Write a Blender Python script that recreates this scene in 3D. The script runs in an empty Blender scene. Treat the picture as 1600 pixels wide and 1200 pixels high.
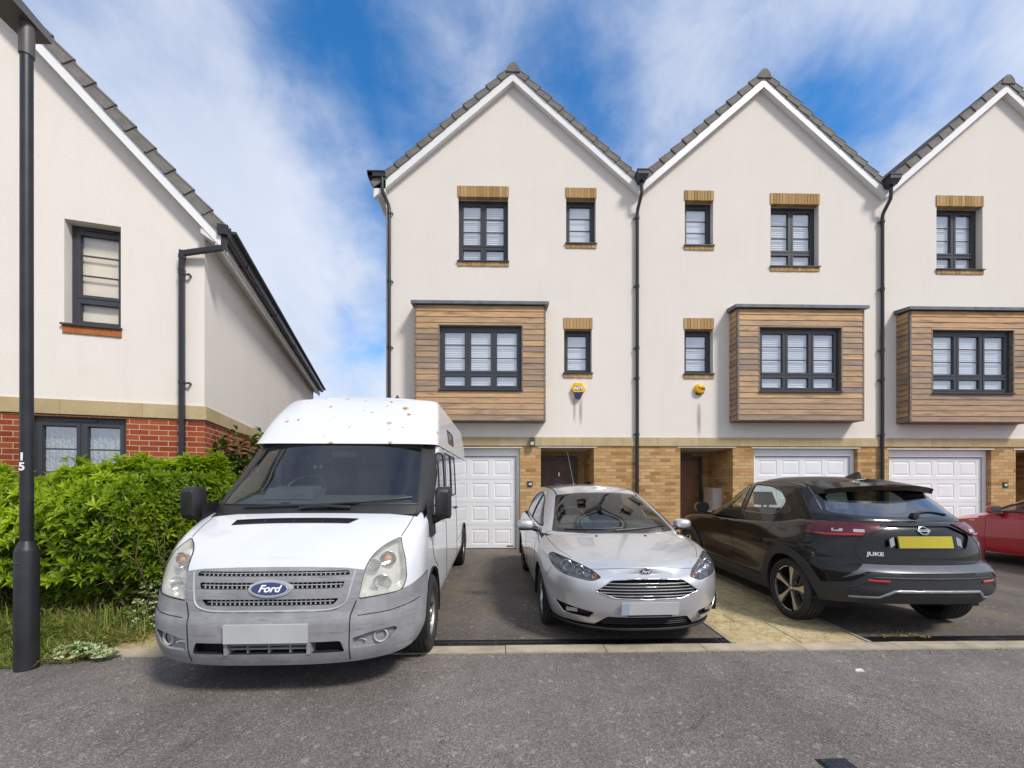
import bpy, bmesh, math, random
import numpy as np
from mathutils import Vector, Matrix
from mathutils.bvhtree import BVHTree

random.seed(7)
rng = np.random.default_rng(11)
SC = bpy.context.scene
COL = SC.collection
PI = math.pi
R = math.radians

# ------------------------------------------------------------------ objects
def tag(o, label=None, cat=None, group=None, kind=None):
    if label: o['label'] = label
    if cat: o['category'] = cat
    if group: o['group'] = group
    if kind: o['kind'] = kind
    return o

def empty(name, loc=(0, 0, 0), rz=0.0, label=None, cat=None, group=None):
    o = bpy.data.objects.new(name, None)
    o.empty_display_size = 0.2
    COL.objects.link(o)
    o.location = loc
    o.rotation_euler = (0, 0, rz)
    return tag(o, label, cat, group)

def link_mesh(name, me, mat=None, parent=None):
    o = bpy.data.objects.new(name, me)
    COL.objects.link(o)
    if parent is not None:
        o.parent = parent
    if mat is not None:
        for m in (mat if isinstance(mat, (list, tuple)) else [mat]):
            me.materials.append(m)
    return o

def bm_obj(name, bm, mat=None, parent=None, smooth=None):
    me = bpy.data.meshes.new(name)
    bm.normal_update()
    bm.to_mesh(me)
    bm.free()
    if smooth is not None:
        for p in me.polygons:
            p.use_smooth = True
        me.set_sharp_from_angle(angle=R(smooth))
    return link_mesh(name, me, mat, parent)

class MB:
    """collects shapes; build() links them as one mesh object"""
    def __init__(s):
        s.v = []; s.f = []; s.t = []; s.m = []
        s.mi = 0
    def quad(s, a, b, c, d, tone=0.0):
        n = len(s.v); s.v += [tuple(a), tuple(b), tuple(c), tuple(d)]
        s.f.append((n, n+1, n+2, n+3)); s.t.append(tone); s.m.append(s.mi)
    def poly(s, pts, tone=0.0):
        n = len(s.v); s.v += [tuple(p) for p in pts]
        s.f.append(tuple(range(n, n+len(pts)))); s.t.append(tone); s.m.append(s.mi)
    def add(s, verts, faces, tone=0.0):
        n = len(s.v); s.v += [tuple(p) for p in verts]
        for f in faces:
            s.f.append(tuple(i+n for i in f)); s.t.append(tone); s.m.append(s.mi)
    def box(s, x0, x1, y0, y1, z0, z1, tone=0.0):
        v = [(x0,y0,z0),(x1,y0,z0),(x1,y1,z0),(x0,y1,z0),(x0,y0,z1),(x1,y0,z1),(x1,y1,z1),(x0,y1,z1)]
        s.add(v, [(0,3,2,1),(4,5,6,7),(0,1,5,4),(1,2,6,5),(2,3,7,6),(3,0,4,7)], tone)
    def hexa(s, v, tone=0.0):
        s.add(v, [(0,3,2,1),(4,5,6,7),(0,1,5,4),(1,2,6,5),(2,3,7,6),(3,0,4,7)], tone)
    def obox(s, c, ax, ay, az, tone=0.0):
        """oriented box: centre + half-axis vectors"""
        c=Vector(c); ax=Vector(ax); ay=Vector(ay); az=Vector(az)
        v=[c-ax-ay-az,c+ax-ay-az,c+ax+ay-az,c-ax+ay-az,c-ax-ay+az,c+ax-ay+az,c+ax+ay+az,c-ax+ay+az]
        s.hexa([tuple(p) for p in v], tone)
    def prism(s, pts, ext, tone=0.0):
        """closed polygon (3D list) extruded by vector"""
        n=len(pts); e=Vector(ext)
        v=[tuple(p) for p in pts]+[tuple(Vector(p)+e) for p in pts]
        f=[tuple(range(n-1,-1,-1)), tuple(range(n,2*n))]+[(i,(i+1)%n,n+(i+1)%n,n+i) for i in range(n)]
        s.add(v,f,tone)
    def tube(s, pts, r, n=10, cap=True, tone=0.0):
        pts=[Vector(p) for p in pts]; k=len(pts)
        rs=r if isinstance(r,(list,tuple)) else [r]*k
        up=Vector((0,0,1)); rings=[]
        prev=None
        for i,p in enumerate(pts):
            d=(pts[min(i+1,k-1)]-pts[max(i-1,0)]).normalized()
            if prev is None:
                a=d.cross(up if abs(d.z)<.95 else Vector((1,0,0))).normalized()
            else:
                a=(prev-d*prev.dot(d)).normalized()
            prev=a
            b=d.cross(a)
            rings.append([tuple(p+(a*math.cos(2*PI*j/n)+b*math.sin(2*PI*j/n))*rs[i]) for j in range(n)])
        v=[q for rg in rings for q in rg]
        f=[]
        for i in range(k-1):
            for j in range(n):
                f.append((i*n+j,i*n+(j+1)%n,(i+1)*n+(j+1)%n,(i+1)*n+j))
        if cap:
            f.append(tuple(range(n-1,-1,-1))); f.append(tuple((k-1)*n+j for j in range(n)))
        s.add(v,f,tone)
    def lathe(s, prof, c=(0,0,0), axis='z', n=24, tone=0.0, a0=0.0, a1=2*PI):
        """prof: list of (r,h) ; axis z or y"""
        full=abs(a1-a0-2*PI)<1e-6
        m=n if full else n+1
        v=[]
        for r,h in prof:
            for j in range(m):
                a=a0+(a1-a0)*j/n
                if axis=='z': v.append((c[0]+r*math.cos(a),c[1]+r*math.sin(a),c[2]+h))
                elif axis=='y': v.append((c[0]+r*math.cos(a),c[1]+h,c[2]+r*math.sin(a)))
                else: v.append((c[0]+h,c[1]+r*math.cos(a),c[2]+r*math.sin(a)))
        f=[]
        for i in range(len(prof)-1):
            for j in range(n):
                k=(j+1)%m
                f.append((i*m+j,i*m+k,(i+1)*m+k,(i+1)*m+j))
        s.add(v,f,tone)
    def build(s, name, mat=None, parent=None, smooth=None, off=(0,0,0)):
        me=bpy.data.meshes.new(name)
        o3=Vector(off)
        me.from_pydata([tuple(Vector(p)-o3) for p in s.v],[],s.f)
        if any(s.t):
            a=me.attributes.new('tone','FLOAT','FACE')
            a.data.foreach_set('value',s.t)
        if any(s.m):
            me.polygons.foreach_set('material_index',s.m)
        bm=bmesh.new(); bm.from_mesh(me)
        bmesh.ops.remove_doubles(bm,verts=bm.verts,dist=1e-5)
        bmesh.ops.recalc_face_normals(bm,faces=bm.faces)
        bm.to_mesh(me); bm.free()
        if smooth is not None:
            for p in me.polygons: p.use_smooth=True
            me.set_sharp_from_angle(angle=R(smooth))
        return link_mesh(name,me,mat,parent)
    def build_each(s, name, mat=None, parent=None, smooth=None):
        """every connected piece becomes an object of its own"""
        par=list(range(len(s.v)))
        def find(a):
            while par[a]!=a: par[a]=par[par[a]]; a=par[a]
            return a
        key={}
        for i,p in enumerate(s.v):
            k=(round(p[0],5),round(p[1],5),round(p[2],5))
            if k in key: par[find(i)]=find(key[k])
            else: key[k]=i
        for f in s.f:
            r=find(f[0])
            for q in f[1:]: par[find(q)]=r
        grp={}
        for fi,f in enumerate(s.f): grp.setdefault(find(f[0]),[]).append(fi)
        out=[]
        for fs in grp.values():
            m=MB(); mp={}
            for fi in fs:
                for q in s.f[fi]:
                    if q not in mp: mp[q]=len(m.v); m.v.append(s.v[q])
                m.f.append(tuple(mp[q] for q in s.f[fi])); m.t.append(s.t[fi]); m.m.append(s.m[fi])
            out.append(m.build(name,mat,parent,smooth))
        return out
    def build_raw(s, name, mat=None, parent=None, smooth=False):
        me=bpy.data.meshes.new(name)
        me.from_pydata(s.v,[],s.f)
        if any(s.t):
            a=me.attributes.new('tone','FLOAT','FACE'); a.data.foreach_set('value',s.t)
        if any(s.m): me.polygons.foreach_set('material_index',s.m)
        if smooth:
            for p in me.polygons: p.use_smooth=True
        return link_mesh(name,me,mat,parent)

def text_obj(name, body, size, mat, parent=None, loc=(0,0,0), rot=None, extrude=0.002, shear=0.0, bold=0.0, sx=1.0):
    """lettering turned into a mesh; rot = 3x3 (columns: text right, text up, outward)"""
    cu=bpy.data.curves.new(name,'FONT'); cu.body=body; cu.size=size; cu.align_x='CENTER'; cu.align_y='CENTER'
    cu.extrude=extrude; cu.shear=shear; cu.offset=bold
    tmp=bpy.data.objects.new('tmp_text',cu); COL.objects.link(tmp)
    dg=bpy.context.evaluated_depsgraph_get()
    me=bpy.data.meshes.new_from_object(tmp.evaluated_get(dg))
    bpy.data.objects.remove(tmp)
    me.name=name
    M=Matrix.Identity(4)
    if rot is not None:
        for i in range(3):
            for j in range(3): M[i][j]=rot[j][i]
    M.translation=Vector(loc)
    me.transform(M @ Matrix.Diagonal((sx,1,1,1)))
    me.materials.clear()
    return link_mesh(name,me,mat,parent)

# ------------------------------------------------------------------ materials
class NT:
    def __init__(s,name):
        s.mat=bpy.data.materials.new(name); s.mat.use_nodes=True
        s.n=s.mat.node_tree.nodes; s.l=s.mat.node_tree.links
        s.n.clear()
        s.out=s.n.new('ShaderNodeOutputMaterial')
    def node(s,t,**k):
        n=s.n.new(t)
        for a,b in k.items():
            if a.startswith('i_'):
                n.inputs[a[2:].replace('_',' ')].default_value=b
            else: setattr(n,a,b)
        return n
    def link(s,a,b): s.l.new(a,b)
    def coord(s,kind='Object'):
        return s.node('ShaderNodeTexCoord').outputs[kind]
    def mapping(s,vec,scale=(1,1,1),rot=(0,0,0),loc=(0,0,0)):
        m=s.node('ShaderNodeMapping'); m.inputs['Scale'].default_value=scale; m.inputs['Rotation'].default_value=rot; m.inputs['Location'].default_value=loc
        s.link(vec,m.inputs['Vector']); return m.outputs[0]
    def noise(s,vec,scale,detail=3,rough=.5,dist=0.0):
        n=s.node('ShaderNodeTexNoise'); n.inputs['Scale'].default_value=scale; n.inputs['Detail'].default_value=detail
        n.inputs['Roughness'].default_value=rough; n.inputs['Distortion'].default_value=dist
        s.link(vec,n.inputs['Vector']); return n.outputs['Fac']
    def ramp(s,fac,stops,interp='LINEAR'):
        r=s.node('ShaderNodeValToRGB'); r.color_ramp.interpolation=interp
        el=r.color_ramp.elements
        while len(el)<len(stops): el.new(0.5)
        for e,(p,c) in zip(el,stops):
            e.position=p; e.color=(c[0],c[1],c[2],1) if not isinstance(c,(int,float)) else (c,c,c,1)
        s.link(fac,r.inputs['Fac']); return r.outputs['Color']
    def mix(s,fac,a,b,mode='MIX'):
        m=s.node('ShaderNodeMix',data_type='RGBA',blend_type=mode)
        for sock,val in ((m.inputs[0],fac),(m.inputs[6],a),(m.inputs[7],b)):
            if isinstance(val,bpy.types.NodeSocket): s.link(val,sock)
            elif isinstance(val,(int,float)): sock.default_value=val if sock==m.inputs[0] else (val,val,val,1)
            else: sock.default_value=(val[0],val[1],val[2],1)
        return m.outputs[2]
    def math(s,op,a,b=0.0,c=None,clamp=False):
        m=s.node('ShaderNodeMath',operation=op); m.use_clamp=clamp
        for i,val in enumerate((a,b) if c is None else (a,b,c)):
            if isinstance(val,bpy.types.NodeSocket): s.link(val,m.inputs[i])
            else: m.inputs[i].default_value=val
        return m.outputs[0]
    def sep(s,vec):
        n=s.node('ShaderNodeSeparateXYZ'); s.link(vec,n.inputs[0]); return n.outputs
    def comb(s,x,y,z):
        n=s.node('ShaderNodeCombineXYZ')
        for i,val in enumerate((x,y,z)):
            if isinstance(val,bpy.types.NodeSocket): s.link(val,n.inputs[i])
            else: n.inputs[i].default_value=val
        return n.outputs[0]
    def schlick(s,f0=.04):
        """mirror strength of a thin sheet, the same from both of its faces"""
        g=s.node('ShaderNodeNewGeometry'); d=s.node('ShaderNodeVectorMath',operation='DOT_PRODUCT')
        s.link(g.outputs['Incoming'],d.inputs[0]); s.link(g.outputs['Normal'],d.inputs[1])
        c=s.math('SUBTRACT',1.0,s.math('ABSOLUTE',d.outputs['Value']),clamp=True)
        return s.math('ADD',s.math('MULTIPLY',s.math('POWER',c,5.0),1.0-f0),f0)
    def bump(s,h,strength=.2,dist=.01,normal=None):
        b=s.node('ShaderNodeBump'); b.inputs['Strength'].default_value=strength; b.inputs['Distance'].default_value=dist
        s.link(h,b.inputs['Height'])
        if normal is not None: s.link(normal,b.inputs['Normal'])
        return b.outputs[0]
    def pbr(s,color=None,rough=.5,metal=0.0,normal=None,coat=0.0,coat_rough=.03,spec=.5,**k):
        p=s.node('ShaderNodeBsdfPrincipled')
        for nm,val in (('Base Color',color),('Roughness',rough),('Metallic',metal),('Coat Weight',coat),('Coat Roughness',coat_rough),('Specular IOR Level',spec)):
            if val is None: continue
            sock=p.inputs[nm]
            if isinstance(val,bpy.types.NodeSocket): s.link(val,sock)
            elif isinstance(val,(tuple,list)): sock.default_value=(val[0],val[1],val[2],1)
            else: sock.default_value=val
        if normal is not None:
            s.link(normal,p.inputs['Normal'])
        for a,b in k.items(): p.inputs[a.replace('_',' ')].default_value=b
        s.link(p.outputs[0],s.out.inputs[0]); return p

def simple(name,c,rough=.5,metal=0.0,var=.08,nscale=8.0,bump=0.0,bscale=80.0,coat=0.0,spec=.5,vscale=None):
    t=NT(name); co=t.coord()
    n=t.noise(co,nscale,4,.55)
    a=tuple(x*(1-var) for x in c); b=tuple(min(1,x*(1+var)) for x in c)
    col=t.ramp(n,[(.3,a),(.7,b)])
    nr=None
    if bump: nr=t.bump(t.noise(co,bscale,2),bump,.004)
    t.pbr(col,rough,metal,nr,coat,spec=spec)
    return t.mat

def m_render():
    t=NT('cream_render'); co=t.coord()
    n1=t.noise(co,1.1,4,.6); n2=t.noise(t.mapping(co,(6,6,.55)),1.0,4,.6)
    base=t.ramp(n1,[(.25,(.748,.692,.622)),(.75,(.782,.729,.662))])
    streak=t.ramp(n2,[(.50,1.0),(.8,.96)])
    col=t.mix(1.0,base,streak,'MULTIPLY')
    f=t.noise(co,140,3,.6); g=t.noise(co,32,2,.5)
    col=t.mix(.06,col,t.ramp(f,[(.3,.25),(.7,1.0)]),'MULTIPLY')
    nr=t.bump(t.math('ADD',f,t.math('MULTIPLY',g,.6)),.55,.006)
    t.pbr(col,.92,0,nr,spec=.2); return t.mat

def m_brick(name,cols,mortar,moff=(0,0,0),bw=.225,rh=.075):
    t=NT(name); co=t.coord(); s=t.sep(co)
    u=t.math('ADD',s[0],s[1]); v=t.comb(t.math('ADD',u,moff[0]),t.math('ADD',s[2],moff[2]),0.0)
    b=t.node('ShaderNodeTexBrick'); b.offset=.5; b.squash=1
    for k,val in (('Scale',1.0),('Mortar Size',.0055),('Mortar Smooth',.15),('Bias',0.0),('Brick Width',bw),('Row Height',rh)):
        b.inputs[k].default_value=val
    b.inputs['Color1'].default_value=(0,0,0,1); b.inputs['Color2'].default_value=(1,1,1,1); b.inputs['Mortar'].default_value=(.5,.5,.5,1)
    t.link(v,b.inputs['Vector'])
    c=t.ramp(b.outputs['Color'],[(i/(len(cols)-1),cc) for i,cc in enumerate(cols)])
    n=t.noise(co,28,5,.65); n2=t.noise(co,1.3,3,.6)
    c=t.mix(.45,c,t.ramp(n,[(.25,.45),(.75,1.0)]),'MULTIPLY')
    c=t.mix(.22,c,t.ramp(n2,[(.3,.55),(.7,1.0)]),'MULTIPLY')
    c=t.mix(b.outputs['Fac'],c,mortar)
    h=t.math('ADD',t.math('SUBTRACT',1.0,b.outputs['Fac']),t.math('MULTIPLY',n,.35))
    nr=t.bump(h,.6,.006)
    t.pbr(c,.9,0,nr,spec=.2); return t.mat

def m_asphalt(name,base,light=.30,seed=0.0,stain=.24,warm=None):
    t=NT(name); co=t.mapping(t.coord(),loc=(seed,seed*.7,0))
    vo=t.node('ShaderNodeTexVoronoi'); vo.inputs['Scale'].default_value=160; t.link(co,vo.inputs['Vector'])
    vo2=t.node('ShaderNodeTexVoronoi'); vo2.inputs['Scale'].default_value=38; t.link(co,vo2.inputs['Vector'])
    r=t.sep(vo.outputs['Color'])[0]; r2=t.sep(vo2.outputs['Color'])[1]
    spk=t.ramp(r,[(0,.55),(.45,.88),(.8,1.12),(.94,1.5),(1.0,2.0)])
    c=t.mix(1.0,base,spk,'MULTIPLY')
    c=t.mix(t.ramp(r2,[(.972,0.0),(.985,.5)]),c,(.34,.32,.30))
    big=t.noise(co,.55,5,.62,.4); mid=t.noise(co,3.2,5,.65); 
    c=t.mix(stain,c,t.ramp(big,[(.36,.30),(.5,.85),(.66,1.5)]),'MULTIPLY')
    c=t.mix(.20,c,t.ramp(mid,[(.32,.45),(.68,1.45)]),'MULTIPLY')
    if warm:
        wn=t.noise(t.mapping(co,loc=(3,9,0)),1.7,5,.7)
        c=t.mix(t.ramp(wn,[(.50,0.0),(.72,.75)]),c,warm)
    st=t.noise(t.mapping(co,(1.1,.28,1),(0,0,.9)),1.3,6,.68,.6)
    c=t.mix(.26,c,t.ramp(st,[(.38,.62),(.52,1.0),(.66,1.45)]),'MULTIPLY')
    ck=t.noise(t.mapping(co,loc=(7,2,0)),.8,7,.6,1.2)
    c=t.mix(t.ramp(t.math('ABSOLUTE',t.math('SUBTRACT',ck,.47)),[(.0008,.55),(.0022,0.0)]),c,(.03,.028,.026))
    h=t.math('ADD',t.math('MULTIPLY',vo.outputs['Distance'],1.4),t.math('MULTIPLY',mid,.3))
    nr=t.bump(h,.32,.006)
    t.pbr(c,t.math('ADD',.72,t.math('MULTIPLY',r,.2)),0,nr,spec=.35); return t.mat

def m_wood():
    t=NT('weathered_cedar_cladding'); co=t.coord(); s=t.sep(co)
    at=t.node('ShaderNodeAttribute',attribute_name='tone'); tone=at.outputs['Fac']
    rowoff=t.math('MULTIPLY',tone,37.0)
    v=t.comb(t.math('ADD',t.math('ADD',s[0],s[1]),rowoff),rowoff,s[2])
    grain=t.noise(t.mapping(v,(2.2,1,70)),1.0,5,.6,.3)
    blot=t.noise(t.mapping(v,(1.6,1,9)),1.0,4,.65,.5)
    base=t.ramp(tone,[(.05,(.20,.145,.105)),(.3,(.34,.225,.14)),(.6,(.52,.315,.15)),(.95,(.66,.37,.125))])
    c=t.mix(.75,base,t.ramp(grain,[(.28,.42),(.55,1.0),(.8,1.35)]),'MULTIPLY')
    grey=t.ramp(blot,[(.30,(.09,.072,.06)),(.42,(.24,.185,.145)),(.7,(.56,.46,.37))])
    c=t.mix(t.ramp(blot,[(.34,.62),(.50,.22),(.60,.15),(.74,.50)]),c,grey)
    nr=t.bump(grain,.35,.003)
    t.pbr(c,.62,0,nr,spec=.35); return t.mat

def m_paver():
    t=NT('buff_paving_slabs'); co=t.coord(); s=t.sep(co)
    n=t.noise(co,2.2,5,.65,.4); f=t.noise(co,70,3,.6); mid=t.noise(co,9,4,.6)
    c=t.ramp(n,[(.3,(.40,.31,.155)),(.5,(.52,.42,.23)),(.7,(.60,.50,.30))])
    c=t.mix(.4,c,t.ramp(mid,[(.3,.5),(.7,1.15)]),'MULTIPLY')
    c=t.mix(.35,c,t.ramp(f,[(.3,.5),(.7,1.2)]),'MULTIPLY')
    # moss threads
    w=t.noise(t.mapping(co,(1,1,1)),6.0,6,.7,1.6)
    thread=t.math('ABSOLUTE',t.math('SUBTRACT',w,.5))
    c=t.mix(t.ramp(thread,[(.006,.75),(.022,0.0)]),c,(.09,.075,.035))
    nr=t.bump(t.math('ADD',f,mid),.35,.004)
    t.pbr(c,.88,0,nr,spec=.2); return t.mat

def m_stone():
    t=NT('sandstone_band'); co=t.coord()
    n=t.noise(co,4,5,.6); f=t.noise(co,60,3,.6)
    at=t.node('ShaderNodeAttribute',attribute_name='tone')
    c=t.ramp(n,[(.3,(.44,.345,.195)),(.7,(.56,.455,.28))])
    c=t.mix(at.outputs['Fac'],c,(.40,.29,.14))
    c=t.mix(.3,c,t.ramp(f,[(.3,.6),(.7,1.1)]),'MULTIPLY')
    t.pbr(c,.88,0,t.bump(f,.3,.003),spec=.2); return t.mat

def m_pane(name='window_glass',tint=(.95,.97,.98),base=.30,rough=0.0):
    t=NT(name)
    fr=t.schlick()
    tr=t.node('ShaderNodeBsdfTransparent'); tr.inputs[0].default_value=(*tint,1)
    gl=t.node('ShaderNodeBsdfGlossy'); gl.inputs['Roughness'].default_value=rough; gl.inputs[0].default_value=(.95,.97,1,1)
    m=t.node('ShaderNodeMixShader')
    f=t.math('ADD',t.math('MULTIPLY',fr,1.0),base,clamp=True)
    t.link(f,m.inputs[0]); t.link(tr.outputs[0],m.inputs[1]); t.link(gl.outputs[0],m.inputs[2])
    t.link(m.outputs[0],t.out.inputs[0]); return t.mat

def m_paint(name,c,metal=0.0,rough=.35,flake=0.0,coat=1.0,dirt=0.0,dirtcol=(.30,.27,.22),spec=.5):
    t=NT(name); co=t.coord(); col=c; 
    n=t.noise(co,1.6,4,.6)
    col=t.ramp(n,[(.3,tuple(x*.94 for x in c)),(.7,tuple(min(1,x*1.04) for x in c))])
    if flake:
        vo=t.node('ShaderNodeTexVoronoi'); vo.inputs['Scale'].default_value=900; t.link(co,vo.inputs['Vector'])
        col=t.mix(flake,col,t.ramp(t.sep(vo.outputs['Color'])[0],[(0,.5),(1,1.3)]),'MULTIPLY')
    cr=.03
    if dirt:
        z=t.sep(co)[2]
        dn=t.noise(co,5,5,.7); 
        low=t.math('MULTIPLY',t.math('SUBTRACT',.75,z),1.3,clamp=True)
        fac=t.math('MULTIPLY',t.math('MULTIPLY',low,t.ramp(dn,[(.3,.2),(.7,1.0)])),dirt,clamp=True)
        col=t.mix(fac,col,dirtcol)
        cr=t.math('ADD',.04,t.math('MULTIPLY',fac,.4))
    p=t.pbr(col,rough,metal,None,coat,spec=spec)
    if isinstance(cr,bpy.types.NodeSocket): t.link(cr,p.inputs['Coat Roughness'])
    return t.mat
# ------------------------------------------------------------------ camera, sky, sun
TH=R(1.39)
cam=bpy.data.cameras.new('camera'); CAM=bpy.data.objects.new('camera',cam); COL.objects.link(CAM)
cam.sensor_width=36.0; cam.lens=660.0/1600*36.0; cam.shift_y=165.0/1600; cam.clip_start=.05; cam.clip_end=2000
CAM.location=(0,0,1.47); CAM.rotation_euler=(PI/2,0,-TH)
SC.camera=CAM
SC.view_settings.view_transform='Standard'; SC.view_settings.look='None'; SC.view_settings.gamma=1.0
SC.view_settings.exposure=0.75
SC.render.resolution_x=1024; SC.render.resolution_y=768
SC.cycles.max_bounces=10; SC.cycles.transparent_max_bounces=16

SUN_EL=R(47); SUN_AZ=R(45)    # azimuth measured from straight behind the camera towards the right
sd=Vector((math.sin(SUN_AZ)*math.cos(SUN_EL), -math.cos(SUN_AZ)*math.cos(SUN_EL), math.sin(SUN_EL)))
sun=bpy.data.lights.new('sun','SUN'); sun.energy=2.2; sun.angle=R(11); sun.color=(1.0,.945,.875)
SUN=bpy.data.objects.new('sun',sun); COL.objects.link(SUN)
SUN.rotation_euler=sd.to_track_quat('Z','Y').to_euler(); SUN.location=(6,-10,18)

W=bpy.data.worlds.new('World'); SC.world=W; W.use_nodes=True
n=W.node_tree.nodes; l=W.node_tree.links; n.clear()
def nn(t,**k):
    x=n.new(t)
    for a,b in k.items(): setattr(x,a,b)
    return x
def mth(op,a,b=0.0,clamp=False):
    m=nn('ShaderNodeMath',operation=op); m.use_clamp=clamp
    for i,val in enumerate((a,b)):
        if isinstance(val,bpy.types.NodeSocket): l.new(val,m.inputs[i])
        else: m.inputs[i].default_value=val
    return m.outputs[0]
out=nn('ShaderNodeOutputWorld'); bg=nn('ShaderNodeBackground')
sky=nn('ShaderNodeTexSky',sky_type='NISHITA'); sky.sun_disc=False
sky.sun_elevation=SUN_EL; sky.sun_rotation=PI-SUN_AZ; sky.air_density=1.0; sky.dust_density=.3; sky.ozone_density=2.5
tc=nn('ShaderNodeTexCoord'); sp=nn('ShaderNodeSeparateXYZ'); l.new(tc.outputs['Generated'],sp.inputs[0])
zc=mth('MAXIMUM',sp.outputs[2],.03)
px=mth('DIVIDE',sp.outputs[0],mth('ADD',zc,.5)); py=mth('DIVIDE',sp.outputs[1],mth('ADD',zc,.5))
def cloud_noise(sx,sy,scale,detail,rough,dist,loc=(0,0,0)):
    cb=nn('ShaderNodeCombineXYZ'); l.new(mth('ADD',mth('MULTIPLY',px,sx),loc[0]),cb.inputs[0]); l.new(mth('ADD',mth('MULTIPLY',py,sy),loc[1]),cb.inputs[1])
    cb.inputs[2].default_value=loc[2]
    x=nn('ShaderNodeTexNoise'); x.inputs['Scale'].default_value=scale; x.inputs['Detail'].default_value=detail
    x.inputs['Roughness'].default_value=rough; x.inputs['Distortion'].default_value=dist
    l.new(cb.outputs[0],x.inputs['Vector']); return x.outputs['Fac']
c1=cloud_noise(2.1,2.0,1.25,6,.55,.25,(1.7,3.1,0)); c2=cloud_noise(4.6,4.2,1.9,7,.60,.35,(5,1,2)); c3=cloud_noise(1.3,1.2,.9,3,.5,.3,(2.2,7.3,4))
# broad clear openings between the cloud sheets (positions in the cloud layer)
def hole(cx,cy,rx,ry,amp):
    dx=mth('DIVIDE',mth('SUBTRACT',px,cx),rx); dy=mth('DIVIDE',mth('SUBTRACT',py,cy),ry)
    q=mth('ADD',mth('MULTIPLY',dx,dx),mth('MULTIPLY',dy,dy))
    return mth('MULTIPLY',mth('POWER',2.718,mth('MULTIPLY',q,-1.0)),amp)
cov=mth('ADD',mth('ADD',mth('MULTIPLY',c1,.62),mth('MULTIPLY',c2,.30)),mth('MULTIPLY',c3,.25))
for h in ((-.22,.53,.11,.12,.15),(-.14,.72,.14,.16,.18),(.11,.60,.10,.13,.19),(.51,.59,.10,.09,.15),(-.40,1.15,.12,.10,.16),(.28,.56,.10,.14,-.10),(.62,.47,.2,.12,-.10),(-.47,.68,.18,.2,-.10),(-.48,.98,.2,.16,-.10)):
    cov=mth('SUBTRACT',cov,hole(*h))
cov=mth('ADD',cov,mth('MULTIPLY',mth('SUBTRACT',.50,mth('MINIMUM',zc,.62)),.30))
cov=mth('ADD',cov,mth('MULTIPLY',mth('SUBTRACT',.15,py,True),.30))  # unseen cloud cover added behind the camera to brighten window reflections
rp=nn('ShaderNodeValToRGB'); rp.color_ramp.interpolation='EASE'
e=rp.color_ramp.elements; e[0].position=.34; e[0].color=(0,0,0,1); e[1].position=.72; e[1].color=(1,1,1,1)
l.new(cov,rp.inputs['Fac'])
shade=nn('ShaderNodeValToRGB'); e=shade.color_ramp.elements
e[0].position=.35; e[0].color=(3.5,3.95,5.0,1); e[1].position=.72; e[1].color=(5.3,5.55,6.1,1)
l.new(cloud_noise(1.6,.7,1.5,5,.6,.3,(9,2,1)),shade.inputs['Fac'])
hs=nn('ShaderNodeHueSaturation'); hs.inputs['Saturation'].default_value=1.34; hs.inputs['Value'].default_value=1.30
l.new(sky.outputs[0],hs.inputs['Color'])
mx=nn('ShaderNodeMix',data_type='RGBA'); l.new(mth('MULTIPLY',rp.outputs[0],.93),mx.inputs[0]); l.new(hs.outputs[0],mx.inputs[6]); l.new(shade.outputs[0],mx.inputs[7])
l.new(mx.outputs[2],bg.inputs[0]); bg.inputs[1].default_value=.10
l.new(bg.outputs[0],out.inputs[0])

# ------------------------------------------------------------------ shared materials
M={}
M['render']=m_render()
M['buff']=m_brick('buff_brick',[(.36,.19,.07),(.50,.29,.11),(.58,.36,.16),(.64,.43,.21),(.54,.27,.11)],(.30,.225,.13),moff=(.06,0,.012))
M['red']=m_brick('red_brick',[(.27,.055,.022),(.36,.075,.028),(.42,.10,.035),(.33,.06,.025)],(.48,.38,.28),moff=(.1,0,.02))
M['soldier']=m_brick('buff_soldier_brick',[(.38,.22,.085),(.48,.29,.12),(.54,.34,.155),(.42,.23,.09)],(.20,.14,.07),bw=.072,rh=.6)
M['soldier_red']=m_brick('red_soldier_brick',[(.30,.085,.03),(.40,.12,.04),(.36,.09,.035)],(.45,.30,.16),bw=.2,rh=.6)
M['stone']=m_stone()
M['frame']=simple('anthracite_upvc',(.042,.044,.052),.38,var=.06,bump=.05,bscale=200)
M['frame_shadow']=simple('dark_gap',(.01,.01,.012),.8)
M['pane']=m_pane()
M['blind']=simple('white_blind',(.80,.80,.80),.6,var=.03)
M['net']=None
M['white']=simple('white_upvc',(.78,.78,.77),.35,var=.03,nscale=3)
M['white_old']=simple('white_painted_soffit',(.66,.64,.60),.5,var=.10,nscale=5)
M['garage']=simple('white_garage_door',(.74,.75,.76),.42,var=.04,nscale=2.5,bump=.12,bscale=260)
M['tile']=simple('grey_concrete_tile',(.155,.142,.130),.85,var=.22,nscale=9,bump=.3,bscale=90)
M['tile_dark']=simple('dark_slate_tile',(.040,.036,.036),.7,var=.25,nscale=6,bump=.2)
M['pipe']=simple('black_downpipe_plastic',(.020,.021,.024),.36,var=.15,nscale=5)
M['wood']=m_wood()
M['trim']=simple('grey_cedar_trim',(.19,.15,.115),.7,var=.3,nscale=14)
M['lead']=simple('grey_lead_capping',(.12,.135,.155),.5,var=.25,nscale=5,bump=.1,bscale=25)
M['door']=simple('brown_timber_door',(.10,.040,.016),.4,var=.35,nscale=6)
M['door2']=simple('oak_brown_timber_door',(.16,.065,.018),.4,var=.3,nscale=6)
M['steel']=simple('brushed_steel',(.55,.55,.54),.3,1.0,var=.05)
M['dark']=simple('dark_interior',(.012,.012,.013),.9)
M['asphalt']=m_asphalt('road_asphalt',(.172,.152,.138))
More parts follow.
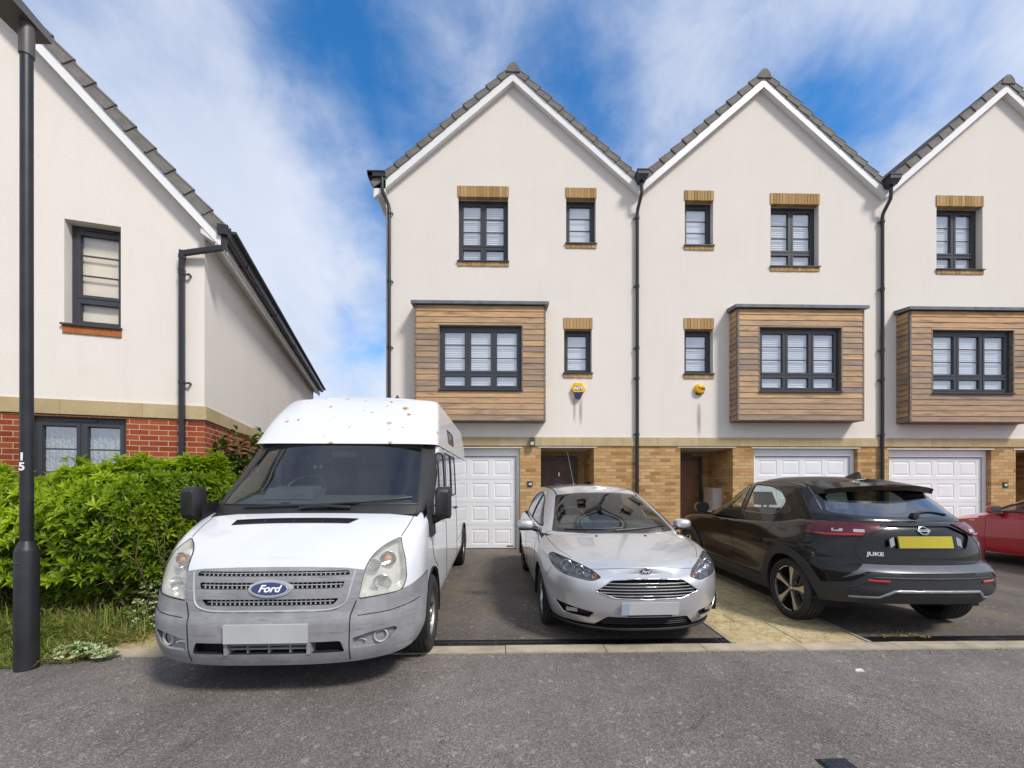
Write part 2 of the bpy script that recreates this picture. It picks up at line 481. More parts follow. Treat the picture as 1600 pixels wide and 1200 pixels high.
M['drive']=m_asphalt('drive_asphalt',(.125,.108,.094),seed=5.0,stain=.4,warm=(.17,.125,.075))
M['paver']=m_paver()
M['kerb']=simple('buff_concrete_kerb',(.38,.32,.24),.88,var=.22,nscale=5,bump=.3,bscale=70)
M['edging']=simple('grey_concrete_edging',(.33,.29,.235),.88,var=.25,nscale=7,bump=.3,bscale=70)
M['soil']=simple('dry_garden_soil',(.10,.068,.040),.95,var=.5,nscale=7,bump=.9,bscale=40)
M['iron']=simple('black_cast_iron',(.018,.019,.022),.45,.3,var=.35,nscale=12)
M['plastic_black']=simple('black_plastic',(.015,.015,.016),.45)
M['yellow']=simple('yellow_alarm_plastic',(.80,.44,.012),.35,var=.05)
M['navy']=simple('navy_alarm_plastic',(.012,.022,.09),.35)
M['letter_white']=simple('white_lettering',(.85,.85,.85),.4)
M['letter_black']=simple('black_lettering',(.012,.010,.010),.4)

# ------------------------------------------------------------------ ground
SL=.027; YK=3.88
def zg(y): return max(0.0,min((y-YK)*SL,.152))
def sheet(name,x0,x1,y0,y1,lift,mat,nx=1,extra=None,label=None,poly=None):
    """ground-following sheet"""
    mb=MB(); ys=sorted(set([y0,y1]+[y for y in (YK,YK+.152/SL) if y0<y<y1]))
    for a,b in zip(ys[:-1],ys[1:]):
        mb.quad((x0,a,zg(a)+lift),(x1,a,zg(a)+lift),(x1,b,zg(b)+lift),(x0,b,zg(b)+lift))
    o=mb.build(name,mat); o['kind']='structure'; return o
sheet('ground',-150,150,-150,150,-.012,M['drive'])
sheet('road',-40,40,-11.0,3.79,0.0,M['asphalt'])
sheet('driveway',-2.42,2.19,4.12,9.45,0.0,M['drive'])
sheet('driveway',3.56,16,4.12,9.45,0.0,M['drive'])
# buff paved path between the drives and beside the van
def paving(x0,x1,y0,y1,name):
    mb=MB(); y=y0; k=0
    while y<y1-.02:
        ye=min(y+.60,y1); x=x0; 
        xs=[x0]
        step=.64
        off=.32 if k%2 else 0.0
        xx=x0+off if off else x0+step
        while xx<x1-.08: xs.append(xx); xx+=step
        xs.append(x1)
        for a,b in zip(xs[:-1],xs[1:]):
            g=.0075; dz=random.uniform(-.003,.003)
            mb.hexa([(a+g,y+g,zg(y)-.03),(b-g,y+g,zg(y)-.03),(b-g,ye-g,zg(ye)-.03),(a+g,ye-g,zg(ye)-.03),
                     (a+g,y+g,zg(y)+.006+dz),(b-g,y+g,zg(y)+.006+dz),(b-g,ye-g,zg(ye)+.006+dz),(a+g,ye-g,zg(ye)+.006+dz)])
        y=ye; k+=1
    o=mb.build(name,M['paver']); o['kind']='structure'; return o
paving(2.23,3.51,3.965,9.45,'paved_path')
paving(-3.62,-2.47,3.965,9.45,'paved_path')
mb=MB()
for x in (2.19,3.515,-2.465,-3.66):
    y=3.97
    while y<9.3:
        ye=min(y+.914,9.4); g=.003
        mb.hexa([(x,y+g,zg(y)-.05),(x+.038,y+g,zg(y)-.05),(x+.038,ye-g,zg(ye)-.05),(x,ye-g,zg(ye)-.05),
                 (x,y+g,zg(y)+.010),(x+.038,y+g,zg(y)+.010),(x+.038,ye-g,zg(ye)+.010),(x,ye-g,zg(ye)+.010)])
        y=ye
o=mb.build('path_edging',M['edging']); o['kind']='structure'
# flush kerb stones
mb=MB(); x=-3.62
while x<16:
    ln=.914; g=.0035; dz=random.uniform(-.003,.003); dy=random.uniform(-.004,.004)
    mb.box(x+g,x+ln-g,3.79+dy,3.955+dy,-.06,.012+dz)
    x+=ln
o=mb.build('kerb',M['kerb']); o['kind']='structure'
# slot drains with ribbed gratings
def drain(x0,x1,label):
    e=empty('drainage_channel',(x0,4.04,0),0,label,'drain')
    b=MB(); b.box(0,x1-x0,-.075,-.066,-.05,.009); b.box(0,x1-x0,.066,.075,-.05,.009); b.box(0,x1-x0,-.066,.066,-.05,-.035)
    b.build('channel',M['iron'],e)
    g=MB(); x=.01
    g.box(0,x1-x0,-.008,.008,-.012,.005)
    k=0
    while x<x1-x0-.02:
        g.box(x,x+.012,-.066,.066,-.012,.005) if k%16 else g.box(x,x+.03,-.066,.066,-.012,.0055)
        x+=.027; k+=1
    g.build('grating',M['iron'],e)
    return e
drain(-.95,2.185,'black slotted drain channel across the drive in front of the silver hatchback')
drain(3.56,13.0,'black slotted drain channel across the drive behind the black crossover')
# small cover in the road
e=empty('utility_cover',(1.79,2.13,0),R(1),'small dark rectangular cover set into the road','access cover')
mb=MB(); mb.box(-.085,.085,-.13,.13,-.03,.004); mb.build('cover_frame',M['iron'],e)
mb=MB(); mb.box(-.070,.070,-.115,.115,.0041,.0095)
for i in range(4):
    for j in range(7): mb.box(-.058+i*.034,-.041+i*.034,-.10+j*.031,-.085+j*.031,.0095,.0125)
mb.build('lid',simple('blue_grey_iron_lid',(.035,.042,.055),.5,.4,var=.3,nscale=20),e)
# ------------------------------------------------------------------ house building kit
def wall_holes(mb,x0,x1,z0,z1,holes,y=0.0,reveal=.14,tone=0.0,back=False):
    """vertical wall in plane y with rectangular openings (x0,x1,z0,z1[,depth]); reveals go towards +y"""
    xs=sorted(set([x0,x1]+[v for h in holes for v in h[:2] if x0<v<x1]))
    zs=sorted(set([z0,z1]+[v for h in holes for v in h[2:4] if z0<v<z1]))
    for a,b in zip(xs[:-1],xs[1:]):
        for c,d in zip(zs[:-1],zs[1:]):
            cx,cz=(a+b)/2,(c+d)/2
            if any(h[0]<cx<h[1] and h[2]<cz<h[3] for h in holes): continue
            mb.quad((a,y,c),(b,y,c),(b,y,d),(a,y,d))
    for h in holes:
        r=h[4] if len(h)>4 else reveal
        hx0,hx1,hz0,hz1=max(h[0],x0),min(h[1],x1),max(h[2],z0),min(h[3],z1)
        if hz1<=hz0 or hx1<=hx0: continue
        mb.quad((hx0,y,hz0),(hx0,y+r,hz0),(hx0,y+r,hz1),(hx0,y,hz1))
        mb.quad((hx1,y,hz0),(hx1,y,hz1),(hx1,y+r,hz1),(hx1,y+r,hz0))
        if h[3]<=z1+1e-6 and hz1<z1+1e-6: mb.quad((hx0,y,hz1),(hx0,y+r,hz1),(hx1,y+r,hz1),(hx1,y,hz1))
        if h[2]>=z0-1e-6: mb.quad((hx0,y,hz0),(hx1,y,hz0),(hx1,y+r,hz0),(hx0,y+r,hz0))

def light_grid(mb,pane,x0,x1,z0,z1,y,bars=0,sash=.042,bar=.018):
    """one glazed light: raised sash frame, glazing bars, glass"""
    yo=y-.016
    mb.box(x0,x0+sash,yo,y+.03,z0,z1); mb.box(x1-sash,x1,yo,y+.03,z0,z1)
    mb.box(x0+sash,x1-sash,yo,y+.03,z0,z0+sash); mb.box(x0+sash,x1-sash,yo,y+.03,z1-sash,z1)
    gx0,gx1,gz0,gz1=x0+sash,x1-sash,z0+sash,z1-sash
    # glazing bead, sloped inwards
    b=.012
    for q in (((gx0,yo+.004,gz0),(gx1,yo+.004,gz0),(gx1-b,y+.012,gz0+b),(gx0+b,y+.012,gz0+b)),
              ((gx0,yo+.004,gz1),(gx0+b,y+.012,gz1-b),(gx1-b,y+.012,gz1-b),(gx1,yo+.004,gz1)),
              ((gx0,yo+.004,gz0),(gx0+b,y+.012,gz0+b),(gx0+b,y+.012,gz1-b),(gx0,yo+.004,gz1)),
              ((gx1,yo+.004,gz0),(gx1,yo+.004,gz1),(gx1-b,y+.012,gz1-b),(gx1-b,y+.012,gz0+b))): mb.quad(*q)
    for k in range(bars):
        zc=gz0+(gz1-gz0)*(k+1)/(bars+1)
        mb.box(gx0,gx1,y+.002,y+.018,zc-bar/2,zc+bar/2)
    pane.quad((gx0,y+.020,gz0),(gx1,y+.020,gz0),(gx1,y+.020,gz1),(gx0,y+.020,gz1))

def blind_slats(x0,x1,z0,z1,y,pitch=.05,tilt=1.2):
    mb=MB(); z=z0
    while z<z1:
        dy=.025*math.cos(tilt)*1.0; dz=.027*math.sin(tilt)+.006
        mb.quad((x0,y-dy,z-dz),(x1,y-dy,z-dz),(x1,y+dy,z+dz),(x0,y+dy,z+dz))
        z+=pitch
    mb.box(x0,x1,y-.03,y+.03,z1-.03,z1+.02)
    return mb

def window(house,x0,x1,z0,z1,kind,y=0.0,reveal=.14,lintel=True,bricksill=True,blind='slat',red=False,sill=True,lh=.235,vent=True,blindmat=None,bs_top=-.02,bs_h=.09):
    fr=MB(); pn=MB(); yf=y+reveal
    B=.05
    fr.box(x0,x0+B,yf,yf+.07,z0,z1); fr.box(x1-B,x1,yf,yf+.07,z0,z1)
    fr.box(x0+B,x1-B,yf,yf+.07,z0,z0+B); fr.box(x0+B,x1-B,yf,yf+.07,z1-B-.02,z1)
    if vent:
        w=min(.34,(x1-x0)*.6); c=(x0+x1)/2
        fr.box(c-w/2,c+w/2,yf-.018,yf,z1-.05,z1-.022)
    ix0,ix1,iz0,iz1=x0+B,x1-B,z0+B,z1-B-.02
    ncol={'double':2,'single':1,'triple':3,'singlelow':1,'doubleplain':2}[kind]
    low=kind in ('double','triple','singlelow')
    mul=.03; cw=((ix1-ix0)-mul*(ncol-1))/ncol
    hl=(iz1-iz0)*(.245 if kind!='singlelow' else .27) if low else 0.0
    for c in range(ncol):
        a=ix0+c*(cw+mul); b=a+cw
        if c: fr.box(a-mul,a,yf+.001,yf+.069,iz0,iz1)
        if low:
            fr.box(a,b,yf+.002,yf+.068,iz0+hl-.012,iz0+hl+.02)
            light_grid(fr,pn,a+.002,b-.002,iz0+.002,iz0+hl-.012,yf+.01,0)
            light_grid(fr,pn,a+.002,b-.002,iz0+hl+.02,iz1-.002,yf+.01,2)
        else:
            light_grid(fr,pn,a+.002,b-.002,iz0+.002,iz1-.002,yf+.01,2)
    w=fr.build('window',M['frame'],house)
    pn.build('pane',M['pane_clear'] if blindmat else M['pane'],w)
    if sill:
        s=MB(); s.hexa([(x0-.025,y-.045,z0-.028),(x1+.025,y-.045,z0-.028),(x1+.0,yf+.02,z0-.002),(x0-.0,yf+.02,z0-.002),
                        (x0-.025,y-.045,z0-.004),(x1+.025,y-.045,z0-.004),(x1+.0,yf+.02,z0+.018),(x0-.0,yf+.02,z0+.018)])
        s.build('sill',M['frame'],w)
    if blind=='slat':
        blind_slats(x0+.06,x1-.06,z0+.05,z1-.06,yf+.072,tilt=random.uniform(1.0,1.32)).build('blind',M['blind'],w)
    elif blind=='roller':
        b=MB(); b.box(x0+.05,x1-.05,yf+.075,yf+.08,z0+.04,z1-.05); b.build('blind',blindmat or M['blind'],w)
    elif blind is not None:
        b=MB(); n=int((x1-x0)/.012); 
        pts=[(x0+(x1-x0)*i/n, yf+.12+.018*math.sin(i*1.15)+.008*math.sin(i*.41)) for i in range(n+1)]
        for p,q in zip(pts[:-1],pts[1:]): b.quad((p[0],p[1],z0+.04),(q[0],q[1],z0+.04),(q[0],q[1],z1-.05),(p[0],p[1],z1-.05))
        b.build('net_curtain',blind,w,smooth=60)
    bk=MB(); bk.quad((x0,yf+.32,z0),(x1,yf+.32,z0),(x1,yf+.32,z1),(x0,yf+.32,z1))
    bk.build('room_dark',M['dark'],w)
    if lintel:
        l_=MB(); n=max(1,round((x1-x0+.03)/.072)); st=(x1-x0+.03)/n
        for i in range(n):
            a=x0-.015+i*st; d=random.uniform(-.002,.002)
            l_.box(a+.004,a+st-.004,y-.016+d,y+.10,z1-.006,z1+lh,tone=random.random())
        l_.box(x0-.015,x1+.015,y-.010,y+.10,z1-.003,z1+lh-.002,tone=-1.0)
        l_.build('brick_lintel',M['loose_brick_red' if red else 'loose_brick'],w)
    if bricksill:
        l_=MB(); n=max(1,round((x1-x0+.03)/.108)); st=(x1-x0+.03)/n; zt=z0-.028
        for i in range(n):
            a=x0-.015+i*st; d=random.uniform(-.003,.003)
            l_.box(a+.004,a+st-.004,y-.020+d,y+.08,zt-bs_h,zt,tone=random.random())
        l_.box(x0-.015,x1+.015,y-.013,y+.08,zt-bs_h+.002,zt-.002,tone=-1.0)
        l_.build('brick_sill',M['loose_brick_red' if red else 'loose_brick'],w)
    return w

def m_loose(name,cols,mortar):
    t=NT(name); co=t.coord()
    at=t.node('ShaderNodeAttribute',attribute_name='tone')
    c=t.ramp(at.outputs['Fac'],[(i/(len(cols)-1),cc) for i,cc in enumerate(cols)])
    n=t.noise(co,30,4,.65)
    c=t.mix(.4,c,t.ramp(n,[(.25,.45),(.75,1.05)]),'MULTIPLY')
    c=t.mix(t.math('LESS_THAN',at.outputs['Fac'],-.5),c,mortar)
    t.pbr(c,.9,0,t.bump(n,.4,.004),spec=.2); return t.mat
M['loose_brick']=m_loose('buff_lintel_brick',[(.38,.225,.09),(.47,.30,.13),(.53,.365,.175),(.43,.255,.105)],(.21,.15,.08))
M['loose_brick_red']=m_loose('orange_sill_brick',[(.34,.11,.035),(.44,.15,.05),(.38,.12,.04)],(.42,.30,.17))
def m_net():
    t=NT('net_curtain'); co=t.coord()
    vo=t.noise(t.mapping(co,(1,1,1)),26,5,.7,1.5)
    tr=t.node('ShaderNodeBsdfTransparent'); df=t.node('ShaderNodeBsdfPrincipled')
    df.inputs['Base Color'].default_value=(.62,.62,.58,1); df.inputs['Roughness'].default_value=.9
    m=t.node('ShaderNodeMixShader'); t.link(t.ramp(vo,[(.42,.25),(.58,.95)]),m.inputs[0]); t.link(tr.outputs[0],m.inputs[1]); t.link(df.outputs[0],m.inputs[2])
    t.link(m.outputs[0],t.out.inputs[0]); return t.mat
M['net']=m_net(); M['pane_clear']=m_pane('clear_window_glass',(.97,.98,.98),.10)

def bay(house,x0,x1,z0,z1,wx0,wx1,wz0,wz1,d=.31):
    """timber clad box bay with a triple window and a grey cap"""
    yF=-d; N=20; ph=(z1-z0)/N
    cl=MB()
    def board(ax,bx,za,zb,tone):
        cl.hexa([(ax,yF-.014,za+.002),(bx,yF-.014,za+.002),(bx,yF+.02,za+.002),(ax,yF+.02,za+.002),
                 (ax,yF-.003,zb-.0015),(bx,yF-.003,zb-.0015),(bx,yF+.02,zb-.0015),(ax,yF+.02,zb-.0015)],tone)
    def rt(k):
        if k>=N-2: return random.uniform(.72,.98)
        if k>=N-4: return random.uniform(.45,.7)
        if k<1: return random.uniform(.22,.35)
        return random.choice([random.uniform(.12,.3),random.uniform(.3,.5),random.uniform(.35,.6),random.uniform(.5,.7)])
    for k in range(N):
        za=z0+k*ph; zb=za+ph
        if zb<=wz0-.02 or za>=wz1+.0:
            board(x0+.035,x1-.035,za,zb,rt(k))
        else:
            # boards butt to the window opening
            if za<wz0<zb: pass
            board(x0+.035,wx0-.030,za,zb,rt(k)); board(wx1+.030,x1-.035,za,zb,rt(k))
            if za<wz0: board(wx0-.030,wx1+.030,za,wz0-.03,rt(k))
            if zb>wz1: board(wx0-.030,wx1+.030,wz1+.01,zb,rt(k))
    for s,xx in ((-1,x0),(1,x1)):
        for k in range(N):
            za=z0+k*ph; zb=za+ph; t_=rt(k)*.85
            e0=xx+s*.018; e1=xx+s*.002; i=xx-s*.02
            v=[(min(e0,i) if s<0 else i,yF+.035,za+.002),(max(e0,i) if s>0 else i,yF+.035,za+.002)]
            a,b=(e0,i) if s<0 else (i,e0); a2,b2=(e1,i) if s<0 else (i,e1)
            cl.hexa([(a,yF+.035,za+.002),(b,yF+.035,za+.002),(b,0,za+.002),(a,0,za+.002),
                     (a2,yF+.035,zb-.0015),(b2,yF+.035,zb-.0015),(b2,0,zb-.0015),(a2,0,zb-.0015)],t_)
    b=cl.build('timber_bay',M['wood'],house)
    tr=MB()
    for xx in (x0-.004,x1-.031): tr.box(xx,xx+.035,yF-.012,yF+.035,z0-.01,z1)
    tr.box(x0+.031,x1-.031,yF-.004,0,z0-.012,z0+.001)      # underside board
    tr.box(wx0-.030,wx0-.002,yF-.012,yF+.20,wz0-.03,wz1+.01); tr.box(wx1+.002,wx1+.030,yF-.012,yF+.20,wz0-.03,wz1+.01)
    tr.box(wx0-.002,wx1+.002,yF-.010,yF+.20,wz1+.0,wz1+.022)
    tr.box(x0+.03,x1-.03,yF+.205,yF+.215,z0+.01,z1-.01)      # inner lining, pierced visually by the window in front
    tr.build('corner_trim',M['trim'],b)
    cp=MB()
    cp.hexa([(x0-.07,yF-.075,z1+.01),(x1+.07,yF-.075,z1+.01),(x1+.07,0,z1+.045),(x0-.07,0,z1+.045),
             (x0-.07,yF-.075,z1+.075),(x1+.07,yF-.075,z1+.075),(x1+.07,0,z1+.13),(x0-.07,0,z1+.13)])
    xm=(x0+x1)/2
    cp.hexa([(xm-.008,yF-.079,z1+.008),(xm+.008,yF-.079,z1+.008),(xm+.008,0,z1+.05),(xm-.008,0,z1+.05),
             (xm-.008,yF-.079,z1+.079),(xm+.008,yF-.079,z1+.079),(xm+.008,0,z1+.137),(xm-.008,0,z1+.137)])
    cp.build('lead_cap',M['lead'],b)
    window(house,wx0,wx1,wz0,wz1,'triple',y=yF,reveal=.075,lintel=False,bricksill=False,vent=False)
    return b

def garage(house,x0,x1,z0,z1,y=.10,ncol=4,nrow=4,badge=True):
    """white sectional door with raised panels in a white frame"""
    f=MB(); F_=.075
    f.box(x0,x0+F_,y,y+.08,z0,z1); f.box(x1-F_,x1,y,y+.08,z0,z1)
    f.box(x0+F_,x1-F_,y,y+.08,z1-.15,z1)
    f.box(x0+F_+.004,x1-F_-.004,y-.006,y,z1-.155,z1-.135)
    d=f.build('garage_door',M['white'],house)
    p=MB(); px0,px1=x0+F_+.012,x1-F_-.012; pz0,pz1=z0+.012,z1-.162
    h=(pz1-pz0)/nrow
    for r in range(nrow):
        a=pz0+r*h; b=a+h-.006
        yb=y+.035
        w=(px1-px0-.10)/ncol
        holes=[]
        for c in range(ncol):
            cx0=px0+.05+c*w+.055; cx1=px0+.05+(c+1)*w-.055; cz0=a+.085; cz1=b-.085
            holes.append((cx0,cx1,cz0,cz1,0.0))
            k=.022
            # bevelled moulding: groove then raised field
            O=[(cx0,cz0),(cx1,cz0),(cx1,cz1),(cx0,cz1)]
            def ring(d1,y1,d2,y2):
                A=[(cx0+d1,y1,cz0+d1),(cx1-d1,y1,cz0+d1),(cx1-d1,y1,cz1-d1),(cx0+d1,y1,cz1-d1)]
                B=[(cx0+d2,y2,cz0+d2),(cx1-d2,y2,cz0+d2),(cx1-d2,y2,cz1-d2),(cx0+d2,y2,cz1-d2)]
                for i in range(4): p.quad(A[i],A[(i+1)%4],B[(i+1)%4],B[i])
            ring(0,yb,.012,yb+.008); ring(.012,yb+.008,.026,yb+.008); ring(.026,yb+.008,.058,yb+.001)
            p.quad((cx0+.058,yb+.001,cz0+.058),(cx1-.058,yb+.001,cz0+.058),(cx1-.058,yb+.001,cz1-.058),(cx0+.058,yb+.001,cz1-.058))
        q=MB(); wall_holes(q,px0,px1,a,b,holes,y=yb,reveal=0.0)
        p.add(q.v,q.f)
        p.quad((px0,yb,b),(px1,yb,b),(px1,yb+.02,b+.003),(px0,yb+.02,b+.003))
        p.quad((px0,yb,a),(px0,yb+.02,a-.003),(px1,yb+.02,a-.003),(px1,yb,a))
    p.build('panel',M['garage'],d)
    s=MB(); s.box(px0-.012,px1+.012,y+.055,y+.065,z0,pz1+.012); s.build('seal',M['dark'],d)
    if badge:
        s=MB(); s.box(px1-.20,px1-.05,y+.030,y+.036,z0+.04,z0+.065); s.build('maker_strip',M['plastic_black'],d)
    return d

def downpipe(house,pts,r=.037,clips=(),name='downpipe',side=-1):
    mb=MB(); mb.tube(pts,r,12)
    o=mb.build(name,M['pipe'],house,smooth=40)
    for (x,y,z) in clips:
        c=MB()
        c.lathe([(r,-.03),(r+.010,-.03),(r+.010,.03),(r,.03)],(x,y,z),'z',14)
        c.tube([(x+side*(r+.002),y,z-.004),(x+side*(r+.035),y+.01,z-.004)],.012,8)
        c.tube([(x+side*(r+.03),y-.005,z-.004),(x+side*(r+.03),y+.045,z-.004)],.014,8)
        c.build('pipe_bracket',M['pipe'],o,smooth=40)
    return o

def verge_tiles(mb,pa,pb,y0,y1,length=.325,h=.13):
    """stepped concrete verge units running up a rake from pa to pb (x,z)"""
    A=Vector((pa[0],0,pa[1])); B=Vector((pb[0],0,pb[1])); d=(B-A); L=d.length; d.normalize()
    up=Vector((-d.z,0,d.x)); 
    if up.z<0: up=-up
    n=max(1,round(L/length)); st=L/n
    for i in range(n):
        a=A+d*(st*i-.012); b=A+d*(st*(i+1)+.018)
        lo=.028; hi=.0
        j=random.uniform(-.003,.003); t=random.random()
        # lower end sits proud, upper end tucks under the next tile
        q=[a-up*.055,b-up*.075,b+up*(h-.075),a+up*(h-.045)]
        f0=y0-.012+j; f1=y0+.006+j
        v=[(q[0].x,f0,q[0].z),(q[1].x,f1,q[1].z),(q[1].x,y1,q[1].z),(q[0].x,y1,q[0].z),
           (q[3].x,f0+.012,q[3].z),(q[2].x,f1+.012,q[2].z),(q[2].x,y1,q[2].z),(q[3].x,y1,q[3].z)]
        mb.hexa(v,t)
        # rounded shoulder along the top front edge
        mb.tube([(q[3].x,f0+.026,q[3].z-.008),(q[2].x,f1+.026,q[2].z-.008)],.022,8,tone=t)

def gable_roof(house,x0,x1,zlo,zapex,depth,yv=-.13,ext=(0,0),mat='tile'):
    """two slopes, white barge boards, stepped verge, ridge. zlo/zapex = lower edge of the barge boards"""
    xm=(x0+x1)/2; 
    slope=(zapex-zlo)/(xm-x0)
    ang=math.atan(slope); bt=.215    # vertical board height
    rf=MB()
    th=.07
    for s,xe,e in ((-1,x0,ext[0]),(1,x1,ext[1])):
        X=xe+s*e; Z=zlo-e*slope
        a=(X,Z+bt); b=(xm,zapex+bt)
        rf.hexa([(a[0],yv+.02,a[1]),(b[0],yv+.02,b[1]),(b[0],depth,b[1]),(a[0],depth,a[1]),
                 (a[0],yv+.02,a[1]+th),(b[0],yv+.02,b[1]+th),(b[0],depth,b[1]+th),(a[0],depth,a[1]+th)])
        # tile courses
        L=math.hypot(b[0]-a[0],b[1]-a[1]); n=int(L/.325)
        dx,dz=(b[0]-a[0])/n,(b[1]-a[1])/n
        for i in range(n):
            p=(a[0]+dx*i,a[1]+th+dz*i); q=(p[0]+dx*1.05,p[1]+dz*1.05)
            rf.hexa([(p[0],yv+.05,p[1]-.01),(q[0],yv+.05,q[1]-.01),(q[0],depth,q[1]-.01),(p[0],depth,p[1]-.01),
                     (p[0],yv+.05,p[1]+.028),(q[0],yv+.05,q[1]+.006),(q[0],depth,q[1]+.006),(p[0],depth,p[1]+.028)])
    r=rf.build('roof',M[mat],house)
    vt=MB()
    for s,xe,e in ((-1,x0,ext[0]),(1,x1,ext[1])):
        verge_tiles(vt,(xe+s*e,zlo-e*slope+bt+.055),(xm-s*-.035,zapex+bt+.055-.03),yv-.02,yv+.10)
    vt.build('verge_tile',M[mat],r,smooth=35)
    # ridge tiles: angular cap, closed front
    rd=MB(); zt=zapex+bt+th+.02; y=yv-.035; k=0
    while y<depth-.1:
        ye=min(y+.42,depth); t=.0
        prof=[(-.155,-.135),(-.12,-.02),(-.045,.062),(.045,.062),(.12,-.02),(.155,-.135)]
        sc=1.0 if k%2==0 else .985
        pts=[(xm+px*sc,y,zt+pz*sc) for px,pz in prof]
        rd.prism(pts,(0,ye-y-.004,0)); y=ye; k+=1
    rd.build('ridge_tile',M[mat],r,smooth=30)
    # barge boards and soffit
    bb=MB()
    for s,xe,e in ((-1,x0,ext[0]),(1,x1,ext[1])):
        X=xe+s*e; Z=zlo-e*slope
        a=(X,Z); b=(xm,zapex)
        bb.prism([(a[0],yv,a[1]),(b[0],yv,b[1]),(b[0],yv,b[1]+bt+.03),(a[0],yv,a[1]+bt+.03)],(0,.022,0))
        bb.prism([(a[0],yv+.022,a[1]+.012),(b[0],yv+.022,b[1]+.012),(b[0],yv+.022,b[1]+.026),(a[0],yv+.022,a[1]+.026)],(0,-yv-.024,0))
    bb.build('barge_board',M['white'],r)
    return r

def stone_band(house,x0,x1,z0,z1,y=-.028,segs=.93,off=.0,name='stone_band'):
    mb=MB(); x=x0; first=True
    while x<x1-.01:
        xe=min(x+(segs if not first else segs-off),x1); first=False
        t=.0001+random.random()*.5
        mb.box(x+.0025,xe-.0025,y+random.uniform(-.001,.001),.0,z0,z1,tone=t); x=xe
    mb.box(x0,x1,y+.008,.0,z0+.004,z1-.006)
    o=mb.build(name,M['stone'],house)
    return o

def terrace_house(xL,xR,label,upL,upS,midS,bayd,gar,door,doorside,left_end=False,right_end=False,hi=0):
    W_=xR-xL
    H=empty('town_house',(xL,9.39,0),0,label,'house')
    def lx(a): return a-xL
    ZB0,ZB1=2.445,2.635; ZE=8.02; ZA=10.44
    xm=W_/2; slope=(ZA-ZE)/(W_/2)
    holes=[]
    for w in (upL,upS,midS):
        if w: holes.append((lx(w[0]),lx(w[1]),w[2],w[3],.16))
    bx0,bx1,bz0,bz1,wx0,wx1,wz0,wz1=bayd
    wall=MB()
    ztop=ZE-.02
    # rendered upper wall (to eaves), then gable triangle
    wall_holes(wall,0,W_,ZB1,ztop,holes)
    wall.poly([(0,0,ztop),(W_,0,ztop),(W_,0,ztop+.06),(xm,0,ZA+.10),(0,0,ztop+.06)])
    # flanks and rear
    for xx in (0,W_):
        wall.quad((xx,0,ZB1),(xx,9,ZB1),(xx,9,ztop+.06),(xx,0,ztop+.06))
        wall.quad((xx,0,0),(xx,9,0),(xx,9,ZB1),(xx,0,ZB1)) if False else None
    wall.poly([(0,9,0),(W_,9,0),(W_,9,ztop),(xm,9,ZA+.1),(0,9,ztop)])
    wall.build('rendered_wall',M['render'],H)
    br=MB()
    g=(lx(gar[0]),lx(gar[1]),0,gar[2]); d=(lx(door[0]),lx(door[1]),0,door[2])
    wall_holes(br,0,W_,0,ZB0+.01,[(g[0],g[1],-.1,g[3],.12),(d[0],d[1],-.1,d[3],1.12)])
    # back of the porch recess, and flanks
    br.quad((d[0],1.12,0),(d[1],1.12,0),(d[1],1.12,d[3]),(d[0],1.12,d[3]))
    for xx in (0,W_): br.quad((xx,0,0),(xx,9,0),(xx,9,ZB1),(xx,0,ZB1))
    br.build('brick_base',M['buff'],H)
    sb=stone_band(H,0.0,W_,ZB0,ZB1,off=.3+.2*hi)
    ln=MB(); 
    for q in (g,d):
        ln.box(q[0]-.06,q[1]+.06,-.012,.09,q[3]-.004,q[3]+.018)
    ln.build('steel_lintel',M['white_old'],sb)
    rec=MB(); rec.quad((d[0],.10,d[3]-.006),(d[1],.10,d[3]-.006),(d[1],1.12,d[3]-.006),(d[0],1.12,d[3]-.006)); rec.build('porch_ceiling',M['white_old'],H)
    if upL: window(H,lx(upL[0]),lx(upL[1]),upL[2],upL[3],'double',lintel=True)
    if upS: window(H,lx(upS[0]),lx(upS[1]),upS[2],upS[3],'single',blind='roller',lh=.215,bs_h=.085)
    if midS: window(H,lx(midS[0]),lx(midS[1]),midS[2],midS[3],'single',blind='slat',lh=.24,bs_h=.09)
    bay(H,lx(bx0),lx(bx1),bz0,bz1,lx(wx0),lx(wx1),wz0,wz1)
    garage(H,g[0]+.005,g[1]-.005,.145,g[3]-.01)
    # front door at the back of the porch
    D0,D1=(d[0]+.06,d[0]+1.0)
    D=MB(); zt=d[3]-.12
    D.box(D0,D0+.07,1.04,1.12,.14,zt); D.box(D1-.07,D1,1.04,1.12,.14,zt); D.box(D0+.07,D1-.07,1.04,1.12,zt-.08,zt)
    fr=D.build('front_door',M['frame'],H)
    L=MB(); L.box(D0+.075,D1-.075,1.065,1.11,.15,zt-.085)
    L.box(D0+.12,D1-.12,1.059,1.065,.35,.85); 
    L.build('door_leaf',M['door'] if hi!=1 else M['door2'],fr)
    if hi!=1:
        G=MB(); xc=(D0+D1)/2+.02; G.box(xc-.10,xc+.10,1.055,1.064,1.42,1.63); G.build('door_pane',simple('obscured_door_pane',(.10,.12,.13),.12),fr)
        K=MB(); K.box(xc-.012,xc+.012,1.052,1.066,1.80,1.90); K.build('knocker',M['steel'],fr)
    hd=MB(); hx=D1-.13 if hi!=1 else D0+.13
    hd.tube([(hx,1.035,1.02),(hx,1.035,1.16)],.012,8); hd.tube([(hx,1.065,1.04),(hx,1.035,1.04)],.009,8); hd.tube([(hx,1.065,1.14),(hx,1.035,1.14)],.009,8)
    hd.build('handle',M['steel'],fr,smooth=40)
    gable_roof(H,0.0,W_,ZE,ZA,9.0,ext=(.23 if left_end else 0.0,.23 if right_end else 0.0))
    return H

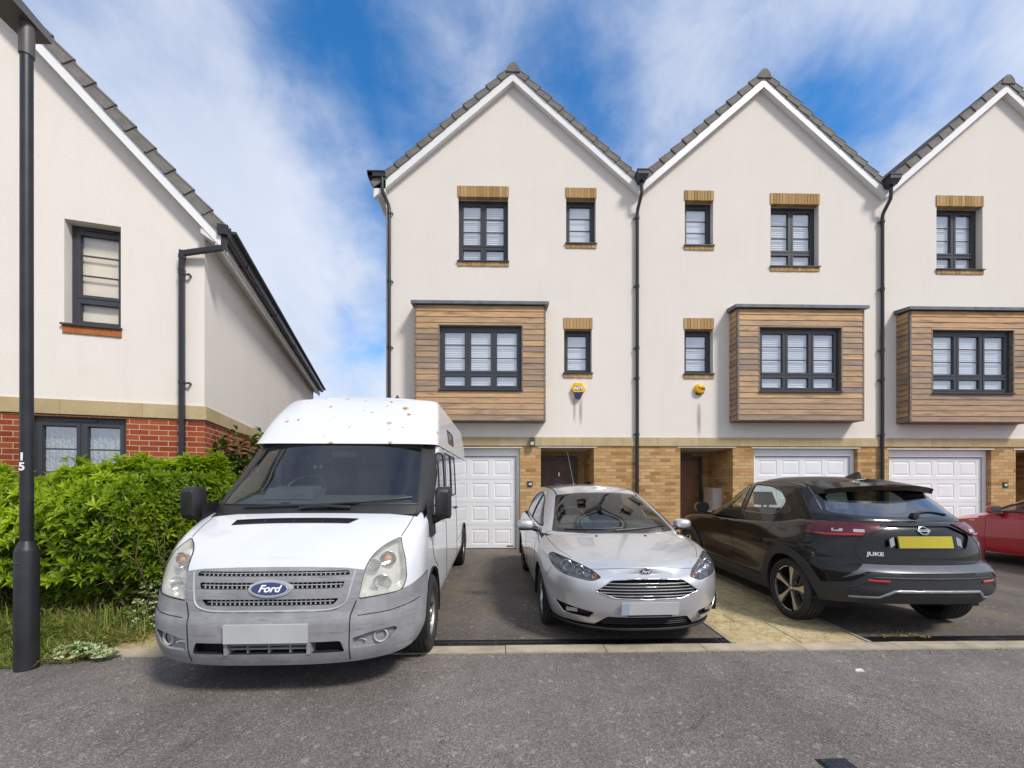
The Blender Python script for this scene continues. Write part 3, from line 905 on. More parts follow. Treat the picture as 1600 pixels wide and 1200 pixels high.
XL,X1,X2,X3=-2.556,3.053,8.62,14.2
H1=terrace_house(XL,X1,'cream three storey gabled house at the left end of the terrace, behind the white van',
   (-.964,.142,6.545,7.965),(1.435,2.10,6.97,7.985),(1.39,2.01,4.08,5.06),(-1.862,.939,2.955,5.42,-1.33,.427,3.62,4.99),
   (-1.86,.405,2.395),(.87,2.06,2.41),'r',left_end=True,hi=0)
H2=terrace_house(X1,X2,'cream gabled middle house of the terrace with the round yellow alarm box',
   (6.066,7.172,6.52,7.92),(4.11,4.755,6.965,7.97),(4.10,4.752,4.08,5.08),(5.135,7.942,2.985,5.41,5.625,7.43,3.62,5.01),
   (5.685,8.071,2.405),(4.008,5.202,2.415),'l',hi=1)
H3=terrace_house(X2,X3,'cream gabled house cut by the right edge of the photo, behind the red car',
   (9.905,10.985,6.50,7.935),(12.46,13.12,6.97,7.98),(12.40,13.03,4.08,5.07),(8.978,11.80,2.965,5.40,9.485,11.31,3.605,4.985),
   (8.80,11.19,2.385),(11.765,12.95,2.385),'r',right_end=True,hi=2)

# eaves box and gutter at the left end, hoppers and downpipes (part of the house they are screwed to)
eb=MB(); eb.hexa([(-.25,-.13,8.03),(.03,-.13,8.03),(.03,9,8.03),(-.25,9,8.03),(-.25,-.13,8.24),(.03,-.13,8.24),(.03,9,8.24),(-.25,9,8.24)])
eb.hexa([(-.20,-.128,7.95),(.02,-.128,7.95),(.02,9,7.95),(-.20,9,7.95),(-.245,-.128,8.03),(.02,-.128,8.03),(.02,9,8.03),(-.245,9,8.03)])
eb.build('eaves_box',M['white_old'],H1)
gt=MB(); 
gt.box(-.34,.02,-.20,-.06,8.245,8.35); gt.box(-.35,.03,-.21,-.05,8.335,8.365)
gt.hexa([(-.34,-.20,8.24),(-.24,-.20,8.24),(-.24,9,8.24),(-.34,9,8.24),(-.36,-.20,8.36),(-.24,-.20,8.36),(-.24,9,8.36),(-.36,9,8.36)])
gt.build('gutter',M['pipe'],H1)
downpipe(H1,[(-.035,-.16,8.26),(-.035,-.16,8.02),(-.03,-.15,7.95),(.07,-.06,7.72),(.085,-.05,7.64),(.085,-.05,.15)],
   clips=[(.085,-.05,z) for z in (7.55,6.05,4.6,3.1,1.7)],side=1)
def hopper(house,x,side):
    h=MB()
    h.hexa([(x-.07,-.30,8.20),(x+.07,-.30,8.20),(x+.07,-.12,8.20),(x-.07,-.12,8.20),(x-.12,-.34,8.30),(x+.12,-.34,8.30),(x+.12,-.10,8.30),(x-.12,-.10,8.30)])
    h.box(x-.125,x+.125,-.345,-.10,8.30,8.385); h.box(x-.135,x+.135,-.355,-.10,8.38,8.40)
    h.build('rain_hopper',M['pipe'],house)
    downpipe(house,[(x,-.22,8.22),(x,-.22,8.02),(x-.005,-.21,7.93),(x-.04,-.07,7.70),(x-.045,-.055,7.62),(x-.045,-.055,.15)],
       clips=[(x-.045,-.055,z) for z in (7.52,6.0,4.62,3.95,2.70,1.2)],side=side)
hopper(H1,X1-XL+.01,-1); hopper(H2,X2-X1+.02,-1)

# ------------------------------------------------------------------ house on the left (turned about 16 degrees)
A17=R(15.61)
HL=empty('side_house',(-4.2907,6.2059,0),A17,'cream rendered house with red brick base and grey verge tiles, behind the hedge','house')
# local frame: +x runs right along its front; the corner is x=0, front plane y=0, depth +y
WL=5.7
hw=MB(); ZB0,ZB1=2.475,2.668
win=(-1.60,-.985,3.69,5.085,.16); gw=(-1.955,-.925,1.30,2.44,.10)
ZE=5.22; SLP=1.07; ZA=ZE+SLP*(WL/2)
wall_holes(hw,-WL,0,ZB1,ZE,[win])
hw.poly([(-WL,0,ZE),(0,0,ZE),(-WL/2,0,ZA+.15)])
hw.quad((0,0,ZB1),(0,10,ZB1),(0,10,ZE+.25),(0,0,ZE+.25)); hw.quad((-WL,0,0),(-WL,10,0),(-WL,10,ZE+.2),(-WL,0,ZE+.2))
hw.poly([(-WL,10,0),(0,10,0),(0,10,ZE),(-WL/2,10,ZA+.1),(-WL,10,ZE)])
hw.build('rendered_wall',M['render'],HL)
hb=MB(); wall_holes(hb,-WL,0,0,ZB0+.01,[gw]); hb.quad((0,0,0),(0,10,0),(0,10,ZB0+.01),(0,0,ZB0+.01)); hb.build('brick_base',M['red'],HL)
sb=stone_band(HL,-WL,.028,ZB0,ZB1,segs=.90,off=.43)
s2=MB(); y=0.002
while y<10: s2.box(.0,.028,y+.003,min(y+.90,10)-.003,ZB0,ZB1,tone=.05+random.random()*.4); y+=.9
s2.build('stone_band',M['stone'],HL)
window(HL,win[0]+.0,win[1],win[2],win[3],'singlelow',lintel=False,reveal=.15,red=True,blind='roller',vent=True,bs_h=.10,blindmat=simple('cream_roller_blind',(.78,.68,.52),.7,var=.06))
window(HL,gw[0],gw[1],gw[2],gw[3],'doubleplain',lintel=False,bricksill=False,reveal=.06,blind=M['net'],sill=True)
gable_roof(HL,-WL,0,ZE-.02,ZE-.02+SLP*WL/2,10.0,yv=-.15,ext=(.30,.30))
ef=MB()   # eaves along the flank: sloping soffit + fascia
ef.hexa([(.0,-.14,5.10),(.18,-.14,4.99),(.18,10.05,4.99),(.0,10.05,5.10),(.0,-.14,5.16),(.18,-.14,5.14),(.18,10.05,5.14),(.0,10.05,5.16)])
ef.box(.18,.205,-.14,10.05,4.96,5.19)
ef.box(.205,.225,-.14,10.05,5.02,5.06)
ef.build('soffit',M['white_old'],HL)
gt=MB()
gt.hexa([(.235,-.12,5.12),(.325,-.12,5.12),(.325,10.1,5.12),(.235,10.1,5.12),(.225,-.12,5.215),(.345,-.12,5.215),(.345,10.1,5.215),(.225,10.1,5.215)])
gt.box(.22,.35,-.20,-.06,5.10,5.24); 
for k in range(5): gt.hexa([(.228,.8+2*k,5.11),(.333,.8+2*k,5.11),(.333,.88+2*k,5.11),(.228,.88+2*k,5.11),(.222,.8+2*k,5.22),(.352,.8+2*k,5.22),(.352,.88+2*k,5.22),(.222,.88+2*k,5.22)])
gt.build('gutter',M['pipe'],HL)
ro=MB()
y=.0
while y<10: ro.box(.30,.40,y+.004,y+.326,5.225,5.262); y+=.33
ro.build('eaves_tile',M['tile_dark'],HL)
dp=MB()
def sq(mb,p,q,r=.030):
    p=Vector(p);q=Vector(q);d=(q-p);L=d.length/2;d.normalize()
    a=d.cross(Vector((0,1,0)) if abs(d.y)<.9 else Vector((1,0,0))).normalized(); b=d.cross(a)
    mb.obox((p+q)/2,d*L,a*r,b*r)
sq(dp,(.285,-.13,5.12),(.285,-.13,4.90)); sq(dp,(.285,-.13,4.94),(-.245,-.075,4.80)); sq(dp,(-.245,-.075,4.84),(-.245,-.075,.1))
dp.box(-.28,-.21,-.11,-.04,4.72,4.78); dp.box(-.28,-.21,-.11,-.04,4.55,4.58)
o=dp.build('downpipe',M['pipe'],HL)
for z in (4.52,2.98,1.90):
    c=MB(); c.box(-.28,-.21,-.110,-.040,z-.02,z+.02); c.tube([(-.20,-.06,z),(-.155,-.05,z)],.014,8); c.tube([(-.165,-.075,z),(-.165,-.01,z)],.016,8)
    c.build('pipe_bracket',M['pipe'],o)

# ------------------------------------------------------------------ things fixed to the fronts
FR=((1,0,0),(0,0,1),(0,-1,0))
e=empty('alarm_box',(1.70,9.39,3.70),0,'hexagonal yellow alarm box with blue foot under the small window','alarm box')
def hexpts(r,y,sx=1.0,zo=0.0): return [(r*sx*math.cos(R(60*i)),y,r*math.sin(R(60*i))+zo) for i in range(6)]
mb=MB(); A=hexpts(.165,0); B=hexpts(.165,-.05); Cc=hexpts(.140,-.075)
for i in range(6):
    j=(i+1)%6; mb.quad(A[i],A[j],B[j],B[i]); mb.quad(B[i],B[j],Cc[j],Cc[i])
mb.poly(Cc); mb.build('cover',M['yellow'],e)
mb=MB(); mb.prism([(-.085,-.002,-.12),(.085,-.002,-.12),(.052,-.002,-.205),(-.052,-.002,-.205)],(0,-.085,0)); 
mb.prism([(-.118,-.052,-.07),(.118,-.052,-.07),(.07,-.052,-.146),(-.07,-.052,-.146)],(0,-.028,0)) ; mb.build('blue_foot',M['navy'],e)
mb=MB(); mb.box(-.075,.075,-.079,-.0755,-.03,.055); mb.build('logo_panel',M['navy'],e)
text_obj('lettering','ADT',.085,M['letter_white'],e,(0,-.0805,.012),FR,.001,bold=.004,sx=1.05)
e=empty('alarm_box',(4.432,9.39,3.722),0,'round yellow alarm box with black lettering under the small window','alarm box')
mb=MB(); mb.lathe([(.0,-.085),(.07,-.083),(.105,-.070),(.122,-.045),(.125,0)],(0,0,0),'y',32); mb.build('cover',M['yellow'],e,smooth=50)
mb=MB(); mb.lathe([(.127,-.05),(.127,-.0)],(0,0,0),'y',12,a0=R(222),a1=R(318)); mb.lathe([(.127,-.05),(.118,-.066)],(0,0,0),'y',12,a0=R(222),a1=R(318)); mb.build('black_foot',M['plastic_black'],e,smooth=50)
text_obj('lettering','Yale',.095,M['letter_black'],e,(.018,-.0865,.005),FR,.0015,bold=.002,sx=1.0)

def number_sign(x,z,txt,label):
    e=empty('house_number',(x,9.39,z),0,label,'house number')
    mb=MB(); mb.box(-.058,.058,-.012,-.0,-.062,.062); mb.build('plate',M['plastic_black'],e)
    text_obj('digits',txt,.075,M['letter_white'],e,(0.006,-.0135,0),FR,.001,bold=.002)
number_sign(.627,1.592,'43','small black house number 43 on the buff brick pier left of the porch')
number_sign(11.516,1.575,'45','small black house number on the brick pier beside the right-hand garage')
# wall lantern on the stone band
e=empty('wall_light',(.675,9.36,2.52),0,'small black wall light fixed to the stone band above the porch','wall light')
mb=MB(); mb.box(-.05,.05,-.02,.002,-.05,.085); mb.hexa([(-.055,-.11,.03),(.055,-.11,.03),(.055,-.02,.05),(-.055,-.02,.05),(-.05,-.09,.075),(.05,-.09,.075),(.05,-.02,.10),(-.05,-.02,.10)])
mb.box(-.055,-.045,-.10,-.02,-.07,.03); mb.box(.045,.055,-.10,-.02,-.07,.03); mb.box(-.055,.055,-.10,-.02,-.085,-.07); mb.build('housing',M['plastic_black'],e)
mb=MB(); mb.box(-.044,.044,-.088,-.021,-.069,.02); mb.build('lens',simple('cloudy_lens',(.5,.5,.38),.25),e)
# meter box in the middle porch
e=empty('meter_box',(5.20,10.08,0),0,'pale meter box on the porch side wall behind the black crossover','meter box')
mb=MB(); mb.box(-.20,-.001,-.22,.22,.92,1.50); mb.box(-.215,-.20,-.235,.235,.90,1.52); mb.build('cabinet',simple('pale_pink_meter_box',(.52,.46,.44),.6),e)
mb=MB(); mb.box(-.222,-.215,-.20,.20,.935,1.485); mb.tube([(-.226,.14,1.2),(-.219,.14,1.2)],.018,8); mb.build('lid',simple('pale_meter_lid',(.56,.50,.48),.55),e)
# little dark lamp in the left porch
e=empty('porch_lamp',(2.06,9.75,1.58),0,'small dark round lamp on the porch wall by the brown front door','lamp')
mb=MB(); mb.lathe([(0,-.09),(.045,-.085),(.075,-.04),(.075,.03),(.05,.06),(0,.07)],(-.09,0,0),'z',16); mb.build('globe',M['navy'],e,smooth=50)
mb=MB(); mb.box(-.02,0,-.03,.03,-.05,.05); mb.box(-.08,0,-.012,.012,.05,.075); mb.build('bracket',M['plastic_black'],e)
# rain stains on the render under the alarm boxes (dirt with a shape of its own)
def m_stain():
    t=NT('rain_stain'); co=t.coord('Generated'); s=t.sep(co); o3=t.coord()
    n_=t.noise(t.mapping(o3,(40,1,3)),1.0,4,.6)
    side=t.math('SUBTRACT',1.0,t.math('MULTIPLY',t.math('ABSOLUTE',t.math('SUBTRACT',s[0],.5)),2.0),clamp=True)
    up=t.math('MULTIPLY',t.math('MULTIPLY',s[2],t.math('SUBTRACT',1.15,s[2])),2.6,clamp=True)
    a=t.math('MULTIPLY',t.math('MULTIPLY',t.math('POWER',side,1.4),up),t.ramp(n_,[(.3,.25),(.7,.75)]))
    tr=t.node('ShaderNodeBsdfTransparent'); d=t.node('ShaderNodeBsdfDiffuse'); d.inputs[0].default_value=(.16,.13,.11,1)
    m=t.node('ShaderNodeMixShader'); t.link(a,m.inputs[0]); t.link(tr.outputs[0],m.inputs[1]); t.link(d.outputs[0],m.inputs[2]); t.link(m.outputs[0],t.out.inputs[0]); return t.mat
M['stain']=m_stain()
for H_,x0_,z1_,z0_,w_ in ((H1,1.62-XL,3.50,2.95,.05),(H1,1.76-XL,3.50,2.90,.06),(H2,4.43-X1,3.40,2.64,.07)):
    mb=MB(); mb.quad((x0_-w_,-.003,z0_),(x0_+w_,-.003,z0_),(x0_+w_,-.003,z1_),(x0_-w_,-.003,z1_)); mb.build('rain_stain',M['stain'],H_)
# ------------------------------------------------------------------ vehicle kit
def curve(pts):
    """smooth monotone interpolation through (t,v) pairs"""
    pts=sorted(pts); T=np.array([p[0] for p in pts],float); V=np.array([p[1] for p in pts],float)
    if len(T)==1: return lambda x: np.full_like(np.asarray(x,float),V[0])
    h=np.diff(T); d=np.diff(V)/h; m=np.zeros(len(T)); m[0]=d[0]; m[-1]=d[-1]
    for i in range(1,len(T)-1):
        if d[i-1]*d[i]>0:
            w1=2*h[i]+h[i-1]; w2=h[i]+2*h[i-1]; m[i]=(w1+w2)/(w1/d[i-1]+w2/d[i])
    def f(x):
        x=np.asarray(x,float); xc=np.clip(x,T[0],T[-1]); i=np.clip(np.searchsorted(T,xc)-1,0,len(T)-2)
        t=(xc-T[i])/h[i]
        return ((2*t**3-3*t**2+1)*V[i]+(t**3-2*t**2+t)*h[i]*m[i]+(-2*t**3+3*t**2)*V[i+1]+(t**3-t**2)*h[i]*m[i+1])
    return f
def smooth(a,b,x):
    t=np.clip((np.asarray(x,float)-a)/(b-a),0,1); return t*t*(3-2*t)

def hull(xf,xr,w,zb,zt,zc,cf,cr,rad=.06,nu=70,nv=26,ntop=10,wx=None,extra=None,ref=.6,crown=2.0,bottom=True,fix=0):
    xf,xr,w,zb,zt,zc=[curve(q) if isinstance(q,list) else q for q in (xf,xr,w,zb,zt,zc)]
    if isinstance(wx,list): wx=curve(wx)
    radf=curve(rad) if isinstance(rad,list) else (lambda q:np.full_like(np.asarray(q,float),rad))
    af,nf=cf; ar,nr=cr
    def plan(s,XF,XR,Wd):
        s=np.asarray(s,float); x=np.zeros_like(s); y=np.zeros_like(s)
        ph=np.clip(s,0,1)*PI/2; xs=XF-af; xe=XR+ar
        fx=xs+af*np.cos(ph)**(2/nf); fy=Wd*np.sin(ph)**(2/nf)
        sx=xs+(xe-xs)*np.clip(s-1,0,1)
        ph2=np.clip(3-s,0,1)*PI/2
        rx=xe-ar*np.cos(ph2)**(2/nr); ry=Wd*np.sin(ph2)**(2/nr)
        x=np.where(s<=1,fx,np.where(s<=2,sx,rx)); y=np.where(s<=1,fy,np.where(s<=2,Wd,ry))
        return x,y
    sd_=np.linspace(0,3,3001); X,Y=plan(sd_,xf(ref),xr(ref),w(ref))
    L=np.concatenate([[0],np.cumsum(np.hypot(np.diff(X),np.diff(Y)))]); 
    s=np.interp(np.linspace(0,L[-1],nu),L,sd_)
    # keep exact ends
    X0,_=plan(s,xf(ref),xr(ref),w(ref))
    v=np.linspace(0,1,nv); 
    rad=np.maximum(radf(X0),1e-5)
    if rad.max()>.004: v=np.concatenate([np.linspace(0,.82,nv-9),np.linspace(.82,1,10)[1:]])
    rings=[]
    for q in v:
        xx=X0.copy()
        for _ in range(1+fix):
            t=zt(xx); b0=zb(X0)
            z=b0+(t-b0)*q
            k=np.clip((z-(t-rad))/rad,0,1)
            ins=rad*(1-np.sqrt(np.clip(1-k*k,0,1)))
            x,y=plan(s,xf(z)-ins,xr(z)+ins,w(z)-ins)
            if fix: xx=xx*.5+x*.5
        if wx is not None: y=y*wx(x)
        rings.append(np.stack([x,y,z],1))
    top=rings[-1]; rows=[]
    for j in range(1,ntop+1):
        t=1-(j/ntop); t=t
        x=top[:,0]; y=top[:,1]*t; z=top[:,2]+(zc(x)-top[:,2])*(1-t**crown)
        rows.append(np.stack([x,y,z],1))
    brow=[]
    if bottom:
        b=rings[0]
        for t in (.5,0.0): brow.append(np.stack([b[:,0],b[:,1]*t,b[:,2]],1))
    seq=brow[::-1]+rings+rows
    bm=bmesh.new()
    allv=[]
    for sgn in (1,-1):
        V=[]
        for rg in seq:
            p=rg.copy(); 
            if extra is not None: p=extra(p)
            p=p.copy(); p[:,1]*=sgn
            V.append([bm.verts.new(q) for q in p])
        allv.append(V)
        for i in range(len(V)-1):
            for j in range(nu-1):
                f=[V[i][j],V[i][j+1],V[i+1][j+1],V[i+1][j]]
                if sgn<0: f=f[::-1]
                try: bm.faces.new(f)
                except ValueError: pass
    bmesh.ops.remove_doubles(bm,verts=bm.verts,dist=2e-4)
    bmesh.ops.dissolve_degenerate(bm,edges=bm.edges,dist=1e-5)
    bmesh.ops.recalc_face_normals(bm,faces=bm.faces)
    bm.normal_update()
    return bm

def inside(p,poly):
    c=False; n=len(poly); x,y=p; j=n-1
    for i in range(n):
        xi,yi=poly[i]; xj,yj=poly[j]
        if (yi>y)!=(yj>y) and x<(xj-xi)*(y-yi)/(yj-yi)+xi: c=not c
        j=i
    return c

def rounded(pts,r=.02,n=4):
    """round the corners of a polygon; r may be a list"""
    out=[]; k=len(pts)
    for i,p in enumerate(pts):
        rr=r[i] if isinstance(r,(list,tuple)) else r
        P=Vector(p); A=Vector(pts[i-1])-P; B=Vector(pts[(i+1)%k])-P
        d=min(rr,A.length*.45,B.length*.45)
        if d<1e-4: out.append(tuple(P)); continue
        a=P+A.normalized()*d; b=P+B.normalized()*d
        for j in range(n+1):
            t=j/n; q=a*(1-t)**2+P*2*t*(1-t)+b*t*t; out.append(tuple(q))
    return out

SIDE=(Vector((1,0,0)),Vector((0,0,1))); FRONT=(Vector((0,1,0)),Vector((0,0,1)))
def mirror_poly(poly): return [(-a,b) for a,b in poly]

def cut(bm,poly,axes,cond):
    """split the surface along a 2D outline seen along one direction; returns the faces inside it"""
    A,B=axes
    to2=lambda p:(p.dot(A),p.dot(B))
    n=len(poly)
    bx0=min(p[0] for p in poly)-.01; bx1=max(p[0] for p in poly)+.01; by0=min(p[1] for p in poly)-.01; by1=max(p[1] for p in poly)+.01
    def box(f):
        q=[to2(v.co) for v in f.verts]; a=[u[0] for u in q]; b=[u[1] for u in q]
        return min(a),max(a),min(b),max(b)
    cand=[f for f in bm.faces if cond(f)]
    cand=[f for f in cand if (lambda t:t[0]<bx1 and t[1]>bx0 and t[2]<by1 and t[3]>by0)(box(f))]
    for i in range(n):
        p=poly[i]; q=poly[(i+1)%n]
        dx,dy=q[0]-p[0],q[1]-p[1]; ln=math.hypot(dx,dy)
        if ln<1e-6: continue
        ex0,ex1=min(p[0],q[0])-1e-4,max(p[0],q[0])+1e-4; ey0,ey1=min(p[1],q[1])-1e-4,max(p[1],q[1])+1e-4
        fs=[]
        for f in cand:
            if not f.is_valid: continue
            t=box(f)
            if t[0]<ex1 and t[1]>ex0 and t[2]<ey1 and t[3]>ey0: fs.append(f)
        if not fs: continue
        no=A*(-dy/ln)+B*(dx/ln); co=A*p[0]+B*p[1]
        g=set(fs); 
        for f in fs: g.update(f.edges); g.update(f.verts)
        res=bmesh.ops.bisect_plane(bm,geom=list(g),dist=1e-5,plane_co=co,plane_no=no)
        keep=[f for f in cand if f.is_valid]
        ks=set(keep)
        for e in res['geom']:
            if isinstance(e,bmesh.types.BMFace) and e not in ks: keep.append(e); ks.add(e)
        cand=keep
    bm.normal_update()
    return [f for f in cand if f.is_valid and inside(to2(f.calc_center_median()),poly)]

def extract(bm,faces,remove=True):
    nb=bmesh.new(); mp={}
    for f in faces:
        vs=[]
        for v in f.verts:
            if v not in mp: mp[v]=nb.verts.new(v.co)
            vs.append(mp[v])
        try: nb.faces.new(vs)
        except ValueError: pass
    if remove: bmesh.ops.delete(bm,geom=faces,context='FACES')
    nb.normal_update()
    return nb
def push(bm,d):
    bm.normal_update()
    nrm=[(v,v.normal.copy()) for v in bm.verts]
    for v,n_ in nrm: v.co+=n_*d
    bm.normal_update()
def rim_walls(bm,vec=None,depth=None,keep=True):
    """walls from the open border into the body along vec (or inward normals); keep=False also moves the faces there"""
    be=[e for e in bm.edges if e.is_boundary]; bv=set(v for e in be for v in e.verts)
    off={v:(Vector(vec) if vec is not None else -v.normal*depth) for v in bm.verts}
    if keep:
        m={v:bm.verts.new(v.co+off[v]) for v in bv}
        for e in be:
            f=e.link_faces[0]; a,b=e.verts
            try: bm.faces.new((a,b,m[b],m[a]))
            except ValueError: pass
    else:
        m={v:bm.verts.new(v.co) for v in bv}
        for e in be:
            a,b=e.verts
            try: bm.faces.new((a,b,m[b],m[a]))
            except ValueError: pass
        mm=set(m.values())
        for v in list(bm.verts):
            if v not in mm: v.co+=off[v]
    bmesh.ops.recalc_face_normals(bm,faces=bm.faces)
    bm.normal_update()

def clone(bm): return bm.copy()
class Surf:
    """ray target made from one or more shells"""
    def __init__(s,*bms):
        s.t=[BVHTree.FromBMesh(b) for b in bms]
    def hit(s,o,d):
        best=None
        for t in s.t:
            h=t.ray_cast(Vector(o),Vector(d))
            if h[0] is not None and (best is None or h[3]<best[3]): best=h
        return best
    def proj(s,a,b,axes,direction,lift=0.0):
        A,B=axes; D=Vector(direction)
        o=A*a+B*b-D*6
        h=s.hit(o,D)
        if h is None: return None
        return h[0]-D*lift, h[1]
def strip(mb,surf,path,axes,direction,r=.004,lift=0.0,closed=False,step=.025,n=6,flat=None):
    pts=[]
    P=list(path)+([path[0]] if closed else [])
    for p,q in zip(P[:-1],P[1:]):
        L=math.hypot(q[0]-p[0],q[1]-p[1]); k=max(1,int(L/step))
        for i in range(k): pts.append((p[0]+(q[0]-p[0])*i/k,p[1]+(q[1]-p[1])*i/k))
    pts.append(P[-1])
    run=[]; runs=[]
    for a,b in pts:
        h=surf.proj(a,b,axes,direction,lift)
        if h is None:
            if len(run)>1: runs.append(run)
            run=[]
        else:
            if run and (h[0]-run[-1]).length>.25:
                if len(run)>1: runs.append(run)
                run=[]
            run.append(h[0])
    if len(run)>1: runs.append(run)
    for r_ in runs: mb.tube(r_,r,n)

def tyre_profile(Rr,w,rim):
    h=w/2; g=[]
    # from inner bead over the tread to the outer bead: (r, y)
    pr=[(rim*.97,-h*.80),(rim+.01,-h*.90),(Rr-.055,-h*1.0),(Rr-.022,-h*.93),(Rr-.006,-h*.78)]
    for c in (-.45,-.15,.15,.45):
        pr+= [(Rr-.001,h*(c-.05)*1.3),(Rr-.010,h*(c-.032)*1.3),(Rr-.010,h*(c+.032)*1.3),(Rr-.001,h*(c+.05)*1.3)]
    pr+=[(Rr-.006,h*.78),(Rr-.022,h*.93),(Rr-.055,h*1.0),(rim+.03,h*.99),(rim+.01,h*.90),(rim*.97,h*.80)]
    return pr
M['rubber']=simple('tyre_rubber',(.022,.021,.021),.75,var=.2,nscale=20,bump=.15,bscale=150)
M['alloy']=simple('silver_alloy',(.52,.52,.52),.28,.9,var=.08,nscale=10)
M['alloy_dull']=simple('dusty_steel_wheel',(.36,.34,.32),.42,.8,var=.2,nscale=12)
M['machined']=simple('machined_alloy_face',(.74,.70,.63),.26,.9,var=.05)
M['gloss_black']=simple('gloss_black',(.008,.008,.009),.22,coat=.6)
M['chrome']=simple('chrome',(.62,.62,.63),.20,1.0,var=.02)
M['black_trim']=simple('black_car_trim',(.016,.016,.017),.5,bump=.15,bscale=300)
M['arch_dark']=simple('wheel_arch_dark',(.006,.006,.006),.9)

def wheel(car,c,Rr,wd,rim,style,side,steer=0.0):
    """side=+1: outer face towards +y"""
    T=Matrix.Translation(Vector(c))@Matrix.Rotation(steer,4,'Z')@Matrix.Diagonal((1,side,1,1))
    def fin(o):
        o.data.transform(T)
        if side<0: o.data.flip_normals()
        return o
    mb=MB(); mb.lathe(tyre_profile(Rr,wd,rim),axis='y',n=56)
    wh=mb.build('wheel',M['rubber'],car,smooth=40); fin(wh)
    h=wd/2
    mb=MB(); mb.lathe([(rim*.98,-h*.85),(rim*.93,-h*.4),(rim*.92,h*.3),(rim*.955,h*.72),(rim*1.015,h*.86),(rim*1.02,h*.80),(rim*.98,h*.7)],axis='y',n=48)
    lip=mb
    dk=MB(); dk.lathe([(0,h*.12),(rim*.55,h*.10),(rim*.94,-h*.05)],axis='y',n=40)
    dk.lathe([(0,-h*.7),(rim*.96,-h*.7)],axis='y',n=40)
    sp=MB()
    def spoke(a,r0,r1,w0,w1,y0,y1,th=.03,skew=0.0):
        ca,sa=math.cos(a),math.sin(a); ca2,sa2=math.cos(a+skew),math.sin(a+skew)
        def P(r,o,y,c_,s_): return (r*c_-o*s_,y,r*s_+o*c_)
        v=[P(r0,-w0,y0-th,ca,sa),P(r0,w0,y0-th,ca,sa),P(r1,w1,y1-th,ca2,sa2),P(r1,-w1,y1-th,ca2,sa2),
           P(r0,-w0*.8,y0,ca,sa),P(r0,w0*.8,y0,ca,sa),P(r1,w1*.9,y1,ca2,sa2),P(r1,-w1*.9,y1,ca2,sa2)]
        sp.hexa(v)
    if style=='steel':
        for k in range(10): spoke(2*PI*k/10,rim*.35,rim*.93,.018,.030,h*.55,h*.62)
        sp.lathe([(0,h*.86),(rim*.16,h*.84),(rim*.22,h*.60),(rim*.40,h*.52),(rim*.42,h*.3)],axis='y',n=24)
        rm='alloy_dull'
    elif style=='alloy':
        for k in range(5):
            a=2*PI*k/5+PI/2
            spoke(a-.10,rim*.16,rim*.95,.020,.024,h*.62,h*.72,skew=-.06); spoke(a+.10,rim*.16,rim*.95,.020,.024,h*.62,h*.72,skew=.06)
        sp.lathe([(0,h*.66),(rim*.14,h*.66),(rim*.20,h*.58),(rim*.22,h*.3)],axis='y',n=24); rm='alloy'
    else:
        # five broad tapered machined spokes, hooked at the rim, over gloss black
        for k in range(5):
            a=2*PI*k/5+R(100)
            ca,sa=math.cos(a),math.sin(a)
            def P(r,o,y): return (r*ca-o*sa,y,r*sa+o*ca)
            y0,y1=h*.60,h*.74
            prof=[(rim*.13,-.010),(rim*.60,-.026),(rim*.93,-.052),(rim*.965,.004),(rim*.90,.030),(rim*.55,.014),(rim*.13,.010)]
            v=[P(r,o,y0+(y1-y0)*r/rim) for r,o in prof]; vb=[P(r,o,y0+(y1-y0)*r/rim-.03) for r,o in prof]; n_=len(prof)
            sp.add(v+vb,[tuple(range(n_))]+[(i,(i+1)%n_,n_+(i+1)%n_,n_+i) for i in range(n_)])
            # thin machined edge running along the rim between spokes
            for t0,t1 in ((.26,.95),):
                m=8
                for j in range(m):
                    b0=a+(t0+(t1-t0)*j/m); b1=a+(t0+(t1-t0)*(j+1)/m)
                    sp.quad((rim*.965*math.cos(b0),y1,rim*.965*math.sin(b0)),(rim*.965*math.cos(b1),y1,rim*.965*math.sin(b1)),
                            (rim*.925*math.cos(b1),y1-.002,rim*.925*math.sin(b1)),(rim*.925*math.cos(b0),y1-.002,rim*.925*math.sin(b0)))
        rm='machined'
    r_=lip.build('rim',M['gloss_black'] if style=='juke' else M[rm],wh,smooth=40); fin(r_)
    s_=sp.build('spokes',M[rm],wh,smooth=30); fin(s_)
    d_=dk.build('brake_disc',M['gloss_black'] if style!='steel' else M['arch_dark'],wh,smooth=40); fin(d_)
    cp=MB(); 
    if style!='steel':
        cp.lathe([(0,h*.70),(rim*.09,h*.69),(rim*.11,h*.60)],axis='y',n=20)
        fin(cp.build('hub_cap',M['alloy'],wh,smooth=40))
        nuts=MB()
        for k in range(5):
            a=2*PI*k/5+.3; nuts.tube([(rim*.22*math.cos(a),h*.40,rim*.22*math.sin(a)),(rim*.22*math.cos(a),h*.52,rim*.22*math.sin(a))],.010,6)
        for q in nuts.v: pass
    return wh

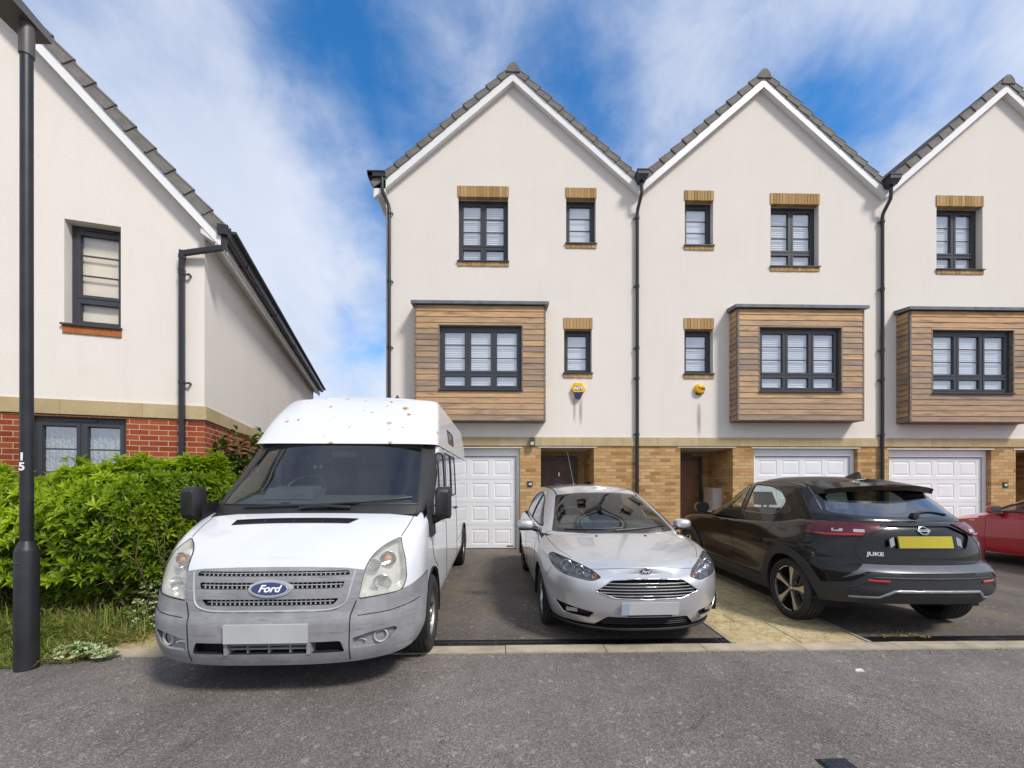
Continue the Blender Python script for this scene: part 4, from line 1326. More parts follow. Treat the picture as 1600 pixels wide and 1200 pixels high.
def arch_liner(mb,cx,cz,r,y0,y1,n=20):
    """dark half barrel inside the arch"""
    for i in range(n):
        a=PI*(-.08)+PI*1.16*i/n; b=PI*(-.08)+PI*1.16*(i+1)/n
        p=(cx+r*math.cos(a),cz+r*math.sin(a)); q=(cx+r*math.cos(b),cz+r*math.sin(b))
        mb.quad((p[0],y0,p[1]),(q[0],y0,q[1]),(q[0],y1,q[1]),(p[0],y1,p[1]))
        mb.quad((p[0],y0,p[1]),(q[0],y0,q[1]),(cx,y0,cz-.1),(cx,y0,cz-.1)) if False else None
    # inner disc
    pts=[(cx+r*math.cos(PI*(-.08)+PI*1.16*i/n),y0,cz+r*math.sin(PI*(-.08)+PI*1.16*i/n)) for i in range(n+1)]
    mb.poly(pts)

def circle_poly(cx,cz,r,z_low,n=28,xs=1.0):
    """wheel opening: arch of a circle, continued straight down to z_low"""
    pts=[(cx+r*xs*math.cos(PI*i/n),cz+r*math.sin(PI*i/n)) for i in range(n+1)]
    return pts+[(cx-r*xs,z_low),(cx+r*xs,z_low)][0:1]+[(cx+r*xs,z_low)]

def m_carglass(name,tint,base=.05):
    return m_pane(name,tint,base)
M['glass_clear']=m_carglass('car_glass',(.74,.80,.78),.05)
M['glass_tint']=m_carglass('tinted_car_glass',(.30,.34,.33),.05)
M['glass_dark']=m_carglass('dark_car_glass',(.10,.115,.12),.20)
M['lens']=m_carglass('clear_lens',(.93,.93,.92),.05)
def m_lens_old():
    t=NT('yellowed_headlamp_lens'); co=t.coord(); nz=t.noise(co,9,4,.6)
    tr=t.node('ShaderNodeBsdfTransparent'); tr.inputs[0].default_value=(.95,.945,.90,1)
    df=t.node('ShaderNodeBsdfDiffuse'); df.inputs[0].default_value=(.72,.70,.62,1)
    gl=t.node('ShaderNodeBsdfGlossy'); gl.inputs['Roughness'].default_value=.08
    a=t.node('ShaderNodeMixShader'); t.link(t.ramp(nz,[(.3,.10),(.75,.38)]),a.inputs[0]); t.link(tr.outputs[0],a.inputs[1]); t.link(df.outputs[0],a.inputs[2])
    b=t.node('ShaderNodeMixShader'); t.link(t.math('ADD',t.math('MULTIPLY',t.schlick(),.9),.03),b.inputs[0]); t.link(a.outputs[0],b.inputs[1]); t.link(gl.outputs[0],b.inputs[2])
    t.link(b.outputs[0],t.out.inputs[0]); return t.mat
M['lens_old']=m_lens_old()
M['red_lens']=simple('red_lamp_lens',(.42,.012,.016),.12,coat=1.0,var=.1)
M['red_dark']=simple('dark_red_lamp_lens',(.075,.0015,.004),.22,coat=.25,var=.15)
M['amber']=simple('amber_bulb',(.62,.24,.05),.3)
M['seat']=simple('grey_seat_cloth',(.045,.045,.048),.9)
M['dash']=simple('grey_dashboard',(.055,.056,.058),.7)
M['cabin']=simple('pale_headlining',(.30,.29,.26),.9)

def bucket(bm_faces,depth,direction,scale=.86):
    """reflector bowl behind a lens: shrunken copy pushed along direction with walls"""
    b=bm_faces.copy()
    be=[e for e in b.edges if e.is_boundary]
    bv=set(v for e in be for v in e.verts)
    c=Vector((0,0,0)); 
    for v in b.verts: c+=v.co
    c/=len(b.verts)
    rim={v:b.verts.new(v.co) for v in bv}
    for e in be:
        a,d=e.verts
        try: b.faces.new((a,d,rim[d],rim[a]))
        except ValueError: pass
    rs=set(rim.values()); D=Vector(direction)*depth
    for v in b.verts:
        if v not in rs: v.co=c+(v.co-c)*scale+D
    bmesh.ops.recalc_face_normals(b,faces=b.faces); b.normal_update()
    return b

def dish(mb,c,d,r,depth=.06,n=20):
    """small lamp bowl opening along d"""
    d=Vector(d).normalized(); a=d.cross(Vector((0,0,1))).normalized(); b=d.cross(a); c=Vector(c)
    prof=[(r*1.08,-.004),(r,0.0),(r*.85,-depth*.45),(r*.5,-depth*.85),(r*.12,-depth)]
    v=[]
    for rr,h in prof:
        for j in range(n):
            t=2*PI*j/n; p=c+d*h+(a*math.cos(t)+b*math.sin(t))*rr; v.append(tuple(p))
    f=[(i*n+j,i*n+(j+1)%n,(i+1)*n+(j+1)%n,(i+1)*n+j) for i in range(len(prof)-1) for j in range(n)]
    mb.add(v,f)
    v2=[tuple(c-d*(depth*.95)+(a*math.cos(2*PI*j/n)+b*math.sin(2*PI*j/n))*r*.22) for j in range(n)]
    w2=[tuple(c-d*(depth*.35)+(a*math.cos(2*PI*j/n)+b*math.sin(2*PI*j/n))*r*.16) for j in range(n)]
    mb.add(v2+w2,[(j,(j+1)%n,n+(j+1)%n,n+j) for j in range(n)]+[tuple(range(n,2*n))])

def seat(mb,x,y,z,w=.46,hr=True):
    """upright front seat seen through glass: back and headrest (x = back face centre)"""
    for (xa,xb,za,zb,ww) in ((x-.08,x+.06,z,z+.52,w/2),(x-.10,x+.03,z+.56,z+.74,.13)):
        mb.hexa([(xa,y-ww,za),(xb,y-ww,za),(xb,y+ww,za),(xa,y+ww,za),(xa-.06,y-ww*.8,zb),(xb-.08,y-ww*.8,zb),(xb-.08,y+ww*.8,zb),(xa-.06,y+ww*.8,zb)])
    mb.box(x-.05,x-.03,y-.05,y-.03,z+.5,z+.6); mb.box(x-.05,x-.03,y+.03,y+.05,z+.5,z+.6)
def steering(mb,x,y,z,r=.19,tilt=.45):
    pts=[]
    ax=Vector((-math.sin(tilt),0,math.cos(tilt)))
    for k in range(29):
        a=2*PI*k/28; pts.append(Vector((x,y,z))+Vector((0,1,0))*r*math.cos(a)+ax*r*math.sin(a))
    mb.tube(pts,.016,8,cap=False)
    mb.obox((x,y,z),Vector((0,.06,0)),ax*.05,Vector((.03,0,.02)))
    for s in (1,-1): mb.obox((x,y+s*.11,z),Vector((0,.07,0)),ax*.015,Vector((.012,0,.006)))
    mb.obox((x,y,z-.12),Vector((0,.015,0)),ax*.08,Vector((.01,0,.005)))
def cond_side(s,ny=.15): return lambda f: f.calc_center_median().y*s>0 and f.normal.y*s>ny
def cond_front(nx=.12,xmin=-99): return lambda f: f.normal.x>nx and f.calc_center_median().x>xmin
def cond_rear(nx=.10,xmax=99): return lambda f: f.normal.x<-nx and f.calc_center_median().x<xmax
# ------------------------------------------------------------------ white high-roof van
VAN=empty('van',(-1.625,3.90,0.0),-PI/2,'white high-roof van with rusty roof spots and scuffed grey front bumper','van')
VAN.rotation_euler=(0,R(1.55),-PI/2+R(.9)); VAN.scale=(1.03,1.03,1.03)
VW=.985
def van_lower():
    return hull(xf=[(.20,.83),(.27,.885),(.40,.925),(.55,.925),(.62,.90),(.75,.875),(.90,.825),(1.1,.64),(1.3,.30)],
      xr=[(.2,-4.72),(.5,-4.74),(1.3,-4.74)],
      w=[(.2,.90),(.30,.93),(.45,.958),(.75,.958),(1.0,.952),(1.30,.942)],
      zb=[(-4.74,.36),(-.6,.36),(.40,.37),(.65,.30),(.95,.265)],
      zt=[(-4.8,1.285),(-.25,1.28),(.0,1.25),(.25,1.17),(.5,1.07),(.70,.98),(.80,.93),(.95,.86)],
      zc=[(-4.8,1.285),(-.1,1.27),(.13,1.25),(.35,1.17),(.60,1.05),(.78,.94),(.95,.87)],
      cf=(.55,3.0),cr=(.10,4.0),rad=[(-5,.004),(-.2,.004),(.1,.035),(.4,.05),(1,.05)],nu=110,nv=34,ntop=12,ref=.6,crown=2.6,fix=16)
def van_upper():
    return hull(xf=[(1.05,.33),(1.28,.14),(1.6,-.24),(1.93,-.62),(2.0,-.70)],xr=[(1.15,-4.74),(2.0,-4.72)],
      w=[(1.05,.948),(1.15,.948),(1.28,.945),(1.6,.935),(1.93,.912),(2.0,.905)],
      zb=[(-5,1.08),(1,1.08)],zt=[(-5,1.985),(1,1.985)],zc=[(-5,2.0),(1,2.0)],
      cf=(.34,3.1),cr=(.10,4.0),rad=.0,nu=110,nv=28,ntop=4,ref=1.4)
def van_cap():
    return hull(xf=[(1.86,-.52),(1.94,-.605),(2.1,-.76),(2.35,-1.08),(2.5,-1.34),(2.62,-1.62)],xr=[(1.9,-4.72),(2.3,-4.70),(2.62,-4.60)],
      w=[(1.86,.922),(1.93,.918),(2.1,.90),(2.35,.86),(2.62,.79)],
      zb=[(-5,1.875),(1,1.875)],zt=[(-5,2.455),(1,2.455)],zc=[(-5,2.51),(-1.9,2.51),(-1.4,2.49),(-1.0,2.455)],
      cf=(.30,6.0),cr=(.15,4.0),rad=.05,nu=100,nv=22,ntop=10,ref=2.2)
#FEATURES

def facing(surf,a,b,axes,direction,lift=0.0):
    """point on a surface and a text frame lying on it"""
    p,n_=surf.proj(a,b,axes,direction,lift)
    D=Vector(direction)
    if n_.dot(D)>0: n_=-n_
    rt=Vector((0,0,1)).cross(n_).normalized(); up=n_.cross(rt)
    return p,(rt,up,n_)
def interior_slots(bm,zmin,xmax,xmin=-99,zlow=.5):
    """dark floor / underbody faces get material slot 1"""
    for f in bm.faces:
        c=f.calc_center_median()
        if (f.normal.z>.85 and c.z>zmin and xmin<c.x<xmax) or (f.normal.z<-.6 and c.z<zlow): f.material_index=1
FX=(-1,0,0)
M['van_white']=m_paint('white_van_paint',(.63,.645,.67),coat=.8,dirt=.25)
def m_rust():
    t=NT('rust_spotted_white_paint'); co=t.coord(); s=t.sep(co)
    vo=t.node('ShaderNodeTexVoronoi'); vo.inputs['Scale'].default_value=8.0; 
    wv=t.noise(co,30,4,.7); 
    q=t.node('ShaderNodeVectorMath',operation='ADD'); t.link(co,q.inputs[0]); t.link(t.comb(t.math('MULTIPLY',wv,.05),t.math('MULTIPLY',wv,.05),t.math('MULTIPLY',wv,.09)),q.inputs[1])
    t.link(t.mapping(q.outputs[0],(1,1,.8)),vo.inputs['Vector'])
    cell=t.sep(vo.outputs['Color']); size=t.math('MULTIPLY',t.math('ADD',t.math('MULTIPLY',t.math('POWER',cell[0],2.2),.30),.045),1.0)
    spot=t.math('SUBTRACT',1.0,t.math('DIVIDE',vo.outputs['Distance'],t.math('ADD',size,.01)),clamp=True)
    front=t.math('MULTIPLY',t.math('GREATER_THAN',s[0],-1.75),t.math('GREATER_THAN',cell[1],.12))
    fac=t.math('MULTIPLY',t.ramp(spot,[(.06,0.0),(.45,1.0)]),front)
    halo=t.math('MULTIPLY',t.ramp(spot,[(.0,0.0),(.12,.45)]),front)
    base=t.mix(halo,(.65,.66,.675),(.60,.46,.26))
    col=t.mix(fac,base,t.ramp(t.noise(co,60,3),[(.3,(.28,.10,.015)),(.7,(.52,.25,.05))]))
    t.pbr(col,t.math('ADD',.35,t.math('MULTIPLY',fac,.5)),0,None,.5); return t.mat
M['van_rust']=m_rust()
def m_scuffed():
    t=NT('scuffed_grey_bumper'); co=t.coord()
    n=t.noise(co,3.5,6,.7); sc=t.noise(t.mapping(co,(4,3,60),(0,.15,0)),1.2,5,.75,.4); f=t.noise(co,90,3,.6)
    c=t.ramp(n,[(.3,(.175,.177,.185)),(.55,(.255,.256,.265)),(.75,(.34,.34,.345))])
    c=t.mix(t.ramp(sc,[(.56,0.0),(.66,.6)]),c,(.085,.085,.09))
    c=t.mix(t.ramp(t.noise(t.mapping(co,(1,1,14),loc=(4,4,1)),2.0,5,.7),[(.60,0.0),(.72,.6)]),c,(.46,.46,.46))
    t.pbr(c,.62,0,t.bump(f,.25,.002),spec=.4); return t.mat
M['scuff']=m_scuffed()
M['scuff_light']=simple('light_grey_grille_plastic',(.38,.39,.40),.5,var=.12,nscale=9)
M['plate_grey']=simple('blank_grey_plate',(.44,.445,.45),.4,var=.05,nscale=5)
M['ford_blue']=simple('deep_blue_enamel',(.010,.022,.10),.15,coat=1.0)

vl=van_lower(); vu=van_upper(); vc=van_cap()
VS=Surf(vl,vu,vc)
FR_=lambda f: f.normal.x>-.25 and f.calc_center_median().x>.15
# --- wheel openings
lin=MB()
for cx in (0,-3.75):
    for s in (1,-1):
        pl=circle_poly(cx,.335,.40,.1)
        fs=cut(vl,pl,SIDE,cond_side(s,.02)); bmesh.ops.delete(vl,geom=fs,context='FACES')
        arch_liner(lin,cx,.335,.405,s*.55,s*.975)
lin.build_each('wheel_arch',M['arch_dark'],VAN)
# --- lamps
HLP=rounded([(.575,.700),(.845,.722),(.87,.80),(.85,.95),(.79,1.075),(.70,1.035),(.635,.975),(.605,.89)],[.02,.03,.05,.05,.015,.05,.04,.03],3)
for s in (1,-1):
    fs=cut(vl,[(s*a,b) for a,b in HLP],FRONT,FR_)
    L=extract(vl,fs)
    d=Vector((-1,-s*.25,.05)).normalized()
    bk=bucket(L,.10,d,.84)
    push(L,.003)
    hl=bm_obj('headlight',L,M['lens_old'],VAN,50)
    bm_obj('reflector',bk,simple('pale_lamp_bowl',(.72,.72,.71),.22,.3,var=.05),hl,40)
    mb=MB()
    for (yy,zz,rr) in ((.72,.775,.062),(.655,.90,.045),(.745,.935,.055)):
        h=VS.proj(s*yy,zz,FRONT,FX)
        p=Vector(h[0])+d*.045; dish(mb,p,-d,rr,.055)
    mb.build('lamp_bowl',M['chrome'],hl,smooth=50)
    mb=MB()
    h=VS.proj(s*.745,.935,FRONT,FX); p=Vector(h[0])+d*.06; mb.lathe([(0,.028),(.02,.022),(.030,0),(.02,-.02),(0,-.028)],tuple(p),'x',14); mb.build('indicator_bulb',M['amber'],hl,smooth=60)
    mb=MB(); 
    strip(mb,VS,[(s*a,b) for a,b in HLP],FRONT,FX,.0045,.0,closed=True); mb.build('gasket',M['black_trim'],hl)
# --- grey bumper and grille surround
BP=[(-1.3,.05),(-1.3,.83),(-1.0,.80),(-.90,.745),(-.80,.715),(-.578,.695),(-.592,.80),(-.608,.885),(-.48,.902),(-.25,.910),(0,.912),(.25,.910),(.48,.902),(.608,.885),(.592,.80),(.578,.695),(.80,.715),(.90,.745),(1.0,.80),(1.3,.83),(1.3,.05)]
fs=cut(vl,BP,FRONT,lambda f:f.calc_center_median().x>.05 and f.normal.x>-.3)
fs=[f for f in fs if f.calc_center_median().x>.30]
bp=extract(vl,fs)
push(bp,.006)
def slot(bm,poly,vec):
    fs=cut(bm,poly,FRONT,lambda f:f.normal.x>.1 and f.calc_center_median().x>.3)
    nb=extract(bm,fs); rim_walls(nb,vec=vec,keep=False); return nb
G=[]
slots=[(.860,.890,.505,.515),(.778,.820,.485,.47),(.672,.712,.455,.42)]
for z0,z1,w1,w0 in slots:
    G.append((slot(bp,rounded([(-w0,z0),(w0,z0),(w1,z1),(-w1,z1)],.012,2),(-.035,0,0)),z0,z1,w0,w1))
inte=slot(bp,rounded([(-.50,.355),(.50,.355),(.475,.432),(-.475,.432)],.015,2),(-.07,0,0))
fogs=[slot(bp,rounded([(s*.55,.375),(s*.55,.445),(s*.66,.475),(s*.80,.49),(s*.83,.475),(s*.77,.40),(s*.70,.375)],.015,2),(-.035,0,0)) for s in (1,-1)]
BS=Surf(bp)
bump=bm_obj('bumper',bp,[M['scuff'],M['arch_dark']],VAN,35)
gr=None
gm=MB(); gb=MB()
for nb,z0,z1,w0,w1 in G:
    n0=len(gm.v)
    nb.verts.ensure_lookup_table(); nb.verts.index_update()
    gm.add([tuple(v.co) for v in nb.verts],[tuple(v.index for v in f.verts) for f in nb.faces]); nb.free()
    n_=int(2*w1/.031)
    def px_(y,z):
        h=VS.proj(y,z,FRONT,FX); return h[0].x-.012
    for i in range(1,n_):
        y=-w1+2*w1*i/n_
        if abs(y)>w0-.005: continue
        gb.hexa([(px_(y,z0)-.010,y-.0035,z0-.004),(px_(y,z0)-.010,y+.0035,z0-.004),(px_(y,z1)-.010,y+.0035,z1+.004),(px_(y,z1)-.010,y-.0035,z1+.004),
                 (px_(y,z0),y-.0035,z0-.004),(px_(y,z0),y+.0035,z0-.004),(px_(y,z1),y+.0035,z1+.004),(px_(y,z1),y-.0035,z1+.004)])
    zm=(z0+z1)/2; pts=[(px_(-w0+2*w0*i/24,zm)+.001,-w0+2*w0*i/24,zm) for i in range(25)]
    gb.tube(pts,.0042,5)
gq=gm.build('grille',M['arch_dark'],VAN); gb.build('grille_mesh',M['scuff_light'],gq)
# raised rib round the grille
mb=MB(); strip(mb,BS,rounded([(-.545,.885),(-.50,.665),(-.40,.635),(.40,.635),(.50,.665),(.545,.885)],[0,.05,.06,.06,.05,0],4),FRONT,FX,.008,-.002)
mb.build('grille_rib',M['scuff_light'],bump,smooth=60)
# badge
p,fr=facing(VS,0,.782,FRONT,FX,.016)
def oval(mb,p,fr,a,b,d0,d1,n=36,s1=1.0):
    rt,up,no=fr
    A=[p+rt*a*math.cos(2*PI*i/n)+up*b*math.sin(2*PI*i/n)+no*d0 for i in range(n)]
    B=[p+rt*a*s1*math.cos(2*PI*i/n)+up*b*s1*math.sin(2*PI*i/n)+no*d1 for i in range(n)]
    mb.add([tuple(q) for q in A+B],[(i,(i+1)%n,n+(i+1)%n,n+i) for i in range(n)]+[tuple(range(n,2*n))])
bd=MB(); oval(bd,p,fr,.150,.064,-.03,.0,s1=.93); bdo=bd.build('badge',M['scuff_light'],VAN,smooth=40)
bd=MB(); oval(bd,p,fr,.132,.053,.0,.006,s1=.97); bd.build('badge_rim',M['chrome'],bdo,smooth=40)
bd=MB(); oval(bd,p,fr,.120,.044,.0,.0085,s1=.98); bd.build('badge_field',M['ford_blue'],bdo,smooth=40)
text_obj('badge_lettering','Ford',.066,M['letter_white'],bdo,tuple(p+fr[2]*.009),fr,.0008,shear=.35,bold=.0016,sx=1.12)
# blank plate
p,fr=facing(VS,0,.497,FRONT,FX,.012)
mb=MB(); mb.obox(p,fr[0]*.272,fr[1]*.062,fr[2]*.010); mb.build('number_plate',M['plate_grey'],VAN)
# lower intake struts and fogs
mb=MB(); inte.verts.index_update(); mb.add([tuple(v.co) for v in inte.verts],[tuple(v.index for v in f.verts) for f in inte.faces]); inte.free()
ik=mb.build('lower_intake',M['arch_dark'],VAN)
mb=MB()
for y in (-.27,.27): mb.hexa([(.84,y-.02,.35),(.84,y+.02,.35),(.84,y+.02,.436),(.84,y-.02,.436),(.925,y-.012,.35),(.925,y+.012,.35),(.925,y+.012,.436),(.925,y-.012,.436)])
for z in (.385,.41): mb.box(.86,.905,-.27,.27,z-.005,z+.005)
for y in (-.14,0,.14): mb.box(.86,.90,y-.006,y+.006,.352,.434)
mb.build('strut',M['scuff'],ik)
for k,s in enumerate((1,-1)):
    nb=fogs[k]; nb.verts.index_update(); mb=MB(); mb.add([tuple(v.co) for v in nb.verts],[tuple(v.index for v in f.verts) for f in nb.faces]); nb.free()
    fo=mb.build('fog_lamp',M['scuff'],VAN)
    h=VS.proj(s*.725,.432,FRONT,FX); d=Vector((1,s*.35,0)).normalized()
    mb=MB(); dish(mb,Vector(h[0])-d*.028,d,.036,.04); mb.build('lamp_bowl',M['plastic_black'],fo,smooth=50)
    mb=MB(); c=Vector(h[0])-d*.02; a=d.cross(Vector((0,0,1))).normalized(); b=d.cross(a)
    mb.tube([tuple(c+(a*math.cos(2*PI*i/20)+b*math.sin(2*PI*i/20))*.044) for i in range(21)],.009,6,cap=False); mb.build('lamp_ring',M['scuff_light'],fo,smooth=60)
    h=VS.proj(s*.60,.415,FRONT,FX); mb=MB(); mb.tube([tuple(Vector(h[0])+Vector((-.02,(-.035+.07*i/8),.012*math.sin(PI*i/8)))) for i in range(9)],.006,6); mb.build('tow_eye',M['steel'],fo)
# seams
sm=MB()
for s in (1,-1):
    strip(sm,BS,[(s*.565,.69),(s*.535,.60),(s*.525,.24)],FRONT,FX,.0045,-.001)
    strip(sm,BS,[(s*.58,.592),(s*.78,.602),(s*.92,.625),(s*.97,.64)],FRONT,FX,.0035,-.001)
sm.build_each('bumper_seam',M['arch_dark'],bump)
sm=MB()
for s in (1,-1):
    strip(sm,VS,[(s*.79,1.08),(s*.815,1.15),(s*.835,1.25)],FRONT,FX,.0035,-.001)
    # doors
    D=(0,-s,0)
    for path in ([(.06,1.24),(-.02,1.0),(-.12,.80),(-.36,.68),(-.43,.40)],[(-1.12,1.87),(-1.12,.40)],[(-2.42,1.87),(-2.42,.40)],[(-4.6,.62),(-2.45,.62)]):
        strip(sm,VS,path,SIDE,D,.0045,-.001)
    strip(sm,VS,[(-.58,1.872),(-4.6,1.872)],SIDE,D,.006,-.001)
sm.build_each('panel_gap',M['arch_dark'],VAN)
# --- hood vent
vp=rounded([(-.52,1.16),(-.50,1.205),(.40,1.222),(.345,1.172)],.012,2)
tp=lambda x,y:VS.proj(x,y,(Vector((1,0,0)),Vector((0,1,0))),(0,0,-1))
fs=cut(vl,[(.345,-.565),(.275,-.565),(.275,.40),(.345,.345)],(Vector((1,0,0)),Vector((0,1,0))),lambda f:f.normal.z>.3 and f.calc_center_median().x>.1)
nb=extract(vl,fs); 
vs_=Surf(nb)
rim_walls(nb,vec=(0,0,-.02),keep=False); vent=bm_obj('bonnet_vent',nb,M['plastic_black'],VAN)
mb=MB()
for k in range(1,5):
    x=.275+.07*k/5
    strip(mb,VS,[(x,-.56),(x,.34+.0)],(Vector((1,0,0)),Vector((0,1,0))),(0,0,-1),.0035,-.006)
for y in (-.33,-.1,.13): strip(mb,VS,[(.278,y),(.342,y)],(Vector((1,0,0)),Vector((0,1,0))),(0,0,-1),.006,-.003)
strip(mb,VS,[(.345,-.565),(.275,-.565),(.275,.40),(.345,.345)],(Vector((1,0,0)),Vector((0,1,0))),(0,0,-1),.006,.0,closed=True)
mb.build('vent_slats',M['plastic_black'],vent)
# --- windscreen, pillars
WS=rounded([(-.83,1.302),(.83,1.302),(.83,1.30),(.765,1.862),(.35,1.872),(0,1.874),(-.35,1.872),(-.765,1.862),(-.83,1.30)],[0,0,.0,.03,.2,.2,.2,.03,.0],4)
fs=cut(vu,WS,FRONT,lambda f:f.normal.x>.1 and f.calc_center_median().x>-1.2)
nb=extract(vu,fs); ws=bm_obj('windscreen',nb,M['glass_clear'],VAN,60)
AP={}
for s in (1,-1):
    ap=[(s*a,b) for a,b in [(.76,1.90),(.83,1.30),(.86,1.0),(1.0,1.0),(1.0,1.23),(.94,1.40),(.885,1.90)]]
    fs=cut(vu,ap,FRONT,lambda f:f.normal.x>.16 and f.calc_center_median().y*s>0 and f.calc_center_median().x>-1.0)
    fs=[f for f in fs if f.calc_center_median().z>1.2]
    nb=extract(vu,fs); push(nb,.002); bm_obj('windscreen_pillar',nb,M['black_trim'],VAN,40)
mb=MB(); strip(mb,VS,WS,FRONT,FX,.008,.0,closed=True); mb.build('windscreen_seal',M['black_trim'],ws)
fs=cut(vu,[(-.86,1.0),(.86,1.0),(.83,1.300),(-.83,1.300)],FRONT,lambda f:f.normal.x>.1 and f.calc_center_median().x>-1.2)
nb=extract(vu,fs); bm_obj('cowl',nb,M['black_trim'],VAN,60)
wp=MB()
def blade(a,b,piv):
    P=[]
    for i in range(13):
        t=i/12; h=VS.proj(a[0]+(b[0]-a[0])*t,a[1]+(b[1]-a[1])*t,FRONT,FX,.022); P.append(tuple(h[0]))
    wp.tube(P,.010,6); 
    q=VS.proj(piv[0],piv[1],FRONT,FX,.03)[0]; m=P[6]
    wp.tube([tuple(q),tuple((Vector(q)+Vector(m))/2+Vector((.03,0,.01))),m],[.014,.012,.008],6)
blade((-.60,1.285),(.25,1.312),(.30,1.285)); blade((.10,1.295),(.78,1.36),(-.12,1.28))
wp.build('wiper',M['plastic_black'],VAN,smooth=50)
# --- side glass
for s in (1,-1):
    D=(0,-s,0)
    for nm,pl,g in (('door_window',rounded([(-.14,1.27),(-.46,1.60),(-.66,1.79),(-1.04,1.80),(-1.06,1.27)],[.03,.2,.05,.05,.05],3),'glass_tint'),
                  ('side_window',rounded([(-1.20,1.30),(-1.20,1.82),(-2.36,1.82),(-2.36,1.30)],.06,3),'glass_dark')):
        fs=cut(vu,pl,SIDE,cond_side(s,.3)); nb=extract(vu,fs); o=bm_obj(nm,nb,M[g],VAN,60)
        mb=MB(); strip(mb,VS,pl,SIDE,D,.011,-.002,closed=True)
        if nm=='door_window': strip(mb,VS,[(-.60,1.73),(-.61,1.27)],SIDE,D,.012,-.002)
        else: strip(mb,VS,[(-1.78,1.82),(-1.78,1.30)],SIDE,D,.016,-.002)
        mb.build('window_seal',M['black_trim'],o)
    pl=rounded([(-1.75,1.985),(-1.75,2.15),(-2.40,2.15),(-2.40,1.985)],.04,3)
    fs=cut(vc,pl,SIDE,cond_side(s,.2)); nb=extract(vc,fs); o=bm_obj('roof_window',nb,M['glass_dark'],VAN,60)
    mb=MB(); strip(mb,VS,pl,SIDE,D,.010,-.002,closed=True); mb.build('window_seal',M['black_trim'],o)
    mb=MB(); a=VS.proj(-2.30,1.12,SIDE,D,.015)[0]; b=VS.proj(-2.12,1.12,SIDE,D,.015)[0]; mb.tube([tuple(a),tuple((a+b)/2+Vector((0,s*.012,0))),tuple(b)],.016,8); mb.build('handle',M['plastic_black'],VAN,smooth=60)
    mb=MB(); a=VS.proj(-.98,1.10,SIDE,D,.015)[0]; b=VS.proj(-.80,1.10,SIDE,D,.015)[0]; mb.tube([tuple(a),tuple((a+b)/2+Vector((0,s*.012,0))),tuple(b)],.016,8); mb.build('handle',M['plastic_black'],VAN,smooth=60)
    # mirror
    mb=MB(); zc=1.315
    prof=[(-.085,-.14),(.075,-.14),(.088,-.12),(.088,.12),(.07,.14),(-.07,.14),(-.09,.11),(-.092,-.11)]
    def ringm(x,sc): return [(x,s*(1.065+py*sc*.76),zc+pz*sc) for py,pz in prof]
    r0,r1,r2,r3=ringm(-.02,.96),ringm(.04,1.0),ringm(.10,.95),ringm(.135,.70)
    n_=len(prof); V=r0+r1+r2+r3
    F_=[(k*n_+i,k*n_+(i+1)%n_,(k+1)*n_+(i+1)%n_,(k+1)*n_+i) for k in range(3) for i in range(n_)]+[tuple(range(3*n_,4*n_))]
    mb.add(V,F_); mo=mb.build('mirror',M['black_trim'],VAN,smooth=45)
    mb=MB(); mb.poly(ringm(-.012,.93)); mb.build('mirror_glass',M['chrome'],mo)
    mb=MB(); mb.tube([(.03,s*1.08,zc-.10),(.04,s*1.02,zc-.135),(.03,s*.95,zc-.16)],[.035,.032,.045],10)
    mb.hexa([(.12,s*.955,1.02),(-.06,s*.955,1.02),(-.06,s*.985,1.03),(.10,s*.985,1.03),(.13,s*.93,1.30),(-.08,s*.93,1.34),(-.08,s*.965,1.32),(.10,s*.965,1.29)])
    mb.build('mirror_arm',M['black_trim'],mo,smooth=45)
    mb=MB(); 
    h=VS.proj(-.02,1.02,SIDE,D,.002)[0]; mb.lathe([(0,s*.012),(.018,s*.010),(.022,0)],tuple(h),'y',12); mb.build('side_repeater',M['amber'],VAN,smooth=60)
# --- shells
interior_slots(vl,1.2,.10,zlow=.55)
bm_obj('body',vl,[M['van_white'],M['arch_dark']],VAN,35)
bm_obj('cab',vu,[M['van_white'],M['arch_dark']],VAN,35)
bm_obj('high_roof',vc,[M['van_rust'],M['arch_dark']],VAN,35)
mb=MB(); mb.tube([(-.93,.33,2.30),(-.95,.33,2.34)],[.022,.010],8); mb.tube([(-.95,.33,2.335),(-1.0,.33,2.38)],.005,6)
h=tp(-1.45,.33); mb=MB(); mb.lathe([(.035,0),(.028,.02),(.012,.03),(.010,.05),(0,.052)],tuple(h[0]),'z',12); mb.build('aerial_base',M['plastic_black'],VAN,smooth=50)
# --- cab furniture
mb=MB(); mb.hexa([(.10,-.84,1.0),(.10,.84,1.0),(-.55,.88,1.0),(-.55,-.88,1.0),(.0,-.80,1.285),(.0,.80,1.285),(-.50,.84,1.36),(-.50,-.84,1.36)])
mb.hexa([(-.25,-.66,1.33),(-.25,-.18,1.33),(-.55,-.18,1.33),(-.55,-.66,1.33),(-.32,-.62,1.43),(-.32,-.22,1.43),(-.55,-.22,1.45),(-.55,-.62,1.45)])
mb.build('dashboard',M['dash'],VAN,smooth=30)
mb=MB(); steering(mb,-.62,-.42,1.40,.20,.75); mb.build('steering_wheel',M['plastic_black'],VAN,smooth=50)
for y in (-.48,.12,.58):
    mb=MB(); seat(mb,-1.15,y,1.12,.44 if y<0 else .42); mb.build('seat',M['seat'],VAN,smooth=40)
mb=MB(); mb.box(-2.45,-2.42,-.86,.86,1.28,1.93); mb.build('bulkhead',M['dash'],VAN)
mb=MB(); h=VS.proj(0,1.80,FRONT,FX,-.06)[0]; mb.box(h.x-.04,h.x-.02,-.12,.12,1.74,1.80); mb.build('rear_view_mirror',M['plastic_black'],VAN)
